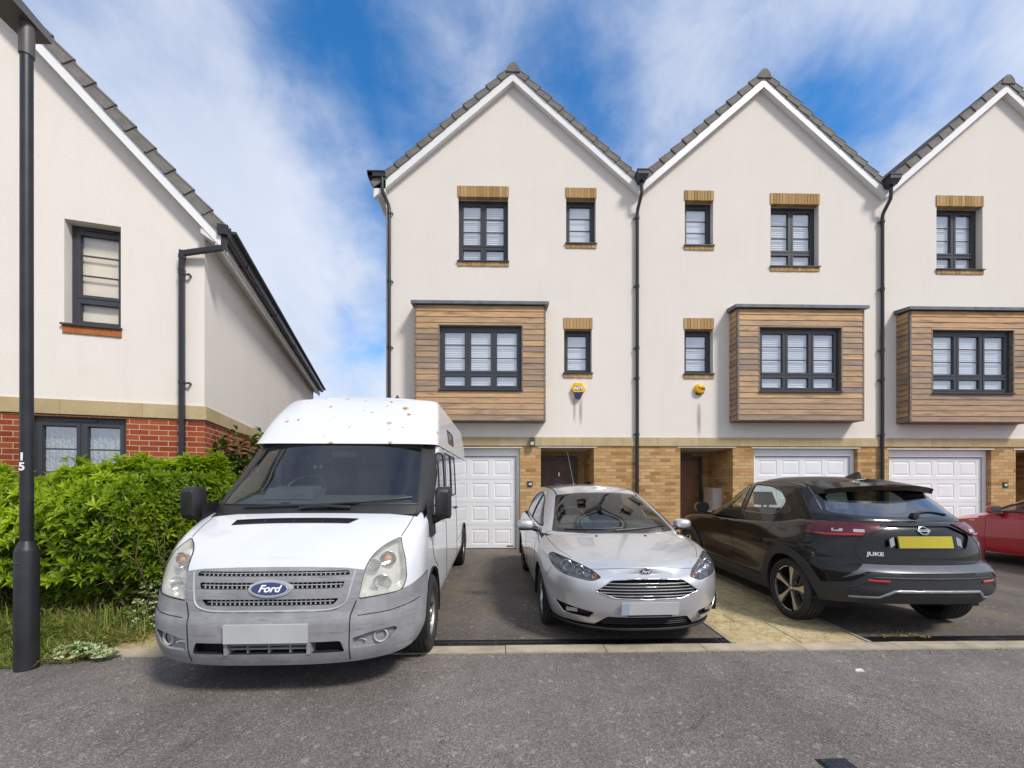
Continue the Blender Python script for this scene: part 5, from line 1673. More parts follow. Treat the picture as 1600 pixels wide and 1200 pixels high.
for k,(x,s) in enumerate(((0,1),(0,-1),(-3.75,1),(-3.75,-1))):
    wheel(VAN,(x,s*.865,.335),.335,.215,.205,'steel',s)
mud=MB()
for s in (1,-1): mud.box(-.43,-.42,s*.78-.11,s*.78+.17,.12,.42)
mud.build('mud_flap',M['rubber'],VAN)
HAT=empty('hatchback',(1.30,4.64,.021),0,'silver hatchback parked nose out beside the white van','car')
HAT.rotation_euler=(0,R(1.55),-PI/2+R(1.6))
def hat_lower():
    return hull(xf=[(.15,.74),(.25,.82),(.38,.875),(.52,.885),(.64,.865),(.74,.80),(.82,.70),(1.0,.3)],
      xr=[(.15,-3.30),(.3,-3.42),(.6,-3.46),(.85,-3.42),(1.05,-3.35)],
      w=[(.15,.82),(.30,.875),(.55,.905),(.72,.908),(.85,.89),(1.0,.845)],
      zb=[(-3.5,.25),(-3.0,.19),(.4,.17),(.9,.19)],
      zt=[(-3.5,1.0),(-2.5,1.0),(-1.2,.97),(-.4,.935),(.0,.885),(.35,.82),(.6,.755),(.75,.70),(.9,.64)],
      zc=[(-3.5,1.02),(-1,1.02),(-.35,1.005),(.0,.955),(.35,.885),(.6,.815),(.75,.76),(.9,.69)],
      cf=(.88,2.6),cr=(.5,2.6),rad=.07,nu=110,nv=32,ntop=14,ref=.55,crown=2.4,fix=16,
      wx=[(-3.5,.94),(-2.6,1.0),(0.2,1.0),(.9,.97)])
def hat_upper():
    return hull(xf=[(.90,.08),(1.0,-.13),(1.15,-.42),(1.30,-.73),(1.40,-.97),(1.46,-1.2)],xr=[(.9,-3.44),(1.05,-3.30),(1.25,-3.10),(1.40,-2.92),(1.46,-2.8)],
      w=[(.90,.835),(1.0,.818),(1.15,.760),(1.30,.682),(1.42,.60),(1.46,.56)],
      zb=[(-5,.90),(1,.90)],zt=[(-5,1.435),(1,1.435)],zc=[(-3.4,1.42),(-2.8,1.45),(-2.0,1.485),(-1.4,1.478),(-1.0,1.45)],
      cf=(.60,2.5),cr=(.45,2.6),rad=.05,nu=110,nv=26,ntop=10,ref=1.1,wx=[(-3.4,.86),(-2.4,.97),(-1.4,1.0),(0,1.0)])
#FEATURES

hl=hat_lower(); hu=hat_upper(); HS=Surf(hl,hu)
M['hat_silver']=m_paint('silver_car_paint',(.60,.607,.615),.62,.34,flake=.12,dirt=.10)
M['lamp_smoke']=simple('smoked_lamp_housing',(.12,.12,.125),.25,.5,var=.2)
fcond=lambda f:f.normal.x>-.25 and f.calc_center_median().x>.1
def to_mb(nb):
    mb=MB(); nb.verts.index_update(); mb.add([tuple(v.co) for v in nb.verts],[tuple(v.index for v in f.verts) for f in nb.faces]); nb.free(); return mb
def slotF(bm,poly,vec,cond=fcond):
    fs=cut(bm,poly,FRONT,cond); nb=extract(bm,fs); rim_walls(nb,vec=vec,keep=False); return nb
lin=MB()
for cx in (0,-2.648):
    for s in (1,-1):
        fs=cut(hl,circle_poly(cx,.315,.352,.05),SIDE,cond_side(s,.02)); bmesh.ops.delete(hl,geom=fs,context='FACES')
        arch_liner(lin,cx,.315,.356,s*.52,s*.90)
lin.build_each('wheel_arch',M['arch_dark'],HAT)
# headlights
HP=rounded([(.415,.668),(.50,.636),(.73,.668),(.81,.715),(.835,.80),(.79,.822),(.70,.800),(.585,.762),(.47,.715)],[.015,.04,.05,.04,.02,.02,.05,.05,.05],3)
for s in (1,-1):
    fs=cut(hl,[(s*a,b) for a,b in HP],FRONT,fcond); L=extract(hl,fs); d=Vector((-1,-s*.35,.0)).normalized()
    bk=bucket(L,.07,d,.86); push(L,.002)
    h_=bm_obj('headlight',L,M['lens'],HAT,50); bm_obj('reflector',bk,M['lamp_smoke'],h_,40)
    mb=MB()
    for yy,zz,rr in ((.70,.735,.052),(.60,.710,.046),(.535,.688,.034)):
        h=HS.proj(s*yy,zz,FRONT,FX); dish(mb,Vector(h[0])+d*.022,-d,rr,.045)
    mb.build('lamp_bowl',M['chrome'],h_,smooth=50)
    h=HS.proj(s*.475,.672,FRONT,FX); mb=MB(); dish(mb,Vector(h[0])+d*.018,-d,.022,.02); mb.build('indicator',M['amber'],h_,smooth=50)
    mb=MB(); strip(mb,HS,[(s*a,b) for a,b in HP],FRONT,FX,.0035,.0,closed=True); mb.build('gasket',M['black_trim'],h_)
# grille
GP=rounded([(-.475,.552),(-.335,.650),(-.15,.660),(.15,.660),(.335,.650),(.475,.552),(.31,.497),(0,.489),(-.31,.497)],[.02,.03,.1,.1,.03,.02,.04,.1,.04],3)
g=to_mb(slotF(hl,GP,(-.05,0,0))).build('grille',M['arch_dark'],HAT)
mb=MB()
for k in range(5):
    z=.517+.0265*k; 
    t=(z-.49)/(.655-.49)
    wz=.475-abs(z-.552)/(.098 if z>.552 else .060)*(.15 if z>.552 else .17) 
    P=[]
    for i in range(25):
        y=-wz+2*wz*i/24; h=HS.proj(y,z,FRONT,FX); P.append(tuple(h[0]+Vector((-.010,0,0))))
    mb.tube(P,.0046,6)
mb.build('grille_bar',M['alloy'],g,smooth=60)
mb=MB(); strip(mb,HS,GP,FRONT,FX,.0055,.001,closed=True); mb.build('grille_surround',M['alloy'],g,smooth=60)
mb=MB(); fs=0
# lower grille and splitter
LG=rounded([(-.47,.222),(-.37,.320),(.37,.320),(.47,.222)],.02,3)
lg=to_mb(slotF(hl,LG,(-.05,0,0))).build('lower_grille',M['arch_dark'],HAT)
mb=MB()
for z in (.245,.268,.292): 
    P=[]
    for i in range(21):
        y=-.40+.80*i/20; h=HS.proj(y,z,FRONT,FX)
        if h: P.append(tuple(h[0]+Vector((-.012,0,0))))
    mb.tube(P,.005,5)
mb.build('grille_bar',M['black_trim'],lg)
# fog pods
for s in (1,-1):
    FP=rounded([(s*.80,.405),(s*.475,.352),(s*.52,.288),(s*.72,.300)],[.015,.02,.03,.03],3)
    fo=to_mb(slotF(hl,FP,(-.035,s*-.02,0))).build('fog_lamp',M['black_trim'],HAT)
    h=HS.proj(s*.665,.342,FRONT,FX); d=Vector((1,s*.55,0)).normalized(); mb=MB(); 
    a=d.cross(Vector((0,0,1))).normalized(); b=d.cross(a); c=Vector(h[0])-d*.018
    mb.obox(c,a*.055,b*.018,d*.008); mb.build('lamp_lens',M['chrome'],fo)
    mb=MB(); strip(mb,HS,[(s*.80,.40),(s*.72,.298),(s*.52,.286),(s*.478,.35)],FRONT,FX,.007,.001); mb.build('chrome_edge',M['alloy'],fo,smooth=60)
sp=[(-1.1,.0),(1.1,.0),(1.1,.16),(.80,.215),(.47,.212),(0,.210),(-.47,.212),(-.80,.215),(-1.1,.16)]
fs=cut(hl,sp,FRONT,lambda f:f.calc_center_median().x>.33); nb=extract(hl,fs); push(nb,.012); bm_obj('splitter',nb,M['black_trim'],HAT,40)
mb=MB(); P=[]
for i in range(33):
    y=-.84+1.68*i/32; h=HS.proj(y,.205,FRONT,FX)
    if h: P.append(tuple(h[0]+Vector((.014,0,-.012))))
mb.tube(P,.013,6); mb.build('splitter_lip',M['black_trim'],HAT,smooth=60)
# plate, badge
p,fr=facing(HS,0,.410,FRONT,FX,.012)
mb=MB(); mb.obox(p,fr[0]*.262,fr[1]*.057,fr[2]*.006); pl=mb.build('number_plate',M['plate_grey'],HAT)
mb=MB(); mb.obox(p-fr[0]*.225+fr[2]*.0065,fr[0]*.034,fr[1]*.054,fr[2]*.0006); mb.build('plate_band',simple('pale_blue_plate_band',(.30,.37,.46),.4,var=.05),pl)
mb=MB(); mb.obox(p-fr[1]*.064,fr[0]*.20,fr[1]*.008,fr[2]*.006); mb.build('plate_holder',M['plastic_black'],pl)
p,fr=facing(HS,0,.716,FRONT,FX,.003)
bd=MB(); oval(bd,p,fr,.060,.025,-.012,.0,s1=.96); bdo=bd.build('badge',M['chrome'],HAT,smooth=40)
bd=MB(); oval(bd,p,fr,.052,.019,.0,.003,s1=.97); bd.build('badge_field',M['ford_blue'],bdo,smooth=40)
text_obj('badge_lettering','Ford',.034,M['letter_white'],bdo,tuple(p+fr[2]*.0035),fr,.0004,shear=.35,bold=.0006,sx=1.12)
# seams
TOP=(Vector((1,0,0)),Vector((0,1,0)))
sm=MB()
strip(sm,HS,[(-.50,.722),(-.42,.724),(-.25,.737),(0,.743),(.25,.737),(.42,.724),(.50,.722)],FRONT,FX,.0028,-.001)
for s in (1,-1):
    D=(0,-s,0)
    strip(sm,HS,[(.47,s*.63),(.25,s*.73),(-.05,s*.785),(-.25,s*.79)],TOP,(0,0,-1),.0028,-.001)
    strip(sm,HS,[(s*.82,.700),(s*.86,.62),(s*.90,.60)],FRONT,FX,.0028,-.001)
    for path in ([(-.30,.965),(-.36,.80),(-.33,.45),(-.42,.22)],[(-1.52,1.37),(-1.56,1.0),(-1.55,.22)],[(-2.52,1.0),(-2.42,.72),(-2.28,.52)],[(-.42,.22),(-2.2,.24)]):
        strip(sm,HS,path,SIDE,D,.003,-.001)
sm.build_each('panel_gap',M['arch_dark'],HAT)
for y in (-.27,.27):
    h=HS.proj(.03,y,TOP,(0,0,-1)); mb=MB(); mb.lathe([(.016,0),(.012,.008),(0,.010)],tuple(h[0]),'z',10); mb.build('washer_jet',M['plastic_black'],HAT)
# windscreen with black border
W0=[(-.715,.965),(-.35,.960),(0,.958),(.35,.960),(.715,.965),(.700,1.0),(.555,1.350),(.30,1.383),(0,1.390),(-.30,1.383),(-.555,1.350),(-.700,1.0)]
W1=rounded([(-.66,1.005),(-.35,.998),(0,.996),(.35,.998),(.66,1.005),(.515,1.335),(.28,1.366),(0,1.372),(-.28,1.366),(-.515,1.335)],[.03,.1,.1,.1,.03,.05,.1,.1,.1,.05],3)
wc=lambda f:f.normal.x>.12 and f.calc_center_median().x>-1.5
fs=cut(hu,W1,FRONT,wc); nb=extract(hu,fs); ws=bm_obj('windscreen',nb,M['glass_clear'],HAT,60)
fs=cut(hu,rounded(W0,.03,3),FRONT,wc); nb=extract(hu,fs); bm_obj('windscreen_border',nb,M['gloss_black'],ws,60)
mb=MB()
for a,b in (((-.58,.992),(.06,1.012)),((-.02,.990),(.60,1.02))):
    P=[tuple(HS.proj(a[0]+(b[0]-a[0])*i/12,a[1]+(b[1]-a[1])*i/12,FRONT,FX,.012)[0]) for i in range(13)]; mb.tube(P,.008,6)
mb.build('wiper',M['plastic_black'],HAT,smooth=50)
# tax sticker / camera box at the top of the screen
h=HS.proj(0,1.335,FRONT,FX,-.05)[0]; mb=MB(); mb.box(h.x-.05,h.x,-.05,.05,1.30,1.36); mb.box(h.x-.06,h.x-.04,-.12,.12,1.265,1.325); mb.build('rear_view_mirror',M['plastic_black'],HAT)
for s in (1,-1):
    D=(0,-s,0)
    for nm,pl in (('door_window',rounded([(-.50,1.0),(-.83,1.150),(-1.15,1.285),(-1.46,1.352),(-1.50,1.005)],[.03,.1,.1,.05,.04],3)),
                  ('door_window',rounded([(-1.585,1.01),(-1.545,1.362),(-2.0,1.362),(-2.40,1.275),(-2.52,1.17),(-2.45,1.03)],[.04,.04,.1,.08,.06,.04],3))):
        fs=cut(hu,pl,SIDE,cond_side(s,.2)); nb=extract(hu,fs); o=bm_obj(nm,nb,M['glass_tint'],HAT,60)
        mb=MB(); strip(mb,HS,pl,SIDE,D,.010,-.002,closed=True); mb.build('window_seal',M['black_trim'],o)
    # mirrors
    mb=MB(); c=(-.62,s*.985,1.005)
    V=[];F_=[]
    for k,(dx,sc) in enumerate(((.085,.55),(.06,.85),(.02,1.0),(-.04,1.0))):
        for i in range(16):
            a=2*PI*i/16; ca,sa=math.cos(a),math.sin(a); V.append((c[0]+dx,c[1]+s*.10*sc*np.sign(ca)*abs(ca)**.7,c[2]+.062*sc*np.sign(sa)*abs(sa)**.7))
    for k in range(3): F_+=[(k*16+i,k*16+(i+1)%16,(k+1)*16+(i+1)%16,(k+1)*16+i) for i in range(16)]
    F_.append(tuple(range(16)))
    mb.add(V,F_); mo=mb.build('mirror',M['hat_silver'],HAT,smooth=60)
    mb=MB(); mb.poly([V[48+i] for i in range(16)]); mb.build('mirror_glass',M['chrome'],mo)
    mb=MB(); mb.tube([(c[0]+.01,s*.93,.965),(c[0]+.02,s*.84,.945)],[.028,.035],8); mb.box(c[0]-.04,c[0]+.07,s*.985-.09,s*.985+.09,.938,.952); mb.build('mirror_base',M['black_trim'],mo)
    mb=MB(); mb.box(c[0]+.055,c[0]+.078,min(s*.93,s*1.06),max(s*.93,s*1.06),.975,.990); mb.build('mirror_indicator',M['lens'],mo)
    for x in (-1.36,-2.30):
        a=HS.proj(x-.09,.865,SIDE,D,.012)[0]; b=HS.proj(x+.09,.865,SIDE,D,.012)[0]; mb=MB(); mb.tube([tuple(a),tuple((a+b)/2+Vector((0,s*.018,0))),tuple(b)],.012,8); mb.build('handle',M['hat_silver'],HAT,smooth=60)
# dark roof channels
mb=MB()
for s in (1,-1): strip(mb,HS,[(-1.0,s*.535),(-1.6,s*.56),(-2.6,s*.53)],TOP,(0,0,-1),.010,-.004)
mb.build_each('roof_channel',M['black_trim'],HAT,smooth=60)
h=HS.proj(-2.60,0,TOP,(0,0,-1))[0]; mb=MB(); mb.lathe([(.03,0),(.022,.02),(.008,.03)],tuple(h),'z',10)
mb.tube([(h.x,h.y,h.z+.025),(h.x-.06,h.y-.10,h.z+.56)],[.006,.0035],6); mb.build('aerial',simple('aerial_whip',(.16,.14,.13),.5),HAT,smooth=60)
interior_slots(hl,.9,-.22,zlow=.4)
bm_obj('body',hl,[M['hat_silver'],M['arch_dark']],HAT,35)
bm_obj('roof_shell',hu,[M['hat_silver'],M['cabin']],HAT,35)
mb=MB(); mb.hexa([(-.15,-.70,.85),(-.15,.70,.85),(-.85,.72,.85),(-.85,-.72,.85),(-.22,-.66,.965),(-.22,.66,.965),(-.80,.68,1.03),(-.80,-.68,1.03)])
mb.hexa([(-.62,-.56,1.02),(-.62,-.16,1.02),(-.85,-.16,1.02),(-.85,-.56,1.02),(-.68,-.52,1.09),(-.68,-.20,1.09),(-.86,-.20,1.10),(-.86,-.52,1.10)]); mb.build('dashboard',M['dash'],HAT,smooth=30)
mb=MB(); steering(mb,-.90,-.36,1.03,.18,.5); mb.build('steering_wheel',M['plastic_black'],HAT,smooth=50)
for x,y in ((-1.45,-.36),(-1.45,.36)):
    mb=MB(); seat(mb,x,y,.62,.40); mb.build('seat',M['seat'],HAT,smooth=40)
mb=MB(); mb.box(-2.42,-2.30,-.60,.60,.9,1.18); mb.build('rear_seat',M['seat'],HAT)
for x in (0,-2.648):
    for s in (1,-1): wheel(HAT,(x,s*.775,.315),.315,.205,.205,'alloy',s)
CRO=empty('crossover',(4.11,4.68,.022),0,'black crossover with yellow rear plate parked nose in on the drive','car')
CRO.rotation_euler=(0,-R(1.55),PI/2-R(.9))
def cro_extra(p):
    p=p.copy(); x,y,z=p[:,0],p[:,1],p[:,2]
    g=lambda c,s:np.exp(-((x-c)/s)**2)
    band=smooth(.35,.7,z)*(1-smooth(.85,1.03,z))
    side=smooth(.5,.85,y)
    y2=y+side*band*(.045*g(0,.55)+.03*g(2.636,.5)) - side*smooth(.4,.55,z)*(1-smooth(.6,.78,z))*.03*g(1.3,.7)
    p[:,1]=y2; return p
def cro_lower():
    return hull(xf=[(.2,3.28),(.4,3.36),(.65,3.38),(.85,3.33),(1.0,3.1),(1.1,2.6)],
      xr=[(.28,-.66),(.38,-.72),(.50,-.80),(.665,-.80),(.70,-.775),(.745,-.705),(.82,-.695),(.98,-.665),(1.06,-.635),(1.15,-.58),(1.25,-.5)],
      w=[(.2,.82),(.34,.865),(.60,.88),(.8,.885),(.95,.865),(1.1,.80)],
      zb=[(-.9,.40),(-.5,.34),(0,.24),(2.6,.22),(3.4,.24)],
      zt=[(-.9,1.15),(-.3,1.14),(.6,1.08),(1.6,1.02),(2.4,1.0),(2.9,.95),(3.2,.88),(3.4,.80)],
      zc=[(-.9,1.16),(1.5,1.11),(2.1,1.09),(2.6,1.06),(3.0,.99),(3.4,.84)],
      cf=(.8,2.4),cr=(.55,2.5),rad=.07,nu=120,nv=36,ntop=10,ref=.6,crown=2.2,extra=cro_extra)
def cro_upper():
    return hull(xf=[(1.0,2.34),(1.1,2.18),(1.3,1.86),(1.5,1.53),(1.6,1.3)],xr=[(1.0,-.48),(1.12,-.53),(1.25,-.40),(1.42,-.19),(1.50,-.10),(1.6,.1)],
      w=[(1.0,.84),(1.1,.80),(1.3,.725),(1.45,.665),(1.55,.61)],
      zb=[(-5,1.02),(5,1.02)],zt=[(-5,1.535),(5,1.535)],zc=[(-.6,1.535),(0,1.57),(.8,1.60),(1.3,1.595),(1.7,1.55)],
      cf=(.6,2.5),cr=(.42,2.5),rad=.06,nu=110,nv=28,ntop=10,ref=1.2,wx=[(-.6,.93),(.5,1.0),(3,1.0)])
#FEATURES

cl_=cro_lower(); cu_=cro_upper(); CS=Surf(cl_,cu_)
M['cro_black']=m_paint('black_brown_car_paint',(.006,.005,.0045),.0,.3,coat=.6,spec=.2)
M['cladding']=simple('matt_black_cladding',(.026,.027,.030),.55,bump=.2,bscale=260,var=.12)
M['yellow_plate']=simple('blank_yellow_plate',(.40,.33,.012),.4,var=.12,nscale=3)
M['silver_trim']=simple('satin_silver_trim',(.33,.34,.36),.35,.6,var=.08)
BX=(1,0,0)
rc=lambda f:f.normal.x<-.06 and f.calc_center_median().x<.6
def slotR(bm,poly,vec,cond=rc):
    fs=cut(bm,poly,FRONT,cond); nb=extract(bm,fs); rim_walls(nb,vec=vec,keep=False); return nb
lin=MB()
for cx in (0,2.636):
    for s in (1,-1):
        # flared cladding ring round each opening, then the opening itself
        co=lambda f,s=s:f.calc_center_median().y*s>.3 and f.normal.y*s>.05
        fs=cut(cl_,circle_poly(cx,.345,.385,.02),SIDE,co); bmesh.ops.delete(cl_,geom=fs,context='FACES')
        fs=cut(cl_,circle_poly(cx,.335,.485,.02,xs=1.04),SIDE,co); nb=extract(cl_,fs); push(nb,.014); rim_walls(nb,depth=.03,keep=True)
        bm_obj('arch_cladding',nb,M['cladding'],CRO,40)
        arch_liner(lin,cx,.345,.392,s*.50,s*.86)
lin.build_each('wheel_arch',M['arch_dark'],CRO)
# sills
for s in (1,-1):
    fs=cut(cl_,[(.45,.10),(2.2,.10),(2.2,.44),(2.12,.40),(.55,.385),(.45,.42)],SIDE,lambda f,s=s:f.calc_center_median().y*s>.3 and f.normal.y*s>.05); nb=extract(cl_,fs); push(nb,.012); bm_obj('sill_cladding',nb,M['cladding'],CRO,40)
# rear lamps wrap from the tailgate on to the flank
for s in (1,-1):
    lo=rounded([(s*.95,1.125),(s*.60,1.120),(s*.345,1.118),(s*.53,1.010),(s*.95,.985)],[.0,.05,.01,.05,.0],3)
    cond=lambda f,s=s:f.calc_center_median().x<-.20 and f.normal.x<.15 and f.calc_center_median().y*s>.2
    for k,b_ in enumerate((cl_,cu_)):
        fs=cut(b_,lo,FRONT,cond)
        if not fs: continue
        L=extract(b_,fs); push(L,.012); rim_walls(L,depth=.02,keep=True)
        if k==0: lamp=bm_obj('tail_light',L,M['red_dark'],CRO,40)
        else: bm_obj('tail_light_top',L,M['red_dark'],lamp,40)
    mb=MB(); 
    for path,r in (([(s*.54,1.020),(s*.74,1.008),(s*.82,1.006)],.014),([(s*.40,1.100),(s*.60,1.106),(s*.80,1.112)],.005)):
        strip(mb,CS,path,FRONT,BX,r,.012)
    mb.build('red_light_bar',M['red_lens'],lamp,smooth=60)
    mb=MB()
    for y in (.56,.70):
        h=CS.proj(s*y,1.055,FRONT,BX,.014)
        if h: 
            p_,f_=facing(CS,s*y,1.055,FRONT,BX,.015); mb.obox(p_,f_[0]*.045,f_[1]*.016,f_[2]*.003)
    mb.build('reverse_lamp',simple('pale_reverse_lens',(.45,.44,.44),.15,.3),lamp)
# plate recess
rp_=rounded([(-.50,1.015),(-.30,1.105),(.30,1.105),(.50,1.015),(.41,.880),(-.41,.880)],.03,3)
nb=slotR(cl_,rp_,(.022,0,0)); rec=bm_obj('plate_recess',nb,M['cro_black'],CRO,35)
p,fr=facing(CS,0,.955,FRONT,BX,-.008)
mb=MB(); mb.obox(p,fr[0]*.262,fr[1]*.057,fr[2]*.008); mb.build('number_plate',M['yellow_plate'],CRO)
mb=MB(); 
for y in (-.325,.325): mb.obox(p+fr[0]*y+fr[2]*.001,fr[0]*.022+fr[1]*(-.012 if y>0 else .012),fr[1]*.040,fr[2]*.004)
mb.build_each('plate_trim',M['silver_trim'],rec)
p,fr=facing(CS,-.02,1.060,FRONT,BX,-.018)
bd=MB(); n=28
P=[p+fr[0]*.045*math.cos(2*PI*i/n)+fr[1]*.040*math.sin(2*PI*i/n)+fr[2]*.004 for i in range(n+1)]
bd.tube([tuple(q) for q in P],.0075,6,cap=False); bd.obox(p+fr[2]*.005,fr[0]*.062,fr[1]*.011,fr[2]*.005); bdo=bd.build('badge',M['chrome'],CRO,smooth=40)
text_obj('badge_lettering','NISSAN',.017,M['letter_black'],bdo,tuple(p+fr[2]*.0105),fr,.0003,bold=.0003,sx=1.3)
p,fr=facing(CS,.47,.838,FRONT,BX,.003)
text_obj('model_lettering','JUKE',.048,M['chrome'],CRO,tuple(p),fr,.002,bold=.0022,sx=1.35)
# ledge along the bumper top, sky reflection painted in as paler satin grey
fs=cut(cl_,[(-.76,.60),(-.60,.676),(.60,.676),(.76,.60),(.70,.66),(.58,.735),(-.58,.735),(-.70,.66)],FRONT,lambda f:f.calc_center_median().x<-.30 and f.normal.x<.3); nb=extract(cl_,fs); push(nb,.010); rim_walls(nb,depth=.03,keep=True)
bm_obj('bumper_ledge',nb,simple('satin_ledge_sky_reflection',(.11,.115,.125),.32,.25,var=.1),CRO,35)
# rear bumper cladding
bpz=[(-1.2,.0),(1.2,.0),(1.2,.50),(.86,.535),(.70,.575),(.58,.668),(.45,.672),(-.45,.672),(-.58,.668),(-.70,.575),(-.86,.535),(-1.2,.50)]
fs=cut(cl_,bpz,FRONT,lambda f:f.calc_center_median().x<-.30 and f.normal.x<.35); nb=extract(cl_,fs); push(nb,.016); rim_walls(nb,depth=.03,keep=True)
for s in (0,): pass
bmp=bm_obj('rear_bumper',nb,M['cladding'],CRO,35)
mb=MB()
strip(mb,CS,[(.76,.50),(.66,.545),(.56,.628),(.45,.632),(-.45,.632),(-.56,.628),(-.66,.545),(-.76,.50)],FRONT,BX,.009,.014)
mb.build('bumper_crease',M['cladding'],bmp,smooth=60)
mb=MB()
strip(mb,CS,[(.70,.425),(.50,.440),(.40,.508),(.2,.512),(-.2,.512),(-.40,.508),(-.50,.440),(-.70,.425)],FRONT,BX,.014,.018)
mb.build('skid_trim',M['silver_trim'],bmp,smooth=60)
for s in (1,-1):
    mb=MB(); P=[tuple(CS.proj(s*(.44+.16*i/8),.600,FRONT,BX,.018)[0]) for i in range(9)]; mb.tube(P,.013,6); mb.build('reflector',M['red_lens'],bmp,smooth=60)
# rear window, with dark frame
R0=rounded([(.735,1.215),(.45,1.160),(0,1.150),(-.45,1.160),(-.735,1.215),(-.66,1.36),(-.56,1.435),(-.25,1.462),(.25,1.462),(.56,1.435),(.66,1.36)],[.04,.1,.1,.1,.04,.1,.05,.1,.1,.05,.1],3)
R1=rounded([(.655,1.222),(.42,1.190),(0,1.182),(-.42,1.190),(-.655,1.222),(-.585,1.36),(-.51,1.415),(-.25,1.435),(.25,1.435),(.51,1.415),(.585,1.36)],[.04,.1,.1,.1,.04,.1,.05,.1,.1,.05,.1],3)
fs=cut(cu_,R1,FRONT,rc); nb=extract(cu_,fs); rw=bm_obj('rear_window',nb,M['glass_dark'],CRO,60)
fs=cut(cu_,R0,FRONT,rc); nb=extract(cu_,fs); bm_obj('rear_window_border',nb,M['gloss_black'],rw,60)
# roof spoiler
mb=MB()
prof=[]
N=16
for i in range(N+1):
    y=-.60+1.20*i/N; e=abs(y)/.60; zz=1.548-.045*e**2.2; xb=-.30+.16*e**2.5
    prof.append(((.16,y,zz+.012),(xb,y,zz-.045),(xb+.02,y,zz-.10),(.10,y,zz-.10)))
V=[q for p_ in prof for q in p_]; F_=[]
for i in range(N):
    for k in range(4): F_.append((i*4+k,i*4+(k+1)%4,(i+1)*4+(k+1)%4,(i+1)*4+k))
F_+=[(0,1,2,3),tuple(N*4+k for k in (3,2,1,0))]
mb.add(V,F_); sp_=mb.build('roof_spoiler',M['cro_black'],CRO,smooth=40)
mb=MB(); mb.box(-.296,-.28,-.10,.10,1.484,1.497); mb.build('brake_light',M['red_dark'],sp_)
# wiper
mb=MB(); P=[tuple(CS.proj(-.05-.40*i/10,1.205+.030*math.sin(PI*i/10),FRONT,BX,.014)[0]) for i in range(11)]; mb.tube(P,.011,6)
h=CS.proj(-.05,1.195,FRONT,BX,.02)[0]; mb.lathe([(0,-.03),(.032,-.025),(.032,.02)],tuple(h),'x',10); mb.build('rear_wiper',M['plastic_black'],CRO,smooth=50)
# tailgate gaps
sm=MB()
strip(sm,CS,[(.53,1.01),(.60,.93),(.625,.85),(.585,.775),(.50,.748),(0,.742),(-.50,.748),(-.585,.775),(-.625,.85),(-.60,.93),(-.53,1.01)],FRONT,BX,.0035,-.001)
for s in (1,-1):
    D=(0,-s,0)
    for path in ([(1.20,1.10),(1.24,.75),(1.23,.38)],[(2.16,1.06),(2.20,.80),(2.10,.40)],[(.34,1.14),(.40,.95),(.52,.78)]): strip(sm,CS,path,SIDE,D,.0032,-.001)
sm.build_each('panel_gap',M['arch_dark'],CRO)
cr=MB()
# glass
for s in (1,-1):
    D=(0,-s,0)
    for nm,pl in (('door_window',rounded([(2.06,1.125),(1.75,1.32),(1.48,1.460),(1.15,1.492),(1.18,1.125)],[.03,.15,.1,.04,.04],3)),
                  ('door_window',rounded([(1.08,1.125),(1.06,1.494),(.66,1.475),(.42,1.405),(.28,1.30),(.34,1.18),(.44,1.13)],[.04,.04,.1,.06,.06,.04,.04],3))):
        fs=cut(cu_,pl,SIDE,cond_side(s,.2)); nb=extract(cu_,fs); o=bm_obj(nm,nb,M['glass_clear'],CRO,60)
        mb=MB(); strip(mb,CS,pl,SIDE,D,.011,-.003,closed=True); mb.build('window_seal',M['gloss_black'],o)
    fs=cut(cu_,[(1.175,1.115),(1.145,1.50),(1.065,1.50),(1.085,1.115)],SIDE,cond_side(s,.2)); nb=extract(cu_,fs); push(nb,.002); bm_obj('door_pillar',nb,M['gloss_black'],CRO,60)
    fs=cut(cu_,rounded([(.27,1.27),(.38,1.155),(.18,1.16),(.14,1.21)],.02,3),SIDE,cond_side(s,.1)); nb=extract(cu_,fs); push(nb,.003); bm_obj('handle_panel',nb,M['gloss_black'],CRO,60)
    a=CS.proj(1.36,.975,SIDE,D,.012)[0]; b=CS.proj(1.56,.965,SIDE,D,.012)[0]; mb=MB(); mb.tube([tuple(a),tuple((a+b)/2+Vector((0,s*.02,.004))),tuple(b)],.013,8); mb.build('handle',M['cro_black'],CRO,smooth=60)
    # mirror
    mb=MB(); c=(1.93,s*.985,1.125); V=[];F_=[]
    for k,(dx,sc) in enumerate(((.10,.5),(.07,.85),(.01,1.0),(-.045,1.0))):
        for i in range(16):
            a=2*PI*i/16; ca,sa=math.cos(a),math.sin(a); V.append((c[0]+dx,c[1]+s*.10*sc*np.sign(ca)*abs(ca)**.7,c[2]+.078*sc*np.sign(sa)*abs(sa)**.7))
    for k in range(3): F_+=[(k*16+i,k*16+(i+1)%16,(k+1)*16+(i+1)%16,(k+1)*16+i) for i in range(16)]
    F_.append(tuple(range(16))); mb.add(V,F_); mo=mb.build('mirror',M['cro_black'],CRO,smooth=60)
    mb=MB(); mb.poly([V[48+i] for i in range(16)]); mb.build('mirror_glass',M['gloss_black'],mo)
    mb=MB(); mb.tube([(c[0],s*.94,1.06),(c[0]+.01,s*.84,1.04)],[.03,.04],8); mb.build('mirror_base',M['cladding'],mo)
WSc=rounded([(-.70,1.10),(.70,1.10),(.60,1.45),(.3,1.50),(-.3,1.50),(-.60,1.45)],.05,3)
fs=cut(cu_,WSc,FRONT,lambda f:f.normal.x>.1 and f.calc_center_median().x>1.0); nb=extract(cu_,fs); bm_obj('windscreen',nb,M['glass_clear'],CRO,60)
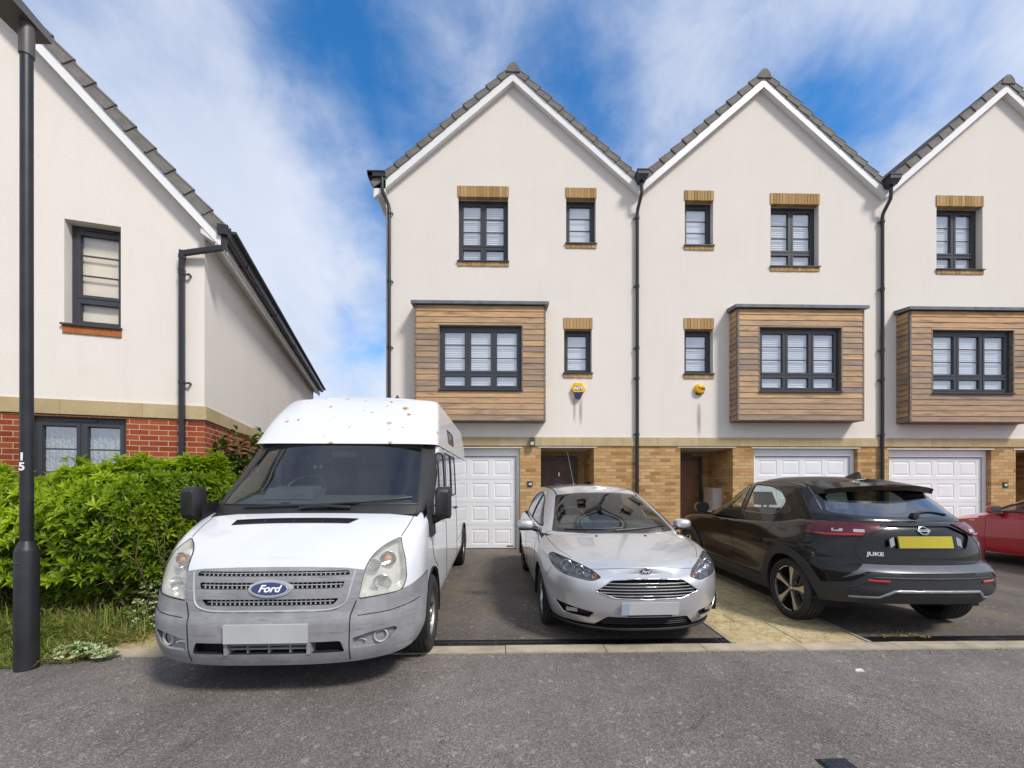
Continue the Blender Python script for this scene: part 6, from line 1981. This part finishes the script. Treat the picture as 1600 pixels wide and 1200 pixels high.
# front lamps
for s in (1,-1):
    c=Vector((3.28,s*.60,.72)); h=CS.proj(s*.60,.70,FRONT,(-1,0,0),-.03); mb=MB(); dish(mb,h[0]+Vector((.03,0,0)),(1,s*.2,0),.09,.05); mb.build('headlight',M['chrome'],CRO,smooth=50)
# fin aerial, black roof, rails of chrome along the pillar
h=CS.proj(.22,0.0,(Vector((1,0,0)),Vector((0,1,0))),(0,0,-1))[0]
mb=MB(); mb.hexa([(.34,-.035,h.z-.01),(.34,.035,h.z-.01),(.12,.030,h.z-.01),(.12,-.030,h.z-.01),(.17,-.004,h.z+.070),(.17,.004,h.z+.070),(.125,.004,h.z+.068),(.125,-.004,h.z+.068)]); mb.build('fin_aerial',M['gloss_black'],CRO)
mb=MB()
for s in (1,-1): strip(mb,CS,[(.42,s*.60),(.12,s*.615)],(Vector((1,0,0)),Vector((0,1,0))),(0,0,-1),.005,-.001)

for s in (1,-1): strip(mb,CS,[(.10,1.48),(-.02,1.39),(-.20,1.24)],SIDE,(0,-s,0),.006,.001)
mb.build_each('roof_trim',M['silver_trim'],CRO,smooth=60)
interior_slots(cl_,1.03,2.05,xmin=-.45,zlow=.38)
bm_obj('body',cl_,[M['cro_black'],M['arch_dark']],CRO,35)
bm_obj('roof_shell',cu_,[M['cro_black'],M['arch_dark']],CRO,35)
for x,y in ((1.25,-.37),(1.25,.37)):
    mb=MB(); seat(mb,0,0,0,.38); V=[(x-vx,y+vy,.64+vz) for vx,vy,vz in mb.v]; mb.v=V; mb.build('seat',M['seat'],CRO,smooth=40)
mb=MB(); mb.box(.35,.45,-.60,.60,.9,1.13); mb.build('rear_seat',M['seat'],CRO)
mb=MB(); mb.hexa([(1.55,-.70,1.0),(1.55,.70,1.0),(2.1,.70,1.0),(2.1,-.70,1.0),(1.65,-.66,1.12),(1.65,.66,1.12),(2.0,.66,1.09),(2.0,-.66,1.09)]); mb.build('dashboard',M['dash'],CRO)
mb=MB(); steering(mb,1.62,-.36,1.12,.18,-.5); mb.build('steering_wheel',M['plastic_black'],CRO,smooth=50)
for x in (0,2.636):
    for s in (1,-1): wheel(CRO,(x,s*.79,.34),.34,.222,.258,'juke',s)
RED=empty('hatchback',(9.93,8.15,.113),0,'bright red hatchback at the right edge of the photo','car')
RED.rotation_euler=(0,-R(1.2),PI/2)
def red_lower():
    return hull(xf=[(.15,.70),(.25,.76),(.45,.80),(.65,.78),(.76,.70),(.9,.5)],xr=[(.15,-3.1),(.6,-3.22),(1.0,-3.1)],
      w=[(.15,.80),(.3,.83),(.55,.85),(.75,.845),(.88,.82),(1.0,.78)],zb=[(-3.3,.24),(.8,.2)],
      zt=[(-3.3,.98),(-1.2,.95),(-.35,.90),(.1,.82),(.45,.745),(.8,.65)],zc=[(-3.3,1.0),(-.4,.99),(0,.93),(.4,.84),(.8,.70)],
      cf=(.7,2.5),cr=(.5,2.5),rad=.07,nu=100,nv=28,ntop=10,ref=.5,crown=2.3)
def red_upper():
    return hull(xf=[(.86,.05),(.95,-.14),(1.15,-.52),(1.35,-.95),(1.45,-1.3)],xr=[(.9,-3.15),(1.1,-3.0),(1.42,-2.65)],
      w=[(.86,.80),(.98,.765),(1.2,.67),(1.4,.56)],zb=[(-5,.86),(1,.86)],zt=[(-5,1.41),(1,1.41)],zc=[(-3,1.41),(-1.8,1.455),(-1.0,1.42)],
      cf=(.55,2.5),cr=(.45,2.5),rad=.05,nu=100,nv=24,ntop=8,ref=1.05)
#FEATURES

rl=red_lower(); ru=red_upper(); RS=Surf(rl,ru)
M['red_paint']=m_paint('red_car_paint',(.46,.004,.020),.0,.35,coat=1.0)
lin=MB()
for cx in (0,-2.46):
    for s in (1,-1):
        fs=cut(rl,circle_poly(cx,.30,.34,.05),SIDE,cond_side(s,.02)); bmesh.ops.delete(rl,geom=fs,context='FACES'); arch_liner(lin,cx,.30,.345,s*.5,s*.835)
lin.build_each('wheel_arch',M['arch_dark'],RED)
for s in (1,-1):
    D=(0,-s,0)
    for pl in (rounded([(-.44,.965),(-.80,1.13),(-1.15,1.29),(-1.45,1.335),(-1.50,.97)],[.03,.1,.1,.05,.04],3),rounded([(-1.58,.97),(-1.53,1.335),(-1.95,1.32),(-2.3,1.22),(-2.4,1.02)],.05,3)):
        fs=cut(ru,pl,SIDE,cond_side(s,.2)); nb=extract(ru,fs); o=bm_obj('door_window',nb,M['glass_clear'],RED,60)
        mb=MB(); strip(mb,RS,pl,SIDE,D,.012,-.002,closed=True); mb.build('window_seal',M['black_trim'],o)
    hp=[(s*.52,.60),(s*.80,.66),(s*.84,.74),(s*.70,.735),(s*.56,.70)]
    fs=cut(rl,rounded(hp,.03,3),FRONT,lambda f:f.normal.x>-.3 and f.calc_center_median().x>.1); L=extract(rl,fs); bk=bucket(L,.07,(-1,-s*.3,0),.85); push(L,.003)
    h_=bm_obj('headlight',L,M['lens'],RED,50); bm_obj('reflector',bk,M['lamp_smoke'],h_,40)
    h=RS.proj(s*.70,.68,FRONT,FX); mb=MB(); dish(mb,Vector(h[0])+Vector((-.03,0,0)),(1,s*.3,0),.045,.04); mb.build('lamp_bowl',M['chrome'],h_,smooth=50)
    sm=MB()
    for path in ([(-.36,.93),(-.42,.75),(-.40,.40),(-.46,.26)],[(-1.53,1.33),(-1.56,.95),(-1.54,.26)],[(-.46,.27),(-2.1,.27)]): strip(sm,RS,path,SIDE,D,.0035,-.001)
    sm.build_each('panel_gap',M['arch_dark'],RED)
    mb=MB(); a=RS.proj(-.15,.775,SIDE,D,.006)[0]; b=RS.proj(-.24,.778,SIDE,D,.006)[0]; mb.tube([tuple(a),tuple(b)],.013,6); mb.build('side_repeater',simple('pale_yellow_repeater',(.75,.62,.42),.3),RED,smooth=60)
    mb=MB(); c=(-.62,s*.94,1.0); V=[];F_=[]
    for k,(dx,sc) in enumerate(((.09,.5),(.06,.85),(.01,1.0),(-.045,1.0))):
        for i in range(16):
            a=2*PI*i/16; ca,sa=math.cos(a),math.sin(a); V.append((c[0]+dx,c[1]+s*.105*sc*np.sign(ca)*abs(ca)**.7,c[2]+.075*sc*np.sign(sa)*abs(sa)**.7))
    for k in range(3): F_+=[(k*16+i,k*16+(i+1)%16,(k+1)*16+(i+1)%16,(k+1)*16+i) for i in range(16)]
    F_.append(tuple(range(16))); mb.add(V,F_); mo=mb.build('mirror',M['red_paint'],RED,smooth=60)
    mb=MB(); mb.poly([V[48+i] for i in range(16)]); mb.build('mirror_glass',M['chrome'],mo)
    mb=MB(); mb.tube([(c[0],s*.90,.945),(c[0],s*.79,.93)],[.03,.04],8); mb.build('mirror_base',M['black_trim'],mo)
    fs=cut(ru,[(-.10,.90),(-.43,.955),(-.80,1.125),(-.60,1.10),(-.2,.95)],SIDE,cond_side(s,.15)); nb=extract(ru,fs); push(nb,.002); bm_obj('mirror_sail',nb,M['black_trim'],RED,40)
    a=RS.proj(-1.28,.82,SIDE,D,.012)[0]; b=RS.proj(-1.45,.82,SIDE,D,.012)[0]; mb=MB(); mb.tube([tuple(a),tuple((a+b)/2+Vector((0,s*.015,0))),tuple(b)],.012,8); mb.build('handle',M['red_paint'],RED,smooth=60)
fs=cut(ru,rounded([(-.66,.95),(.66,.95),(.50,1.33),(0,1.36),(-.50,1.33)],.04,3),FRONT,lambda f:f.normal.x>.1 and f.calc_center_median().x>-1.5); nb=extract(ru,fs); bm_obj('windscreen',nb,M['glass_clear'],RED,60)
fs=cut(ru,rounded([(-.60,1.0),(.60,1.0),(.45,1.33),(-.45,1.33)],.05,3),FRONT,lambda f:f.normal.x<-.1 and f.calc_center_median().x<-2.2); nb=extract(ru,fs); bm_obj('rear_window',nb,M['glass_tint'],RED,60)
interior_slots(rl,.88,-.25,zlow=.38)
bm_obj('body',rl,[M['red_paint'],M['arch_dark']],RED,35); bm_obj('roof_shell',ru,[M['red_paint'],M['arch_dark']],RED,35)
for y in (-.36,.36):
    mb=MB(); seat(mb,-1.4,y,.58,.40); mb.build('seat',M['seat'],RED,smooth=40)
mb=MB(); steering(mb,-.88,-.36,1.0,.18,.5); mb.build('steering_wheel',M['plastic_black'],RED,smooth=50)
for x in (0,-2.46):
    for s in (1,-1): wheel(RED,(x,s*.735,.30),.30,.20,.20,'alloy',s)
# ------------------------------------------------------------------ lamp post
LP=empty('lamp_post',(-3.895,3.56,0),0,'black street lamp post numbered 15 standing beside the hedge','lamp post')
M['post']=simple('black_painted_post',(.017,.018,.021),.42,var=.35,nscale=6,bump=.12,bscale=60)
M['lantern']=simple('grey_lantern_casting',(.085,.080,.074),.5,var=.12)
mb=MB(); mb.lathe([(.074,-.02),(.074,.965),(.069,.982),(.046,1.04),(.043,1.05)],n=36); mb.build('base',M['post'],LP,smooth=40)
mb=MB(); mb.lathe([(.0415,1.03),(.040,3.2),(.039,5.16)],n=32); mb.build('shaft',M['post'],LP,smooth=50)
mb=MB(); mb.lathe([(.040,5.02),(.047,5.025),(.050,5.26),(.04,5.30)],n=28); mb.build('spigot',M['lantern'],LP,smooth=40)
mb=MB(); 
mb.hexa([(-.20,-.78,5.36),(.10,-.78,5.36),(.06,.14,5.27),(-.15,.14,5.27),(-.17,-.75,5.50),(.07,-.75,5.50),(.02,.17,5.38),(-.11,.17,5.38)])
mb.hexa([(-.15,-.70,5.345),(.08,-.70,5.345),(.06,-.20,5.295),(-.13,-.20,5.295),(-.15,-.70,5.37),(.08,-.70,5.37),(.06,-.20,5.33),(-.13,-.20,5.33)])
mb.build('lantern_head',M['lantern'],LP,smooth=30)
a=R(-62-90+28)
no=Vector((math.sin(R(8)),-math.cos(R(8)),0)); rt=Vector((no.y*-1,no.x,0)); 
rt=Vector((0,0,1)).cross(no)
text_obj('digit','1',.088,M['letter_white'],LP,tuple(Vector((0,0,1.735))+no*.0425),(tuple(rt),(0,0,1),tuple(no)),.001,bold=.003)
text_obj('digit','5',.088,M['letter_white'],LP,tuple(Vector((0,0,1.655))+no*.0425),(tuple(rt),(0,0,1),tuple(no)),.001,bold=.003)
mb=MB(); pts=[]
for i in range(13):
    t=R(-150+80*i/12); pts.append((.0755*math.cos(t),.0755*math.sin(t),.845+.03*math.sin(PI*min(1,i/5)/2)))
mb.tube(pts,.0035,5)
P0=pts[0]; mb.tube([P0,(P0[0],P0[1],.30)],.003,5)
for t,z in ((R(-138),.80),(R(-78),.80)): mb.lathe([(0,.006),(.007,.004),(.008,0)],(.074*math.cos(t),.074*math.sin(t),z),'z',8)
mb.build('door_edge',simple('worn_door_edge',(.05,.052,.056),.4),LP)

# ------------------------------------------------------------------ planting
def leafmat(name,stops,transl=.35,rough=.45):
    t=NT(name); at=t.node('ShaderNodeAttribute',attribute_name='tone')
    c=t.ramp(at.outputs['Fac'],stops)
    p=t.node('ShaderNodeBsdfPrincipled'); t.link(c,p.inputs['Base Color']); p.inputs['Roughness'].default_value=rough; p.inputs['Specular IOR Level'].default_value=.35
    tl=t.node('ShaderNodeBsdfTranslucent'); t.link(t.mix(1.0,c,(1.5,1.6,.6),'MULTIPLY'),tl.inputs[0])
    m=t.node('ShaderNodeMixShader'); m.inputs[0].default_value=transl; t.link(p.outputs[0],m.inputs[1]); t.link(tl.outputs[0],m.inputs[2]); t.link(m.outputs[0],t.out.inputs[0])
    return t.mat
M['hedge_leaf']=leafmat('hedge_leaf',[(0,(.035,.06,.010)),(.3,(.105,.18,.014)),(.6,(.24,.34,.018)),(1,(.46,.55,.045))],.45)
M['laurel_leaf']=leafmat('laurel_leaf',[(0,(.010,.030,.006)),(.6,(.03,.085,.012)),(1,(.09,.18,.02))],.2,.22)
M['ivy_leaf']=leafmat('variegated_leaf',[(0,(.07,.14,.03)),(.45,(.16,.25,.08)),(.7,(.42,.46,.26)),(1,(.60,.62,.44))],.25)
M['weed']=leafmat('weed_blade',[(0,(.06,.10,.015)),(.45,(.17,.26,.035)),(.72,(.34,.31,.11)),(1,(.52,.40,.20))],.3,.7)
M['twig']=simple('brown_twig',(.13,.085,.05),.9,var=.4,nscale=20)
def leaf(mb,p,d,n,L,W,tone,fold=.25,droop=.15):
    """pointed leaf: two folded halves, 6 verts"""
    d=d.normalized(); s=d.cross(n)
    if s.length<1e-4: s=Vector((1,0,0))
    s.normalize(); u=s.cross(d).normalized()
    b=p; m=p+d*L*.55+u*(-droop*.3*L); t=p+d*L-u*droop*L
    e1=p+d*L*.5+s*W*.5+u*fold*W; e2=p+d*L*.5-s*W*.5+u*fold*W
    n0=len(mb.v); mb.v+=[tuple(b),tuple(e1),tuple(t),tuple(m),tuple(e2)]
    mb.f+=[(n0,n0+1,n0+2,n0+3),(n0,n0+3,n0+2,n0+4)]; mb.t+=[tone,tone]; mb.m+=[0,0]
def rnd(a,b): return random.uniform(a,b)
def rosette(mb,p,nrm,k,L,W,tone,spread=.9):
    nrm=nrm.normalized(); a=nrm.orthogonal().normalized(); b=nrm.cross(a); o=rnd(0,6.28)
    for i in range(k):
        t=o+2*PI*i/k+rnd(-.25,.25); e=rnd(.25,1.0)*spread
        d=nrm*(1.05-e)+ (a*math.cos(t)+b*math.sin(t))*e
        l=L*rnd(.7,1.15); leaf(mb,p,d,nrm,l,W*rnd(.8,1.15),max(.001,min(1,tone+rnd(-.14,.14))))
from mathutils import noise as MN
def lump(x,y,z,f=1.6): return MN.noise(Vector((x*f,y*f,z*f)))
# main hedge : lumpy mass in front of the side house
random.seed(21)
HG=empty('hedge',(-4.9,4.75,0),0,'bright green clipped hedge in front of the red brick house','hedge')
hx0,hx1=-7.2,-3.52
def hedge_top(x): 
    return 1.46+.14*lump(x,3,0,1.3)+.13*lump(x,9,0,3.1)+ .24*float(smooth(-4.7,-3.9,x))
def front_y(x,z): 
    b=4.12+.16*lump(x,z,5,1.2)+.20*lump(x,z,2,2.6)
    b+= .38*max(0,(z-1.05)/.5)**2 + .30*max(0,(.62-z)/.6)
    b+= .55*max(0,(x+4.15)/.6)**2
    return b
lf=MB(); cnt=0
def add(p,nrm,tone,k=8,L=.092,W=.034): 
    q=p-Vector((-4.9,4.75,0)); rosette(lf,q,nrm,k,L*rnd(.8,1.25),W,tone)
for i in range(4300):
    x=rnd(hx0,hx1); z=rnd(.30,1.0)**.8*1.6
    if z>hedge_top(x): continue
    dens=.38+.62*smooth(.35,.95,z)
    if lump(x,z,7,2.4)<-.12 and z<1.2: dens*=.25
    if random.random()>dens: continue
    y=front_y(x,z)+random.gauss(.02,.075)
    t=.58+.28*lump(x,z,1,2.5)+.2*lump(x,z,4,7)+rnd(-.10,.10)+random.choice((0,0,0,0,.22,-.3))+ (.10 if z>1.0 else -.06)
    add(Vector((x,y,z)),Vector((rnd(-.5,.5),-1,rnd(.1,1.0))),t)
for i in range(3600):
    x=rnd(hx0,hx1); zt_=hedge_top(x); y=rnd(front_y(x,zt_)-.02,5.35)
    if x>-4.2 and y<4.4: continue
    z=zt_+.14*lump(x,y,2,3)+random.gauss(0,.05)
    add(Vector((x,y,z)),Vector((rnd(-.5,.5),rnd(-.7,.1),1)),.66+.2*lump(x,y,3,3)+rnd(-.08,.08))
# right flank facing the van
for i in range(1500):
    y=rnd(4.4,5.6); z=rnd(.5,1.62); x=-3.62+.12*lump(y,z,3,2)+.25*max(0,(z-1.2))-abs(random.gauss(0,.05))
    add(Vector((x,y,z)),Vector((1,rnd(-.8,.3),rnd(0,.9))),.5+.25*lump(y,z,8,3))
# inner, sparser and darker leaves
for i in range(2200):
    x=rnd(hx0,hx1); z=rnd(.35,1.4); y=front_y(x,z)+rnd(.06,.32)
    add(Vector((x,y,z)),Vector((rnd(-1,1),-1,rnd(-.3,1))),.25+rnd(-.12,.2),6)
# taller sprigs
for x,z0,h in ((-4.55,1.42,.40),(-4.38,1.45,.32),(-5.0,1.42,.12),(-4.15,1.45,.30),(-4.7,1.4,.22),(-3.95,1.5,.26)):
    y=4.75; 
    for k in range(int(h/.05)): 
        for _ in range(3): add(Vector((x+rnd(-.07,.07),y+rnd(-.07,.07),z0+k*.05)),Vector((rnd(-1,1),rnd(-1,.5),.9)),.45+rnd(-.15,.2),6)
lf.build_raw('foliage',M['hedge_leaf'],HG)
st=MB()
for i in range(150):
    x=rnd(hx0,hx1+.05); y0=rnd(4.5,5.0); p=Vector((x,y0,0)); pts=[p]
    q=p
    for k in range(5):
        q=q+Vector((rnd(-.10,.10),rnd(-.17,.03),rnd(.18,.30))); pts.append(q)
    st.tube([tuple(v-Vector((-4.9,4.75,0))) for v in pts],[.010,.009,.007,.006,.004,.002],5,cap=False)
for i in range(240):
    x=rnd(hx0,hx1); z=rnd(.25,.9); p=Vector((x,front_y(x,z)+rnd(-.02,.2),z)); d=Vector((rnd(-1,1),rnd(-.8,.2),rnd(-.4,.5)))*rnd(.08,.26)
    st.tube([tuple(p-Vector((-4.9,4.75,0))),tuple(p+d*.5+Vector((0,0,rnd(-.02,.03)))-Vector((-4.9,4.75,0))),tuple(p+d-Vector((-4.9,4.75,0)))],[.004,.003,.0015],4,cap=False)
st.build('stem',M['twig'],HG)
# dark laurel behind, by the house corner
LR=empty('laurel_bush',(-3.95,6.75,.07),0,'dark glossy laurel bush growing against the side house wall beside the van','bush')
lf=MB(); st=MB()
for i in range(26):
    x=rnd(-.60,.65); y=rnd(-.35,.35); h=rnd(1.7,2.28)-abs(x)*.15; b=Vector((x*.5,y*.5,0)); tp_=Vector((x,y,h))
    pts=[b+(tp_-b)*t+Vector((.05*math.sin(t*4+i),.05*math.cos(t*3+i),0)) for t in (0,.25,.5,.75,1)]
    st.tube([tuple(p) for p in pts],[.014,.012,.010,.007,.004],6,cap=False)
    for k in range(140):
        t=rnd(.25,1.02); p=b+(tp_-b)*t; a=rnd(0,6.28); d=Vector((math.cos(a),math.sin(a),rnd(.1,1.2)))
        leaf(lf,p+d*.02,d,Vector((0,0,1)),rnd(.11,.18),rnd(.045,.065),max(.001,min(1,rnd(.1,.6)+.5*(t>.92))),.2,.25)
lf.build_raw('foliage',M['laurel_leaf'],LR); st.build('stem',M['twig'],LR)
# lighter shrub running back between laurel and van
SB=empty('shrub',(-3.72,5.9,.05),0,'loose mid green shrub between the laurel and the van','bush')
lf=MB(); st=MB()
for i in range(900):
    a=rnd(0,6.28); e=math.acos(rnd(-.1,1)); r=1+.25*lump(a,e,3,1.5)
    p=Vector((.42*r*math.sin(e)*math.cos(a),.75*r*math.sin(e)*math.sin(a),.85+.85*r*math.cos(e)))*rnd(.86,1.0)
    rosette(lf,p,Vector((p.x,p.y,p.z*.8+.2)),7,.055,.022,.42+.25*lump(p.x,p.y,p.z,3))
for i in range(16):
    a=rnd(0,6.28); st.tube([(0.05*math.cos(a),.1*math.sin(a),0),(.2*math.cos(a),.35*math.sin(a),.8),(.3*math.cos(a),.5*math.sin(a),1.4)],[.012,.008,.003],5,cap=False)
lf.build_raw('foliage',M['hedge_leaf'],SB); st.build('stem',M['twig'],SB)

# soil bed
mb=MB(); nx,ny=60,34
X0_,X1_,Y0_,Y1_=-9.0,-3.645,3.70,7.2
def soil_z(x,y): 
    e=min(1,max(0,(y-soil_edge(x))/.35))*min(1,max(0,(-3.645-x)/.22))
    return zg(y)-.02+.032*min(1,max(0,(-3.645-x)/.05))+.10*e+.035*e*lump(x,y,0,4)
def soil_edge(x): return 3.73+.05*lump(x,1,1,2.2)-.10*math.exp(-((x+4.05)/.25)**2)
P=[[None]*(ny+1) for _ in range(nx+1)]
for i in range(nx+1):
    x=X0_+(X1_-X0_)*i/nx
    for j in range(ny+1):
        y=soil_edge(x)+(Y1_-soil_edge(x))*(j/ny)**1.5
        P[i][j]=(x,y,soil_z(x,y) if j else -.01)
for i in range(nx):
    for j in range(ny): mb.quad(P[i][j],P[i+1][j],P[i+1][j+1],P[i][j+1])
o=mb.build('soil_bed',M['soil'],smooth=60); o['kind']='structure'
# weeds, dry grass and leaf litter at the foot of the hedge (uncountable)
lf=MB()
def blade(p,d,L,W,tone):
    d=d.normalized(); s=d.cross(Vector((0,0,1))); s=s.normalized() if s.length>1e-3 else Vector((1,0,0))
    m=p+d*L*.55+Vector((0,0,L*.06)); t=p+d*L-Vector((0,0,L*.22))
    n0=len(lf.v); lf.v+=[tuple(p-s*W*.5),tuple(p+s*W*.5),tuple(m+s*W*.4),tuple(m-s*W*.4),tuple(t)]
    lf.f+=[(n0,n0+1,n0+2,n0+3),(n0+3,n0+2,n0+4)]; lf.t+=[tone,tone]; lf.m+=[0,0]
for i in range(15000):
    x=rnd(-6.6,-3.45); y=soil_edge(min(x,-3.67))+abs(random.gauss(0,.30))+rnd(-.10,.05)
    if y>4.75: continue
    if x>-3.62 and y<4.12: continue
    g=lump(x,y,2,2.3)
    z=soil_z(min(x,-3.67),y)
    tone=.52+.45*g+rnd(-.35,.35)
    blade(Vector((x,y,z)),Vector((rnd(-.9,.9),rnd(-.9,.5),rnd(.25,1.1))),rnd(.06,.22)*(1.5 if y>3.95 else .8)*(1.0+.5*lump(x,y,6,3)),rnd(.004,.009),max(.001,min(1,tone)))
for i in range(420):
    x=rnd(-6.6,-3.55); y=rnd(3.86,4.35); g=lump(x,y,12,2.6)
    if g<-.05 or (x>-3.7 and y<4.15): continue
    rosette(lf,Vector((x,y,soil_z(min(x,-3.67),y)+rnd(.02,.26)*(y-3.7)/.5)),Vector((rnd(-.6,.6),-.6,1)),6,rnd(.03,.06),rnd(.014,.024),.33+rnd(-.15,.12))
for i in range(3200):
    x=rnd(-6.6,-3.5); y=soil_edge(min(x,-3.67))+abs(random.gauss(0,.25)); z=soil_z(min(x,-3.67),y)+rnd(.0,.10 if y>3.9 else .03)
    if x>-3.62 and y<4.12: continue
    d=Vector((rnd(-1,1),rnd(-1,1),rnd(-.1,.5))); leaf(lf,Vector((x,y,z)),d,Vector((rnd(-.4,.4),rnd(-.6,.2),1)),rnd(.02,.05),rnd(.012,.022),rnd(.15,.95),.1,.2)
for i in range(1900):
    x=rnd(-6.6,-3.5); y=rnd(4.0,4.5)
    if x>-3.7 and y<4.2: continue
    blade(Vector((x,y,soil_z(min(x,-3.67),y))),Vector((rnd(-.5,.5),rnd(-.6,.2),1)),rnd(.16,.42)*(1+.4*lump(x,y,1,2)),rnd(.004,.008),max(.001,min(1,.55+.5*lump(x,y,9,3)+rnd(-.3,.3))))
o=lf.build_raw('weeds',M['weed']); tag(o,'dry grass, weeds and leaf litter at the foot of the hedge','weeds',kind='stuff')
# variegated creeping plants
def creeper(loc,label,n,sx,sy,h,seed):
    random.seed(seed); e=empty('creeping_plant',loc,0,label,'plant'); lf=MB(); st=MB()
    for i in range(n):
        a=rnd(0,6.28); r=rnd(0,1)**.6; x=r*sx*math.cos(a); y=r*sy*math.sin(a); z=h*(1-r*r)*rnd(.2,1.05)+.03
        for k in range(4):
            d=Vector((rnd(-1,1),rnd(-1,.6),rnd(0,.8))); leaf(lf,Vector((x,y,z)),d,Vector((rnd(-.3,.3),-.5,1)),rnd(.028,.045),rnd(.018,.028),rnd(.25,1.0),.12,.1)
    for i in range(14):
        a=rnd(0,6.28); st.tube([(0,0,.01),(.4*sx*math.cos(a),.4*sy*math.sin(a),.5*h),(.9*sx*math.cos(a),.9*sy*math.sin(a),.04)],[.005,.004,.002],5,cap=False)
    lf.build_raw('foliage',M['ivy_leaf'],e); st.build('stem',M['twig'],e)
creeper((-3.62,3.73,.015),'low variegated ivy creeping over the road edge in front of the weeds',130,.30,.10,.09,3)
creeper((-3.62,4.55,.06),'upright variegated shrub at the hedge foot beside the van bumper',330,.22,.30,.62,4)
# broken kerb end and litter
mb=MB(); mb.hexa([(-3.95,3.66,-.01),(-3.74,3.69,-.01),(-3.66,3.76,-.01),(-3.90,3.74,-.01),(-3.94,3.665,.012),(-3.75,3.70,.016),(-3.68,3.75,.014),(-3.89,3.73,.012)])
tag(mb.build('broken_kerb_stone',M['edging']),'broken piece of pale kerb lying in the road by the weeds','kerb stone')
mb=MB(); mb.hexa([(2.86,3.35,0),(2.93,3.34,0),(2.94,3.38,0),(2.88,3.39,0),(2.87,3.355,.012),(2.92,3.345,.016),(2.93,3.375,.014),(2.885,3.38,.008)])
tag(mb.build('litter',simple('white_litter_scrap',(.6,.6,.58),.6)),'small white scrap of litter on the road','litter')
# yellow leaves caught on the right-hand drain, grit along the kerb
lf=MB(); random.seed(9)
for i in range(46):
    x=rnd(3.75,4.25) if i<34 else rnd(2.2,9); y=rnd(4.05,4.22) if i<34 else rnd(3.62,3.78); a=rnd(0,6.28)
    leaf(lf,Vector((x,y,.016 if i<34 else .004)),Vector((math.cos(a),math.sin(a),rnd(-.02,.25))),Vector((rnd(-.3,.3),rnd(-.3,.3),1)),rnd(.025,.05),rnd(.012,.022),rnd(.5,1.0),.15,.1)
o=lf.build_raw('fallen_leaves',leafmat('yellow_fallen_leaf',[(0,(.16,.12,.03)),(1,(.52,.40,.06))],.2,.7)); tag(o,'scattered yellow fallen leaves caught on the drain behind the black crossover','fallen leaves',kind='stuff')
mb=MB()
for i in range(900):
    x=rnd(-3.4,12); y=3.785-abs(random.gauss(0,.05)) if random.random()<.6 else rnd(1.2,3.7); s=rnd(.002,.0055)
    a=rnd(0,3); mb.obox((x,y,s*.6),(s*math.cos(a),s*math.sin(a),0),(-s*.7*math.sin(a),s*.7*math.cos(a),0),(0,0,s*.6),tone=random.random())
def m_grit():
    t=NT('road_grit'); at=t.node('ShaderNodeAttribute',attribute_name='tone'); t.pbr(t.ramp(at.outputs['Fac'],[(0,(.07,.06,.055)),(.6,(.24,.21,.18)),(1,(.5,.46,.40))]),.9); return t.mat
o=mb.build_raw('grit',m_grit()); tag(o,'loose grit and small stones on the road','grit',kind='stuff')
